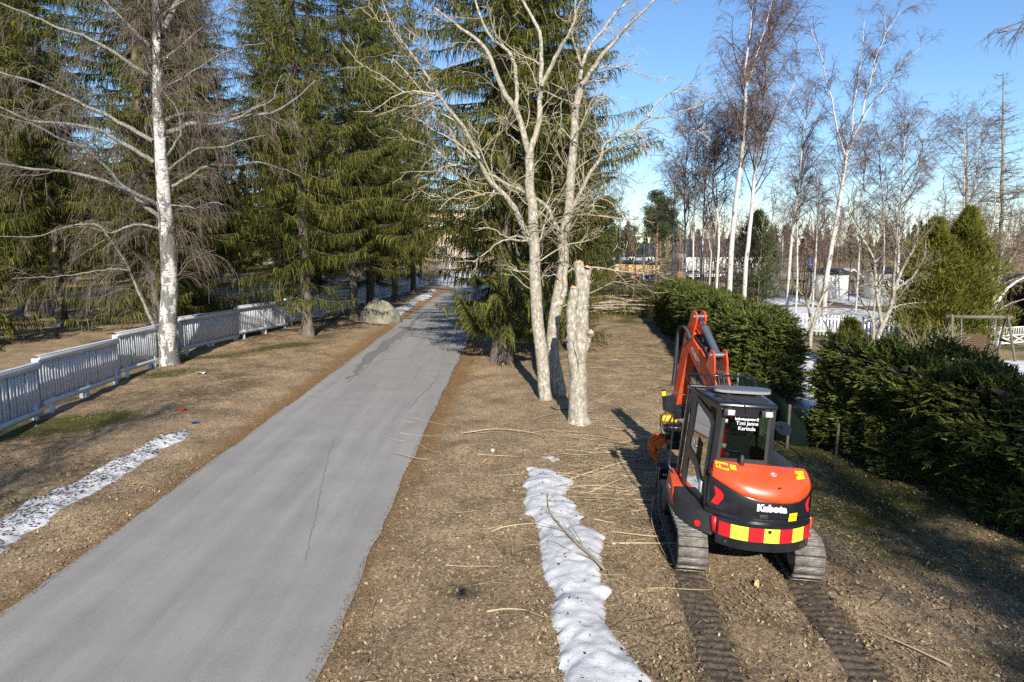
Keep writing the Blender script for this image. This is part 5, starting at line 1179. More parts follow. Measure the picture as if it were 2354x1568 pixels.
    cw = plan_band(-.50, .775, .075, .3, .56, .935, 'counterweight', MT['black'], root, .02)
    widths = [('r', .105), ('y', .165), ('r', .155), ('y', .155), ('r', .14), ('y', .135), ('r', .08)]; tot = sum(w for _, w in widths); x = -.475
    for c, w in widths:
        w = w / tot * 1.225; xs = np.linspace(x + .0005, x + w - .0005, 7); n_ = NB(); V = []
        for q in xs: V += [(q, yr(q) - .079, .69), (q, yr(q) - .079, .885)]
        n_.add(V, [(2 * i, 2 * i + 2, 2 * i + 3, 2 * i + 1) for i in range(6)]); n_.obj('warning_block', MT['yblock' if c == 'y' else 'rblock'], cw); x += w
    def disc(p, nrm, r_, th, mat, name, parent, k=22):
        p = np.array(p, float); n__ = unit(np.array(nrm, float)); n_ = NB(); n_.tube([p, p + n__ * th], r_, k); return n_.obj(name, MT[mat], parent)
    disc((.15, yr(.15) - .079, .845), (0, -1, 0), .026, .004, 'blackprint', 'tow_hole', cw); disc((-.38, yr(-.38) - .07, .625), (-.2, -1, 0), .024, .008, 'blackm', 'plug', cw); disc((.62, yr(.62) - .07, .63), (.3, -1, 0), .02, .008, 'blackm', 'plug', cw)
    nb = NB(); nb.hexa([(-.565, -1.16, .70), (-.515, -1.225, .70), (-.50, -1.20, .70), (-.55, -1.13, .70)], [(-.575, -1.16, .92), (-.525, -1.225, .92), (-.5, -1.20, .92), (-.55, -1.13, .92)]); nb.obj('side_reflector', MT['rblock'], root)
    disc((-.715, -1.005, .73), (-.62, -.78, -.1), .045, .014, 'rlight', 'tail_lamp', root); disc((.80, -.98, .66), (.55, -.83, 0), .042, .012, 'rlight', 'tail_lamp', root)
    nb = NB(); nb.box((.815, -.93, .84), (.05, .07, .15)); nb.obj('turn_lamp', MT['orange'], root, bevel=.015)
    # red arrow reflectors, lettering, latch, stickers
    def on_door(x, z, o_=.034): return np.array((x, yr(x) - o_, z))
    def decal(poly, mat, name, parent, o_=.036):
        n_ = NB(); P_ = [on_door(a, b, o_) for a, b in poly]; c = np.mean(P_, axis=0); c = on_door(c[0], c[2], o_); n_.add([c] + P_, [(0, i + 1, (i + 1) % len(P_) + 1) for i in range(len(P_))]); return n_.obj(name, MT[mat], parent)
    decal([(-.555, 1.335), (-.47, 1.285), (-.44, 1.235), (-.445, 1.19), (-.50, 1.08), (-.575, 1.085), (-.53, 1.21)], 'rlight', 'arrow_reflector', rearp)
    decal([(.72, 1.27), (.665, 1.23), (.645, 1.17), (.69, 1.06), (.735, 1.055), (.70, 1.16)], 'rlight', 'arrow_reflector', rearp, .038)
    def put_text(body, size, p, mat, name, parent, tilt=0, bold=.006, yaw=0, sx=1.0):
        me = text_mesh(body, size, mat, bold, .0015, sx); o = link(name, me, None, parent); o.matrix_local = Matrix.Translation(p) @ Matrix.Rotation(yaw, 4, 'Z') @ Matrix.Rotation(math.radians(90) + tilt, 4, 'X'); return o
    put_text('Kubota', .122, on_door(.155, 1.155, .045), 'letter', 'brand_lettering', rearp, -.05, .008, .0, 1.05)
    nb = NB(); nb.box(on_door(.06, 1.035, .036), (.11, .012, .055)); nb.box(on_door(.06, .985, .036), (.28, .014, .012)); nb.obj('door_latch', MT['blackm'], rearp, bevel=.004)
    def sticker(pts, name, parent, mark=True):
        n_ = NB(); n_.add(pts, [(0, 1, 2, 3)]); o = n_.obj(name, MT['yellow'], parent)
        if mark:
            P_ = [np.array(p) for p in pts]; nrm = unit(np.cross(P_[1] - P_[0], P_[3] - P_[0])); f = lambda a, b: P_[0] * (1 - a) * (1 - b) + P_[1] * a * (1 - b) + P_[2] * a * b + P_[3] * (1 - a) * b + nrm * .002
            n_ = NB(); n_.add([f(.14, .2), f(.48, .2), f(.31, .8)], [(0, 1, 2)]); n_.add([f(.74, .25), f(.77, .25), f(.77, .75), f(.74, .75)], [(0, 1, 2, 3)]); n_.add([f(.6, .47), f(.9, .47), f(.9, .53), f(.6, .53)], [(0, 1, 2, 3)]); n_.obj('warning_mark', MT['blackprint'], o)
            n_ = NB(); n_.add([f(.2, .2) + nrm * .002, f(.42, .2) + nrm * .002, f(.31, .68) + nrm * .002], [(0, 1, 2)]); n_.obj('warning_mark_fill', MT['yellow'], o)
        return o
    sticker([on_door(.40, .975), on_door(.52, .975), on_door(.52, 1.035), on_door(.40, 1.035)], 'warning_sticker', root); sticker([on_door(.405, 1.042), on_door(.525, 1.042), on_door(.525, 1.085), on_door(.405, 1.085)], 'warning_sticker', root)
    def on_hood(a, b, o_=.006):
        p = np.array(hood(a, b)); q = np.array(hood(min(a + .01, 1), b)); s_ = np.array(hood(a, min(b + .02, 1))); return p + unit(np.cross(q - p, s_ - p)) * o_
    def hood_sticker(a0, a1, b0, b1): sticker([on_hood(a0, b0), on_hood(a1, b0), on_hood(a1, b1), on_hood(a0, b1)], 'warning_sticker', root)
    hood_sticker(.05, .165, .50, .80); hood_sticker(.185, .24, .58, .76); hood_sticker(.83, .92, .50, .78)
    p = on_hood(.60, .62, .003); nrm = unit(on_hood(.60, .62, .02) - p); e = disc(p, nrm, .035, .004, 'letter', 'emblem', hd); disc(p + nrm * .0045, nrm, .030, .003, 'blue', 'emblem_disc', hd); disc(p + nrm * .008 + np.array((-.004, 0, .004)), nrm, .014, .002, 'letter', 'emblem_mark', hd)
    q = [on_hood(.50, .66, .004), on_hood(.56, .2, .006), on_hood(.67, .2, .006), on_hood(.74, .66, .004)]; nb = NB(); c = np.mean(q, axis=0) + nrm * .012; nb.add([c] + [np.array(k) - nrm * .01 for k in q], [(0, i + 1, (i + 1) % 4 + 1) for i in range(4)]); nb.obj('camera_fairing', MT['orange_d'], hd)
    nb = NB(); pz = on_hood(.635, .30, .012); nb.box(pz, (.04, .02, .018)); nb.obj('rear_camera', MT['blackprint'], hd)
    p = np.array(hood(.31, .86)); nb = NB(); nb.tube([p - (0, 0, .03), p + (0, -.005, .05), p + (0, .0, .115), p + (0, .005, .135)], [.035, .036, .028, .012], 12); nb.obj('grab_lug', MT['blackm'], hd, smooth=True)
    # ---- cab
    zb, zt = .86, 2.40
    Bc = dict(RL=(-.62, -.90), FL=(-.86, .32), FR=(.20, .34), RR=(.24, -.90)); Tc = dict(RL=(-.52, -.895), FL=(-.775, .22), FR=(.19, .24), RR=(.235, -.895))
    def cp(c, h): b = np.array(Bc[c]); t = np.array(Tc[c]); k = (h - zb) / (zt - zb); p = b * (1 - k) + t * k; return np.array((p[0], p[1], h))
    cab = root
    def wp(c0, c1, s, h): return cp(c0, h) * (1 - s) + cp(c1, h) * s
    def pane(quad, thick, name, mat, parent, out=0.0, bevel=0):
        P_ = [np.array(q, float) for q in quad]; n__ = unit(np.cross(P_[1] - P_[0], P_[-1] - P_[0])); n_ = NB(); P_ = [q + n__ * out for q in P_]; n_.ext(P_, -n__ * thick); return n_.obj(name, mat, parent, bevel=bevel)
    def wq(c0, c1, s0, s1, h0, h1): return [wp(c0, c1, s0, h0), wp(c0, c1, s1, h0), wp(c0, c1, s1, h1), wp(c0, c1, s0, h1)]
    blk = MT['black']
    # rear wall: RL -> RR  (normal must face -Y)
    rw = lambda s0, s1, h0, h1: [wp('RL', 'RR', s0, h0), wp('RL', 'RR', s1, h0), wp('RL', 'RR', s1, h1), wp('RL', 'RR', s0, h1)]
    nb = NB()
    for s0, s1, h0, h1 in ((0, 1, zb, 1.60), (0, 1, 2.26, zt), (0, .07, 1.6, 2.26), (.93, 1, 1.6, 2.26)):
        Q = rw(s0, s1, h0, h1); nb.ext(Q, (0, .06, 0))
    nb.obj('rear_frame', blk, cab, bevel=.008)
    rg = pane(rw(.07, .93, 1.60, 2.26), .006, 'rear_window', MT['glass_dark'], cab, -.012)
    nb = NB()
    for Q in (rw(.07, .13, 1.6, 2.26), rw(.87, .93, 1.6, 2.26), rw(.13, .87, 1.6, 1.66)): nb.ext([q + np.array((0, -.001, 0)) for q in Q], (0, .008, 0))
    nb.obj('window_border', MT['blackprint'], cab)
    # left wall: FL -> RL, normal faces -X
    lw = lambda s0, s1, h0, h1: [wp('RL', 'FL', s1, h0), wp('RL', 'FL', s0, h0), wp('RL', 'FL', s0, h1), wp('RL', 'FL', s1, h1)]
    nb = NB(); nrm = unit(np.cross(lw(0, 1, zb, zt)[1] - lw(0, 1, zb, zt)[0], lw(0, 1, zb, zt)[3] - lw(0, 1, zb, zt)[0]))
    for Q in (lw(0, .06, zb, zt), lw(.70, .80, zb, zt), lw(.94, 1, zb, zt), lw(.06, .70, 2.33, zt), lw(.80, .94, 2.3, zt), lw(.80, .94, zb, .95)): nb.ext(Q, -nrm * .07)
    nb.obj('left_frame', blk, cab, bevel=.012)
    # door outline: slanted top towards the rear, chamfered lower rear corner
    def L(s, h): return wp('RL', 'FL', s, h) + nrm * .02
    outer = [L(.70, .90), L(.42, .885), L(.09, .885), L(.065, 1.0), L(.075, 2.13), L(.15, 2.22), L(.66, 2.36), L(.70, 2.33)]
    inner = [L(.655, .97), L(.42, .955), L(.15, .95), L(.125, 1.02), L(.135, 2.08), L(.19, 2.14), L(.63, 2.285), L(.655, 2.27)]
    nb = NB(); n = len(outer); A_ = np.array(outer + inner); Bk = A_ - nrm * .045; V = np.vstack((A_, Bk))
    nb.add(V, [(i, (i + 1) % n, n + (i + 1) % n, n + i) for i in range(n)]); nb.add(V, [(2 * n + i, 3 * n + i, 3 * n + (i + 1) % n, 2 * n + (i + 1) % n) for i in range(n)]); nb.add(V, [(i, 2 * n + i, 2 * n + (i + 1) % n, (i + 1) % n) for i in range(n)]); nb.add(V, [(n + i, n + (i + 1) % n, 3 * n + (i + 1) % n, 3 * n + i) for i in range(n)])
    df = nb.obj('door', blk, cab, bevel=.008)
    nb = NB(); nb.ext([q - nrm * .02 for q in inner], -nrm * .005); nb.obj('door_window', MT['glass'], df)
    nb = NB(); nb.ext([L(.655, 1.42), L(.40, 1.36), L(.30, 1.22), L(.13, 1.14), L(.13, 1.24), L(.27, 1.33), L(.36, 1.47), L(.655, 1.56)], -nrm * .03); nb.obj('door_bar', blk, df, bevel=.006)
    nb = NB(); nb.box(L(.10, 1.19) + nrm * .025, (.05, .09, .17), rz=math.atan2(.24, 1.22)); nb.obj('door_handle', MT['galv'], df, bevel=.012)
    nb = NB(); nb.ext([L(.62, 1.60) + nrm * -.012, L(.53, 1.60) + nrm * -.012, L(.53, 1.74) + nrm * -.012, L(.62, 1.74) + nrm * -.012], nrm * .002); nb.obj('door_sticker', MT['lens'], df)
    pane(lw(.80, .94, .95, 2.3), .006, 'quarter_window', MT['glass'], cab, -.02)
    # right and front walls
    for c0, c1, nm in (('RR', 'FR', 'right_window'), ('FR', 'FL', 'windscreen')):
        f = lambda s0, s1, h0, h1: [wp(c0, c1, s0, h0), wp(c0, c1, s1, h0), wp(c0, c1, s1, h1), wp(c0, c1, s0, h1)]
        Q = f(0, 1, zb, zt); n_ = unit(np.cross(Q[1] - Q[0], Q[3] - Q[0])); nb = NB()
        for q in (f(0, .07, zb, zt), f(.93, 1, zb, zt), f(.07, .93, 2.28, zt), f(.07, .93, zb, 1.25)): nb.ext(q, -n_ * .06)
        nb.obj('cab_frame', blk, cab, bevel=.01); pane(f(.07, .93, 1.25, 2.28), .006, nm, MT['glass'], cab, -.02)
    # roof
    nb = NB(); ov = .025; rf = [(-.55, -.925), (.262, -.925), (.215, .27), (-.80, .25)]
    nb.hexa([(x, y, 2.385) for x, y in rf], [(x * .97 - .008, y * .97, 2.455) for x, y in rf]); roof = nb.obj('roof', blk, cab, bevel=.025)
    nb = NB(); nb.hexa([(-.45, -.82, 2.45), (.18, -.82, 2.45), (.13, .05, 2.45), (-.6, .05, 2.45)], [(-.42, -.78, 2.475), (.15, -.78, 2.475), (.1, .02, 2.475), (-.56, .02, 2.475)]); nb.obj('roof_hatch', MT['blackm'], roof, bevel=.008)
    # roof guard rack at the front edge
    nb = NB(); f0 = [(-.78, .02, 2.47), (-.82, .30, 2.60), (.20, .32, 2.60), (.22, .04, 2.47)]; nb.tube(f0, .016, 7); nb.tube([f0[0], f0[3]], .014, 6)
    for k in range(13):
        t = (k + .5) / 13; a = np.array(f0[0]) * (1 - t) + np.array(f0[3]) * t; b = np.array(f0[1]) * (1 - t) + np.array(f0[2]) * t; nb.tube([a, b], .009, 5)
    nb.obj('roof_rack', MT['black'], roof)
    # light bar: flat stadium
    a = np.linspace(0, 2 * math.pi, 36, endpoint=False); st = [(-.13 + .40 * np.sign(math.cos(t)) * abs(math.cos(t)) ** .55, -.42 + .15 * np.sign(math.sin(t)) * abs(math.sin(t)) ** .8, 2.515) for t in a]
    nb = NB(); nb.ext(st, (0, 0, .035)); lb = nb.obj('light_bar', MT['lightbar_side'], root); nb = NB(); nb.ext([(x, y, 2.5505) for x, y, z in st], (0, 0, .016)); nb.obj('light_bar_top', MT['lightbar'], lb, bevel=.006)
    nb = NB(); nb.box((-.33, -.42, 2.49), (.08, .2, .05)); nb.box((.08, -.42, 2.49), (.08, .2, .05)); nb.obj('light_bar_bracket', MT['blackm'], lb)
    # work lamps, antenna wire, stickers on the rear frame
    for x in (-.40, .10):
        nb = NB(); nb.tube([(x, -.90, 2.35), (x, -.97, 2.335)], [.05, .065], 16); nb.box((x - .03, -.965, 2.33), (.10, .06, .10)); wl = nb.obj('work_lamp', MT['blackm'], cab, bevel=.01)
        nb = NB(); nb.box((x + .015, -1.0, 2.335), (.095, .02, .075)); nb.obj('lamp_lens', MT['lens'], wl, bevel=.006)
    nb = NB(); nb.tube(catmull([(-.17, -.915, 2.32), (-.18, -.93, 2.40), (-.24, -.9, 2.46), (-.35, -.8, 2.48)], 9), .006, 5); nb.obj('lamp_cable', MT['rubber'], cab)
    for x, z in ((-.49, 2.36), (.2, 2.3), (-.47, 2.29)): disc((x, -.905, z), (0, -1, 0), .009, .006, 'steel', 'bolt', cab, 8)
    y_ = -.905
    put_text('kubotacenter.fi', .052, (-.15, y_ - .004, 2.232), 'letter', 'window_lettering', cab, 0, .0012, 0, 1.0)
    put_text('T:mi Janne', .070, (-.14, y_ - .004, 2.172), 'letter_g', 'window_lettering', cab, 0, .002); put_text('Kerttula', .070, (-.14, y_ - .004, 2.098), 'letter_g', 'window_lettering', cab, 0, .002)
    nb = NB(); nb.box((-.415, -.893, 2.19), (.032, .003, .05)); nb.obj('inspection_sticker', MT['lens'], cab)
    # interior
    nb = NB(); nb.hexa([(-.62, -.84, .84), (.18, -.84, .84), (.14, .25, .84), (-.78, .25, .84)], [(-.6, -.84, .95), (.18, -.84, .95), (.14, .25, .95), (-.76, .25, .95)]); nb.box((-.2, -.62, 1.2), (.7, .36, .5)); nb.obj('cab_floor', MT['blackm'], cab)
    nb = NB(); nb.box((-.2, -.25, 1.38), (.46, .46, .14)); nb.box((-.2, -.53, 1.68), (.44, .13, .6), rx=.12); nb.box((-.2, -.58, 2.05), (.24, .09, .18), rx=.1); seat = nb.obj('seat', MT['seat'], cab, bevel=.05)
    nb = NB(); nb.tube(catmull([(-.32, -.625, 1.70), (-.2, -.65, 1.69), (-.08, -.625, 1.70)], 7), .008, 5); nb.obj('seat_piping', MT['blue'], seat)
    nb = NB(); nb.box((.09, -.2, 1.5), (.13, .5, .16)); nb.box((-.48, -.2, 1.5), (.12, .5, .16)); nb.tube([(.09, 0, 1.55), (.09, .05, 1.78)], .02, 7); nb.tube([(-.48, 0, 1.55), (-.48, .05, 1.78)], .02, 7); nb.box((.1, .05, 1.85), (.04, .16, .2)); nb.obj('console', MT['seat'], cab, bevel=.02)
    nb = NB(); nb.tube([(-.43, -.78, 1.62), (-.43, -.78, 1.66), (-.43, -.78, 1.94), (-.43, -.78, 2.0)], [.05, .06, .06, .025], 14); nb.box((-.40, -.78, 2.02), (.12, .03, .02), ry=-.2); ex = nb.obj('fire_extinguisher', MT['extinguisher'], cab); nb = NB(); nb.box((-.41, -.842, 1.82), (.06, .004, .06)); nb.obj('extinguisher_label', MT['letter'], ex)
    nb = NB(); nb.box((-.37, -.76, 1.66), (.11, .06, .1)); nb.obj('switch_box', MT['cylgrey'], cab, bevel=.008)
    # mirrors and grab rail
    nb = NB(); nb.ext([(-1.06, .50, 1.93), (-.93, .46, 1.93), (-.92, .46, 2.17), (-.97, .47, 2.20), (-1.06, .50, 2.19)], (.02, .05, 0)); mi = nb.obj('mirror', MT['black'], cab, bevel=.012); nb = NB(); nb.tube([(-.98, .50, 2.2), (-.95, .45, 2.27), (-.80, .3, 2.26)], .010, 6); nb.tube([(-1.0, .52, 1.93), (-1.12, .62, 1.55)], .008, 5); nb.obj('mirror_arm', MT['steel'], mi)
    p = np.array((.47, -.50, 2.03)); n_ = unit(np.array((.1, -.55, .75))); nb = NB(); nb.tube([p - n_ * .035, p - n_ * .02, p, p + n_ * .012], [.05, .11, .125, .12], 24); m2 = nb.obj('round_mirror', MT['black'], cab, smooth=True); nb = NB(); nb.tube([(.24, -.75, 2.15), (.36, -.68, 2.16), p + n_ * -.0], .011, 6); nb.obj('mirror_arm', MT['black'], m2)
    nb = NB(); nb.tube([(-.90, .28, 1.0), (-.96, .36, 1.1), (-.93, .34, 2.0), (-.84, .25, 2.1)], .014, 7); nb.obj('grab_rail', MT['black'], cab)
    # ---- boom, arm, cylinders (swung left of the machine's heading)
    foot = np.array((3.62, 11.32)); bd = unit(np.array((-.17, .985))); br = np.array((bd[1], -bd[0]))
    def W(s, z, o_=0.0): p = foot + bd * s + br * o_; return loc((p[0], p[1], z))
    def side_ext(prof, w, name, mat, parent, o_=0.0, bevel=.012): nb = NB(); nb.ext([W(s, z, o_ - w / 2) for s, z in prof], W(0, 1, w / 2) - W(0, 1, -w / 2)); return nb.obj(name, mat, parent, bevel=bevel)
    side_ext([(-.25, .55), (.1, .55), (.14, .95), (.0, 1.1), (-.25, .95)], .34, 'swing_bracket', MT['black'], root)
    bm = side_ext([(-.10, .80), (.10, .80), (.34, 1.75), (.50, 2.02), (.72, 2.17), (1.40, 2.62), (1.50, 2.76), (1.42, 2.88), (1.28, 2.90), (.55, 2.50), (.28, 2.36), (.08, 2.02)], .20, 'boom', MT['orange_d'], root)
    for o_ in (-.115, .115): side_ext([(.20, 2.30), (.52, 2.45), (.45, 2.62), (.37, 2.76), (.26, 2.74), (.20, 2.55)], .028, 'cylinder_bracket', MT['orange'], bm, o_, .006)
    me = text_mesh('KUBOTA', .12, 'letter_g', .001, .001); o = link('boom_lettering', me, None, bm); c = W(1.0, 2.52, -.1035); ex_ = unit(W(1.3, 2.7, 0) - W(.7, 2.33, 0)); nn = unit(W(0, 1, -1) - W(0, 1, 0)); ez = np.cross(nn, ex_); o.matrix_local = Matrix(((ex_[0], ez[0], nn[0], c[0]), (ex_[1], ez[1], nn[1], c[1]), (ex_[2], ez[2], nn[2], c[2]), (0, 0, 0, 1))) @ Matrix.Rotation(math.pi, 4, 'Z')
    arm = side_ext([(1.22, 2.92), (1.42, 3.02), (1.58, 2.80), (1.66, 2.50), (2.02, 1.55), (1.95, 1.40), (1.80, 1.44), (1.42, 2.42), (1.24, 2.70)], .19, 'arm', MT['orange_d'], root)
    for o_ in (-.085, .085): side_ext([(1.22, 2.80), (1.46, 2.96), (1.28, 3.24), (1.20, 3.36), (1.08, 3.34), (1.02, 3.22)], .028, 'arm_plate', MT['orange'], arm, o_, .006)
    def wt(p, q, r_, name, mat, parent, k=14, o_=0.0): nb = NB(); nb.tube([W(*p, o_), W(*q, o_)], r_, k); return nb.obj(name, MT[mat], parent, smooth=False)
    cy = wt((.36, 2.66), (.86, 3.045), .062, 'arm_cylinder', 'cylgrey', root); wt((.84, 3.03), (.885, 3.065), .075, 'cylinder_gland', 'cylgrey', cy); wt((.87, 3.055), (1.12, 3.25), .03, 'piston_rod', 'chrome', cy)
    nb = NB(); nb.tube([W(1.12, 3.25, -.13), W(1.12, 3.25, .13)], .04, 12); nb.tube([W(.36, 2.66, -.15), W(.36, 2.66, .15)], .045, 12); nb.tube([W(1.40, 2.77, -.14), W(1.40, 2.77, .14)], .06, 12); nb.obj('pivot_pins', MT['steel'], arm)
    nb = NB(); nb.box(W(.86, 2.86, -.02), (.07, .1, .08)); nb.box(W(.74, 2.72, -.04), (.06, .16, .08)); nb.box(W(.98, 2.9, .02), (.06, .1, .07)); nb.obj('valve_block', MT['blackm'], bm, bevel=.01)
    for i, (o_, dz, mt) in enumerate(((-.06, .05, 'rubber'), (-.02, .07, 'rubber'), (.03, .06, 'rubber'), (.07, .08, 'rubber'), (-.11, .0, 'orange_d'), (.125, .02, 'orange_d'))):
        nb = NB(); nb.tube(catmull([W(-.05, 1.2, o_ + .02), W(.08, 2.0 + dz, o_), W(.24, 2.38 + dz, o_), W(.55, 2.56 + dz, o_), W(.85, 2.70 + dz, o_ * .8)] + ([W(1.2, 2.9, o_)] if i < 3 else []), 16), .017, 6); nb.obj('hose', MT[mt], bm)
    nb = NB(); nb.tube(catmull([W(.1, 1.5, .17), W(.2, 2.0, .19), W(.3, 2.3, .18), W(.36, 2.5, .16)], 9), .028, 8); nb.obj('guard_pipe', MT['orange'], bm)
    for i, (dx, mt) in enumerate(((-.11, 'rubber'), (-.14, 'cylgrey'), (-.17, 'rubber'))):
        nb = NB(); nb.tube(catmull([W(1.15, 2.84, dx), W(1.32, 3.02, dx - .03), W(1.55, 2.98, dx - .05), W(1.68, 2.6, dx - .03), W(1.80, 2.2, dx), W(1.92, 1.8, dx + .02)], 16), .016, 6); nb.obj('hose', MT[mt], arm)
    bc = wt((1.62, 2.70), (1.86, 2.05), .045, 'bucket_cylinder', 'cylgrey', arm, 12, -.0)
    # ---- tiltrotator and grapple
    tool = side_ext([(1.80, 1.15), (2.10, 1.15), (2.12, 1.42), (1.98, 1.50), (1.84, 1.46)], .26, 'quick_hitch', MT['black'], root)
    e = foot + bd * 1.96
    def T(dx, dy, z): return loc((e[0] + dx, e[1] + dy, z))
    nb = NB(); nb.box(T(-.17, 0, 1.12), (.30, .24, .16), rz=.1); nb.obj('tilt_housing', MT['tool_yellow'], tool, bevel=.02)
    nb = NB(); nb.tube([T(-.05, 0, 1.05), T(-.06, 0, .86)], [.16, .15], 18); nb.box(T(-.06, .02, .93), (.42, .36, .12)); nb.box(T(-.06, .02, .78), (.30, .30, .2)); nb.obj('rotator', MT['black'], tool, bevel=.02)
    nb = NB(); nb.tube([T(-.30, -.05, 1.72), T(-.25, -.05, 1.30)], .042, 12); tc = nb.obj('tilt_cylinder', MT['black'], root); nb = NB(); nb.tube([T(-.25, -.05, 1.32), T(-.23, -.05, 1.10)], .022, 10); nb.obj('tilt_rod', MT['chrome'], tc); nb = NB(); nb.tube([T(-.297, -.05, 1.69), T(-.288, -.05, 1.60)], .045, 12); nb.obj('sticker', MT['yellow'], tc)
    nb = NB(); nb.tube(catmull([T(-.05, -.1, 1.45), T(-.35, -.2, 1.2), T(-.32, -.15, .85), T(-.12, -.1, .8)], 12), .012, 5); nb.tube(catmull([T(0, -.1, 1.4), T(-.2, -.25, 1.1), T(-.25, -.2, .7), T(-.12, -.1, .6)], 12), .012, 5); nb.obj('tool_hose', MT['rubber'], tool)
    for sx, nm in ((-1, 'claw'), (1, 'claw')):
        for oy in (-.2, .0, .2):
            nb = NB(); c0 = np.array((-.06 + sx * .08, oy, .72)); pr = [(0, 0), (sx * .22, .04), (sx * .36, -.10), (sx * .38, -.30), (sx * .26, -.52), (sx * .22, -.50), (sx * .28, -.30), (sx * .24, -.14), (sx * .12, -.08), (0, -.1)]
            nb.ext([T(c0[0] + a, c0[1], c0[2] + b) for a, b in pr], T(0, .05, 1) - T(0, 0, 1)); nb.obj('grapple_claw', MT['bucket'], tool, bevel=.008)
        nb = NB(); nb.tube([T(-.06 + sx * .38, -.2, .50), T(-.06 + sx * .38, .25, .50)], .06, 10); nb.obj('claw_shell', MT['bucket'], tool)
    nb = NB(); nb.box(T(-.06, .02, .62), (.28, .5, .16)); nb.obj('grapple_head', MT['black'], tool, bevel=.02)
    return root
excavator()

# ------------------------------------------------------------------ things beyond: sheds, houses, garden, playground
def at_ground(u, D): p = at(u, 620, D); return np.array(onz(p[0], D))
def local_box(nb, c, s, **k): nb.box(c, s, **k); return nb
# pale timber motorcycle shed
def shed():
    b = at_ground(1414, 100); root = empty('motorcycle_shed', b, (0, 0, -.06)); tag(root, 'long pale yellow timber shed with flat dark roof by the parked motorcycles', 'shed')
    L, H, Dp = 6.7, 2.25, 4.5; r = random.Random(2); n = 34
    pm = NB(); pm.box((0, 0, H / 2), (L / n - .03, .06, H)); me = pm.mesh('plank'); me.materials.append(MT['yellowwood'])
    nb = NB(); nb.box((L / 2, Dp / 2 + .05, H / 2 - .02), (L - .05, Dp, H - .1)); nb.obj('wall', MT['yellowwood'], root)
    for i in range(n):
        o = bpy.data.objects.new('plank', me); C.objects.link(o); o.parent = root; o.location = ((i + .5) * L / n, r.uniform(-.01, .01), 0)
    nb = NB(); nb.hexa([(-.3, -.5, H + .0), (L + .3, -.5, H - .25), (L + .3, Dp + .3, H - .2), (-.3, Dp + .3, H + .05)], [(-.3, -.5, H + .18), (L + .3, -.5, H - .07), (L + .3, Dp + .3, H + .0), (-.3, Dp + .3, H + .25)]); nb.obj('roof', MT['darkroof'], root)
    for x in (L * .62, L * .8, L - .1): nb = NB(); nb.box((x, -.15, H / 2 - .2), (.22, .2, H - .4)); nb.obj('post', MT['oldwood'], root)
shed()
# blue-grey house with dark roof
def house(u, D, L, Dp, H, label, rz=0.0, pitch=.42, wall='bluewall', nwin=2):
    b = at_ground(u, D); root = empty('house', b, (0, 0, rz)); tag(root, label, 'house', 'houses in the distance')
    nb = NB(); nb.box((L / 2, Dp / 2, H / 2), (L, Dp, H)); rh = Dp / 2 * pitch * 2
    nb.add([(0, 0, H), (0, Dp, H), (0, Dp / 2, H + rh)], [(0, 1, 2)]); nb.add([(L, 0, H), (L, Dp, H), (L, Dp / 2, H + rh)], [(0, 2, 1)]); nb.obj('wall', MT[wall], root)
    nb = NB(); e = .6; t = .22
    for a, b_ in (((-e, -e), (Dp / 2, 0)), ((Dp + e, -e), (Dp / 2, 0))):
        y0 = a[0]; z0 = H - e * rh / (Dp / 2); y1, z1 = Dp / 2, H + rh
        V = [(-e, y0, z0), (L + e, y0, z0), (L + e, y1, z1), (-e, y1, z1)]; nb.ext(V, (0, 0, t))
    rf = nb.obj('roof', MT['darkroof'], root); nb = NB(); nb.box((L * .3, Dp * .5, H + rh + .3), (.7, .7, 1.2)); nb.obj('chimney', MT['tarpgrey'], rf)
    for x in (-.02, L + .02): nb = NB(); nb.box((x, .0, H / 2), (.22, .2, H)); nb.obj('corner_board', MT['white'], root)
    nb = NB(); nb.ext([(L + e + .01, -e, H - e * rh / (Dp / 2) - .1), (L + e + .01, Dp / 2, H + rh - .1), (L + e + .01, Dp / 2, H + rh + .3), (L + e + .01, -e, H - e * rh / (Dp / 2) + .3)], (.05, 0, 0)); nb.obj('barge_board', MT['white'], root)
    for i in range(nwin):
        x = L * (i + .6) / nwin; nb = NB(); w, h = 1.2, .9; 
        for c, s_ in (((x, -.05, H * .62 + h / 2), (w + .3, .12, .16)), ((x, -.05, H * .62 - h / 2), (w + .3, .12, .16)), ((x - w / 2, -.05, H * .62), (.16, .12, h)), ((x + w / 2, -.05, H * .62), (.16, .12, h))): nb.box(c, s_)
        wf = nb.obj('window', MT['white'], root); nb = NB(); nb.box((x, -.03, H * .62), (w, .05, h)); nb.obj('pane', MT['pane'], wf)
    return root
house(1425, 140, 7.4, 6.5, 3.1, 'blue grey house with black gabled roof behind the timber shed', -.10, .30)
house(1352, 150, 10, 8, 4, 'small grey building left behind the slim pine', 0, .35, 'bluewall', 2)
house(1575, 135, 16, 9, 3.6, 'low pale house behind the birch thicket', .05, .3, 'white', 3)
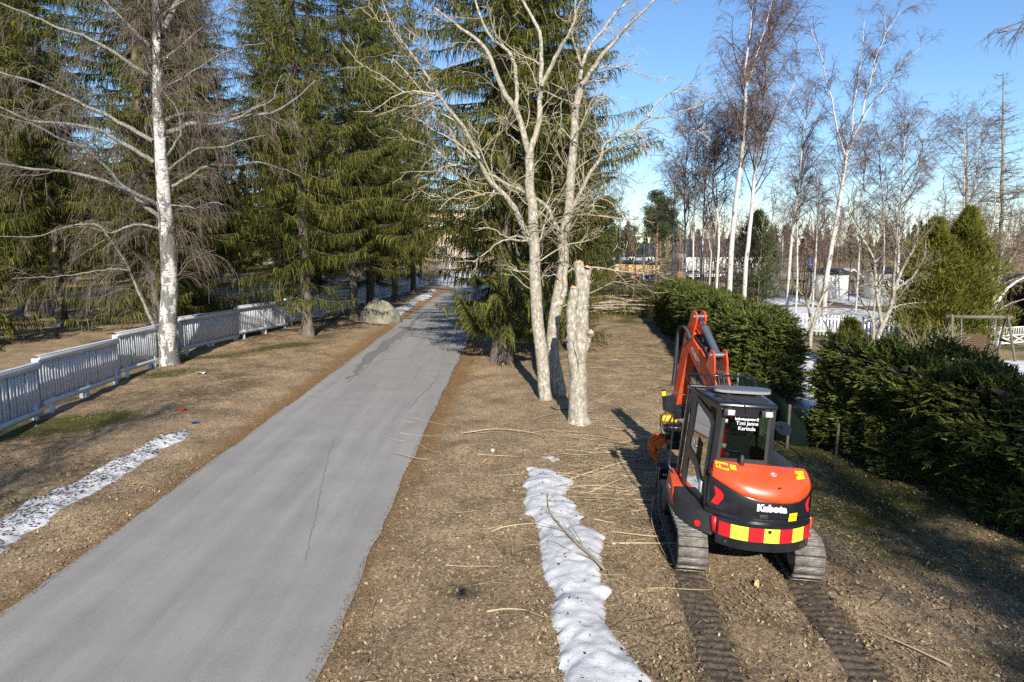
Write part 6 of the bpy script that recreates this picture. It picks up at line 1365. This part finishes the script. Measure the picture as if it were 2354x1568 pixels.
# motorcycles parked by the shed
def moto_proto(mat):
    root = empty('motorcycle'); 
    for y in (-.66, .66):
        nb = NB(); a = np.linspace(0, 2 * math.pi, 18); nb.tube([(.0, y + .3 * math.cos(t), .3 + .3 * math.sin(t)) for t in a], .055, 6, cap=False); nb.obj('wheel', MT['rubber'], root)
    nb = NB(); nb.hexa([(-.13, -.35, .45), (.13, -.35, .45), (.13, .35, .45), (-.13, .35, .45)], [(-.15, -.3, .85), (.15, -.3, .85), (.12, .45, .95), (-.12, .45, .95)]); nb.box((0, .72, .68), (.14, .5, .04)); nb.box((0, -.72, .85), (.18, .5, .06)); nb.obj('body', MT[mat], root, bevel=.05)
    nb = NB(); nb.box((0, -.35, .9), (.26, .75, .1)); nb.obj('saddle', MT['seat'], root, bevel=.03)
    nb = NB(); nb.tube([(0, .66, .3), (0, .42, 1.0)], .035, 6); nb.tube([(-.38, .32, 1.1), (0, .42, 1.05), (.38, .32, 1.1)], .02, 6); nb.tube([(0, -.66, .3), (0, -.05, .4)], .03, 6); nb.obj('handlebar', MT['steel'], root)
    return root
mats = ['blackm', 'rlight', 'blue', 'white', 'darkroof']; protos = {}
rr = random.Random(8)
for i in range(15):
    mt = mats[[0, 2, 0, 4, 1, 2, 3, 1, 0, 3, 1, 3, 4, 0, 2][i]]; b = at_ground(1370 + i * 9.2 + rr.uniform(-2, 2), 92 - i * .15); rz = rr.uniform(-.5, .7) + (1.3 if i in (10, 14) else .5)
    col = {'blackm': 'black', 'rlight': 'red', 'blue': 'blue', 'white': 'white', 'darkroof': 'dark blue'}[mt]
    lb = '%s motorcycle in the row parked by the timber shed' % col
    if mt not in protos: o = moto_proto(mt); protos[mt] = o; o.location = tuple(b); o.rotation_euler = (0, 0, rz); o.scale = (.95,) * 3; tag(o, lb, 'motorcycle', 'parked motorcycles')
    else: copy_tree(protos[mt], b, rz, .95)
# lamp posts
def lamp(u, vb, vt, D, label, arm=-1):
    b = at_ground(u, D); H = at(u, vt, D)[2] - b[2]; root = empty('lamp_post', b); tag(root, label, 'lamp post', 'lamp posts'); nb = NB(); nb.tube([(0, 0, -.1), (0, 0, H - .3), (arm * .25, 0, H)], [.11, .07, .06], 8); nb.obj('pole', MT['galv'], root); nb = NB(); nb.box((arm * .7, 0, H + .05), (1.1, .3, .14), ry=arm * .1); nb.obj('lamp_head', MT['galv'], root, bevel=.03)
lamp(1479, 638, 542, 88, 'galvanised lamp post in front of the timber shed'); lamp(1433, 590, 556, 135, 'distant lamp post beside the blue grey house'); lamp(1412, 600, 558, 140, 'distant lamp post left of the blue grey house')
# cream school building and sports cage at the end of the road
b = at_ground(985, 150); root = empty('cream_building', b); tag(root, 'cream rendered building with green door at the end of the road', 'building')
nb = NB(); nb.box((14, 6, 5.5), (46, 12, 11)); nb.obj('wall', MT['cream'], root); nb = NB(); nb.box((14, 6, 11.2), (47, 13, .5)); nb.obj('roof', MT['darkroof'], root)
nb = NB(); nb.box((9.8, -.05, 1.9), (2.8, .2, 3.8)); dr = nb.obj('door', MT['green'], root, bevel=.02); nb = NB(); nb.box((9.8, -.18, 2.6), (1.8, .06, 1.5)); nb.obj('door_pane', MT['pane'], dr)
for x in (3.5, 15.5, 19, 22.5, -2):
    for z in (2.6, 7.2):
        nb = NB(); nb.box((x, -.05, z), (1.8, .16, 1.9)); w = nb.obj('window', MT['white'], root); nb = NB(); nb.box((x, -.14, z), (1.5, .05, 1.6)); nb.obj('pane', MT['pane'], w)
b = at_ground(1000, 96); root = empty('sports_cage', b); tag(root, 'pale metal mesh sports cage with goal by the snow', 'sports cage')
nb = NB()
for x in np.linspace(0, 6.9, 4):
    for y in (0, 5): nb.tube([(x, y, 0), (x, y, 4.6)], .09, 6)
nb.obj('posts', MT['galv'], root); nb = NB()
for z in np.linspace(.2, 4.5, 16): nb.tube([(0, 0, z), (6.9, 0, z)], .018, 4); nb.tube([(6.9, 0, z), (6.9, 5, z)], .018, 4)
for x in np.linspace(.15, 6.8, 34): nb.tube([(x, 0, .1), (x, 0, 4.5)], .014, 4)
nb.obj('mesh_wires', MT['galv'], root); nb = NB(); nb.tube([(2, 1, 0), (2, 1, 3), (5, 1, 3), (5, 1, 0)], .09, 6); nb.obj('goal_frame', MT['white'], root)
b = at_ground(1090, 112); root = empty('timber_barrier', b); tag(root, 'low timber barrier with rails in front of the cream building', 'barrier')
for i, (y, z) in enumerate(((0, .3), (0, .7), (5, 1.2), (5, 1.7))): nb = NB(); nb.box((3, y, z), (15, .2, .22)); nb.obj('rail', MT['redpole'], root)
for x in (-4, -1, 2, 5, 8, 10): nb = NB(); nb.box((x, 0, .5), (.2, .25, 1.1)); nb.obj('post', MT['redpole'], root)
for i, (u, vt, D) in enumerate(((1051, 556, 72), (1084, 580, 88), (1072, 585, 92))):
    r = np.random.RandomState(80 + i); b = at_ground(u, D); H = at(u, vt, D)[2] - b[2]; root = empty('young_tree', b); tag(root, ['thin bare sapling standing in the snow at the road end', 'pale young tree behind the road end snow', 'slim staked young tree near the sports cage'][i], 'tree', 'young trees at the road end')
    T_ = catmull([(0, 0, -.1), (.1, 0, H * .5), (0, 0, H)], 12)[None]; R_ = np.linspace(.06, .015, 12)[None]; nb = NB(); nb.add(*vtubes(T_, R_, 6, r)); nb.obj('trunk', MT['aspen_twig'], root); nb = NB()
    for q, w_, k in levels(r, T_, R_, [dict(dens=3, s0=.4, ang=.6, lsc=.3, lmin=.4, rmin=.012, nseg=3), dict(dens=2, lsc=.5, rmin=.008, nseg=2)]): nb.add(*vtubes(q, w_, k, r))
    nb.obj('twigs', MT['aspen_twig'], root)
# brush pile
def brush_pile():
    b = G(1470, 726); root = empty('brush_pile', b); tag(root, 'big heap of felled branches and conifer tops beyond the cleared strip', 'brush pile'); r = np.random.RandomState(12)
    for i in range(34):
        z = .2 + 1.0 * r.rand() ** 1.2; y = r.uniform(-1.6, .9); x1 = -4.4 + r.uniform(-.6, .8); L_ = r.uniform(3.2, 5.5); a = r.normal(.12, .10)
        P_ = catmull([(x1, y, z + .0), (x1 + L_ * .5, y + r.normal(0, .2) + .2, z + .15 + r.normal(0, .08)), (x1 + L_, y + L_ * a, z + r.normal(.1, .15))], 8); nb = NB(); nb.tube(P_, np.linspace(r.uniform(.03, .055), .015, 8), 6); nb.obj('pole', MT['sticks' if i % 3 else 'aspen'], root)
    n = 520; p = np.stack((r.normal(.6, 2.4, n), r.normal(1.2, 1.2, n), np.abs(r.normal(.95, .8, n))), -1); p[:, 2] *= np.clip(1.5 - .14 * np.abs(p[:, 0] - .4), .2, 1.5); a = r.normal(.2, .6, n)
    pts = sprout(r, p, np.stack((np.cos(a), np.sin(a), r.normal(.1, .3, n)), -1), r.uniform(.8, 2.8, n), 6, .16, .03); pts[:, :, 2] = np.maximum(pts[:, :, 2], .03); rd = radii(.018, .006, n, 7); nb = NB(); nb.add(*vtubes(pts, rd, 4, r))
    for q, w_, k in levels(r, pts, rd, [dict(dens=3.0, ang=.6, lsc=.4, lmin=.2, lmax=1.0, rmin=.007, nseg=3, wob=.15, k=3)]): q[:, :, 2] = np.maximum(q[:, :, 2], .02); nb.add(*vtubes(q, w_, k, r))
    o = nb.obj('branch_tangle', MT['darkstick'], root); o['kind'] = 'stuff'
    nb = NB(); n = 700; p = np.stack((r.normal(.4, 2.6, n), r.normal(1.6, 1.0, n), np.abs(r.normal(1.0, .7, n))), -1); d = unit(np.stack((r.randn(n), r.randn(n) * .6, r.normal(-.1, .25, n)), -1)); L_ = r.uniform(.5, 1.2, n)
    for f in np.linspace(0, 1, 11):
        for sg in (-1, 1):
            o_ = p + d * (L_ * f)[:, None]; sd = unit(np.cross(d, (0, 0, 1.))); e_ = unit(d * .6 + sd * sg + r.randn(n, 3) * .2 - np.array((0, 0, .3))) * (.25 * (1.1 - f * .7)); nb.add(*ribbons(np.stack((o_, o_ + e_), 1), np.tile([[.02, .008]], (n, 1))))
    o = nb.obj('conifer_boughs', MT['spruce'], root); o['kind'] = 'stuff'
brush_pile()
p = G(1640, 690); nb = NB(); nb.tube([(0, 0, -.2), (0, 0, 2.4), (.02, 0, 3.0)], [.3, .26, .26], 14); o = nb.obj('cut_stump', MT['pine_bark'], smooth=False); b = at_ground(1562, 46); o.location = tuple(b); tag(o, 'tall sawn stump standing at the far end of the tall hedge', 'stump')
# garden: picket fence, gate, swing, sheds, shelter, shrub
def picket(x0, y0, x1, y1, label, H=1.1, gate=False):
    a, b = np.array((x0, y0)), np.array((x1, y1)); L = np.linalg.norm(b - a); root = empty('picket_fence', onz(x0, y0), (0, 0, math.atan2(y1 - y0, x1 - x0))); tag(root, label, 'fence', 'white garden fences')
    z1 = float(hz(x1, y1) - hz(x0, y0)); n = int(L / .2); pk = NB(); pk.box((0, 0, H / 2), (.12, .025, H)); me = pk.mesh('picket'); me.materials.append(MT['white'])
    for i in range(n): o = bpy.data.objects.new('picket', me); C.objects.link(o); o.parent = root; x = (i + .5) * L / n; o.location = (x, -.03, z1 * x / L + .05)
    for z in (.3, H - .2): nb = NB(); nb.box((L / 2, 0, z + z1 / 2), (L, .04, .1), ry=-math.atan2(z1, L)); nb.obj('rail', MT['white'], root)
    for i in range(int(L / 2.2) + 1): x = min(L, i * 2.2); nb = NB(); nb.box((x, .06, H * .52 + z1 * x / L), (.12, .12, H + .1)); nb.obj('post', MT['white'], root)
def pp(u, v): return G(u, v)
a, b = pp(2225, 796), pp(2290, 797); picket(a[0], a[1], b[0], b[1], 'white picket fence beside the garden gate', 1.15)
ga, gb = pp(2292, 798), pp(2358, 797)
root = empty('garden_gate', ga, (0, 0, math.atan2(gb[1] - ga[1], gb[0] - ga[0]))); tag(root, 'white garden gate with crossed lower panel', 'gate'); L = np.linalg.norm(gb[:2] - ga[:2])
for x in (0, L): nb = NB(); nb.box((x, 0, .62), (.14, .14, 1.3)); nb.obj('gate_post', MT['white'], root, bevel=.01)
for z in (.2, .62, 1.05): nb = NB(); nb.box((L / 2, 0, z), (L - .2, .05, .08)); nb.obj('rail', MT['white'], root)
for i in range(11): nb = NB(); nb.box((.2 + (L - .4) * i / 10, 0, .83), (.035, .03, .42)); nb.obj('spindle', MT['white'], root)
for x0, x1 in ((.15, L / 2), (L / 2, L - .15)):
    for s_ in (-1, 1): nb = NB(); nb.box(((x0 + x1) / 2, .01 * s_, .41), (math.hypot(x1 - x0, .38), .03, .06), ry=s_ * math.atan2(.38, x1 - x0)); nb.obj('brace', MT['white'], root)
a, b = pp(1822, 770), pp(1960, 776); picket(a[0], a[1], b[0], b[1], 'white picket fence seen behind the bare apple tree', 1.2)
a, b = pp(1980, 778), pp(2055, 786); picket(a[0], a[1], b[0], b[1], 'white picket fence between garden tree and small thuja', 1.2)
def swing():
    b = pp(2240, 826); root = empty('garden_swing', b, (0, 0, -.12)); tag(root, 'wooden garden swing bench hanging in an A frame', 'swing'); H = 2.0; W_ = 2.4
    for x in (-W_ / 2, W_ / 2):
        for s_ in (-1, 1): nb = NB(); nb.tube([(x + .15 * np.sign(x), s_ * .75, -.05), (x, s_ * .05, H + .1)], .055, 7); nb.obj('leg', MT['oldwood'], root)
        nb = NB(); nb.box((x * 1.03, 0, .9), (.07, .9, .09)); nb.obj('cross_brace', MT['oldwood'], root)
    nb = NB(); nb.box((0, 0, H), (W_ + .5, .12, .14)); nb.obj('beam', MT['oldwood'], root)
    for i in range(7): nb = NB(); nb.box((0, .30 + .02 * i, .55 + i * .09), (1.5, .025, .065)); nb.obj('back_slat', MT['bench'], root)
    for i in range(6): nb = NB(); nb.box((0, .25 - i * .1, .48), (1.5, .075, .03)); nb.obj('seat_slat', MT['bench'], root)
    for x in (-.74, .74):
        nb = NB(); nb.box((x, .05, .46), (.06, .6, .06)); nb.box((x, .36, .82), (.06, .05, .75)); nb.box((x, .05, .70), (.06, .6, .05)); nb.box((x, -.22, .58), (.05, .05, .28)); nb.obj('side_frame', MT['bench'], root)
        for y in (-.2, .34): nb = NB(); nb.tube([(x, y, .7), (x, .02, H)], .012, 5); nb.obj('chain', MT['steel'], root)
swing()
nb = NB(); p = pp(2235, 832); a = np.linspace(0, 6.283, 16, endpoint=False); r = np.random.RandomState(3); V = [(0, 0, .16)] + [(math.cos(t) * .55 * r.uniform(.7, 1.1), math.sin(t) * .3 * r.uniform(.7, 1.1), .10 + r.uniform(-.03, .05)) for t in a] + [(math.cos(t) * .75 * r.uniform(.8, 1.1), math.sin(t) * .45, -.02) for t in a]
nb.add(V, [(0, i + 1, (i + 1) % 16 + 1) for i in range(16)]); nb.add(V, [(i + 1, i + 17, (i + 1) % 16 + 17, (i + 1) % 16 + 1) for i in range(16)]); o = nb.obj('green_tarpaulin', MT['greentarp']); o.location = tuple(p); tag(o, 'crumpled green tarpaulin on the ground by the swing', 'tarpaulin')
r = np.random.RandomState(14); b = pp(2130, 850); root = empty('bare_shrub', b); tag(root, 'pale bare many stemmed shrub behind the hedge near the swing', 'shrub'); n = 90; a = r.uniform(0, 6.28, n)
P_ = sprout(r, np.stack((np.cos(a) * .15, np.sin(a) * .15, 0 * a), -1), np.stack((np.cos(a) * .55, np.sin(a) * .55, np.full(n, 1.)), -1), r.uniform(1.2, 2.3, n), 7, .12, -.02); R_ = radii(.014, .006, n, 8); nb = NB(); nb.add(*vtubes(P_, R_, 4, r)); nb.obj('stems', MT['aspen_twig'], root); nb = NB()
for q, w_, k in levels(r, P_, R_, [dict(dens=2.5, s0=.3, ang=.5, lsc=.35, lmin=.2, lmax=.8, rmin=.006, nseg=4)]): nb.add(*vtubes(q, w_, k, r))
nb.obj('twigs', MT['aspen_twig'], root)
def white_shed(u, v, w, h, label):
    b = pp(u, v); root = empty('white_shed', b); tag(root, label, 'shed', 'small white sheds'); nb = NB(); nb.box((0, 1, h / 2), (w, 2, h)); nb.obj('wall', MT['white'], root); nb = NB(); nb.hexa([(-w / 2 - .2, -.3, h), (w / 2 + .2, -.3, h), (w / 2 + .2, 2.3, h + .1), (-w / 2 - .2, 2.3, h + .1)], [(-w / 2 - .2, -.3, h + .15), (w / 2 + .2, -.3, h + .15), (w / 2 + .2, 2.3, h + .5), (-w / 2 - .2, 2.3, h + .5)]); nb.obj('roof', MT['darkroof'], root); nb = NB(); nb.box((w * .2, -.03, h * .45), (.9, .06, h * .85)); nb.obj('door', MT['fence'], root)
    for i in range(int(w / .25)): nb = NB(); nb.box((-w / 2 + .12 + i * .25, -.02, h / 2), (.04, .05, h - .06)); nb.obj('batten', MT['white'], root)
white_shed(1912, 686, 3.2, 2.6, 'small white shed left of the thin birch in the garden'); white_shed(2052, 690, 4.0, 2.8, 'white playhouse shed right of the slanting birch')
b = pp(1956, 682); root = empty('garden_pavilion', b); tag(root, 'tiny white gabled pavilion between the two white sheds', 'pavilion'); nb = NB()
for x in (-.9, .9):
    for y in (0, 1.6): nb.box((x, y, 1.0), (.12, .12, 2.0))
nb.obj('posts', MT['white'], root); nb = NB(); nb.ext([(-1.3, -.2, 1.9), (0, -.2, 2.9), (1.3, -.2, 1.9), (1.3, -.2, 2.05), (0, -.2, 3.05), (-1.3, -.2, 2.05)], (0, 2.0, 0)); nb.obj('roof', MT['white'], root)
# arched dark shelter at the right edge
b = pp(2372, 772); root = empty('arched_shelter', b, (0, 0, .1)); tag(root, 'dark arched garage tent with a white front edge behind the bare tree', 'shelter'); R0, Lx = 3.0, 5.0; a = np.linspace(0, math.pi, 20); nb = NB()
P1 = [(R0 * math.cos(t), 0, 3.9 * math.sin(t) ** .8) for t in a]; P2 = [(x * .98, 5, z * .98) for x, y, z in P1]; nb.add(P1 + P2, [(i, i + 1, 21 + i, 20 + i) for i in range(19)]); V = [(0, 5, 0)] + P2; nb.add(V, [(0, i + 1, i + 2) for i in range(19)]); nb.obj('cover', MT['blackhole'], root); nb = NB(); nb.tube(P1, .09, 7); nb.obj('front_hoop', MT['white'], root)
# blue road sign far off
b = at_ground(1861, 95); root = empty('road_sign', b); tag(root, 'small blue road sign beyond the birches', 'sign'); nb = NB(); nb.tube([(0, 0, 0), (0, 0, 3)], .05, 6); nb.obj('post', MT['galv'], root); nb = NB(); nb.box((0, -.06, 3), (.9, .05, 1.2)); nb.obj('plate', MT['blue'], root)
# parked white car hints beyond the thicket
def car(u, D, mat, label, rz):
    b = at_ground(u, D); root = empty('parked_car', b, (0, 0, rz)); tag(root, label, 'car', 'distant parked cars'); nb = NB(); nb.ext([(-2.1, -.85, .35), (2.1, -.85, .35), (2.15, -.85, .8), (1.2, -.85, .9), (.6, -.85, 1.42), (-1.2, -.85, 1.42), (-2.0, -.85, .9)], (0, 1.7, 0)); nb.obj('body', MT[mat], root, bevel=.08)
    nb = NB(); nb.ext([(1.05, -.87, .92), (.55, -.87, 1.34), (-1.1, -.87, 1.34), (-1.7, -.87, .92)], (0, 1.74, 0)); nb.obj('windows', MT['pane'], root)
    for x in (-1.3, 1.3):
        for y in (-.8, .8): nb = NB(); nb.tube([(x, y - .1, .33), (x, y + .1, .33)], .33, 16); nb.obj('wheel', MT['rubber'], root)
car(1592, 108, 'white', 'white parked car glimpsed behind the birch thicket', .1); car(1640, 112, 'white', 'white parked car right of the other behind the thicket', -.1); car(1347, 118, 'white', 'white parked car left of the motorcycles', .2)

# ------------------------------------------------------------------ far woods that read as one mass
def far_wood(name, label, seed, x0, x1, y0, y1, n, conifer, H0, H1):
    r = np.random.RandomState(seed); nb = NB()
    for i in range(n):
        x, y = r.uniform(x0, x1), r.uniform(y0, y1); H = r.uniform(H0, H1); b = np.array(onz(x, y))
        if r.rand() < conifer:
            m = 170; s = r.rand(m) ** .9; a = r.uniform(0, 6.28, m); R = (1 - s ** 2.2) * H * .17 * r.uniform(.5, 1.2, m) + .3; p = b + np.stack((np.cos(a) * R * .1, np.sin(a) * R * .1, H * (.12 + .88 * s)), -1); d = np.stack((np.cos(a) * R, np.sin(a) * R, -.35 * R), -1); P_ = np.stack((p, p + d * .5, p + d), 1); nb.add(*ribbons(P_, np.tile([[.25, .4, .08]], (m, 1))))
        else:
            P_ = catmull([b, b + (r.normal(0, .2), 0, H * .5), b + (r.normal(0, .4), 0, H)], 8)[None]; R_ = np.linspace(.07, .02, 8)[None]; nb.add(*vtubes(P_, R_, 3, r))
            for q, w_, k in levels(r, P_, R_, [dict(dens=2.6, s0=.25, ang=.5, lsc=.24, lmin=.8, lmax=3, rmin=.025, nseg=3, grav=.08, k=1), dict(dens=3.0, ang=.6, lsc=.5, lmin=.5, lmax=1.4, rmin=.02, nseg=2, k=1)]): nb.add(*vtubes(q, w_, k, r))
    return nb
nb = far_wood('w', '', 1, 5, 170, 125, 200, 250, 0.04, 8, 13); stuff(nb, 'bare_wood', MT['birch_twig_far'], 'brown bare deciduous wood along the horizon on the right', 'wood')
nb = far_wood('w', '', 2, -10, 240, 215, 290, 90, 1.0, 7, 13); stuff(nb, 'conifer_wood', MT['pine'], 'dark conifer wood line on the horizon', 'wood')
nb = far_wood('w', '', 3, -150, -22, 75, 150, 130, .85, 11, 20); stuff(nb, 'left_wood', MT['spruce'], 'dense conifer wood behind the left grove', 'wood')
nb = far_wood('w', '', 4, 22, 84, 60, 110, 190, 0.0, 5, 11); stuff(nb, 'garden_wood', MT['birch_twig_far'], 'bare birch scrub beyond the gardens', 'wood')
nb = far_wood('w', '', 5, 14, 36, 60, 100, 45, 0.0, 4, 8); stuff(nb, 'scrub', MT['larch_twig'], 'brown scrub between garden and houses', 'scrub')
d = empty('camera_drone', (.015, -.32, CAM_H + .10)); tag(d, 'small grey quadcopter drone hovering over the verge, its shadow on the litter', 'drone')
nb = NB(); nb.box((0, 0, 0), (.10, .19, .07)); nb.box((0, .08, -.02), (.07, .06, .05)); nb.obj('body', MT['lightbar'], d, bevel=.02)
for sx in (-1, 1):
    for sy in (-1, 1):
        nb = NB(); nb.tube([(sx * .04, sy * .06, .01), (sx * .16, sy * .13, .03)], .011, 6); nb.tube([(sx * .16, sy * .13, .0), (sx * .16, sy * .13, .055)], .014, 8); a_ = nb.obj('arm', MT['lightbar'], d); nb = NB(); nb.box((sx * .16, sy * .13, .06), (.21, .018, .003), rz=.6 * sx * sy); nb.obj('propeller', MT['blackm'], a_)
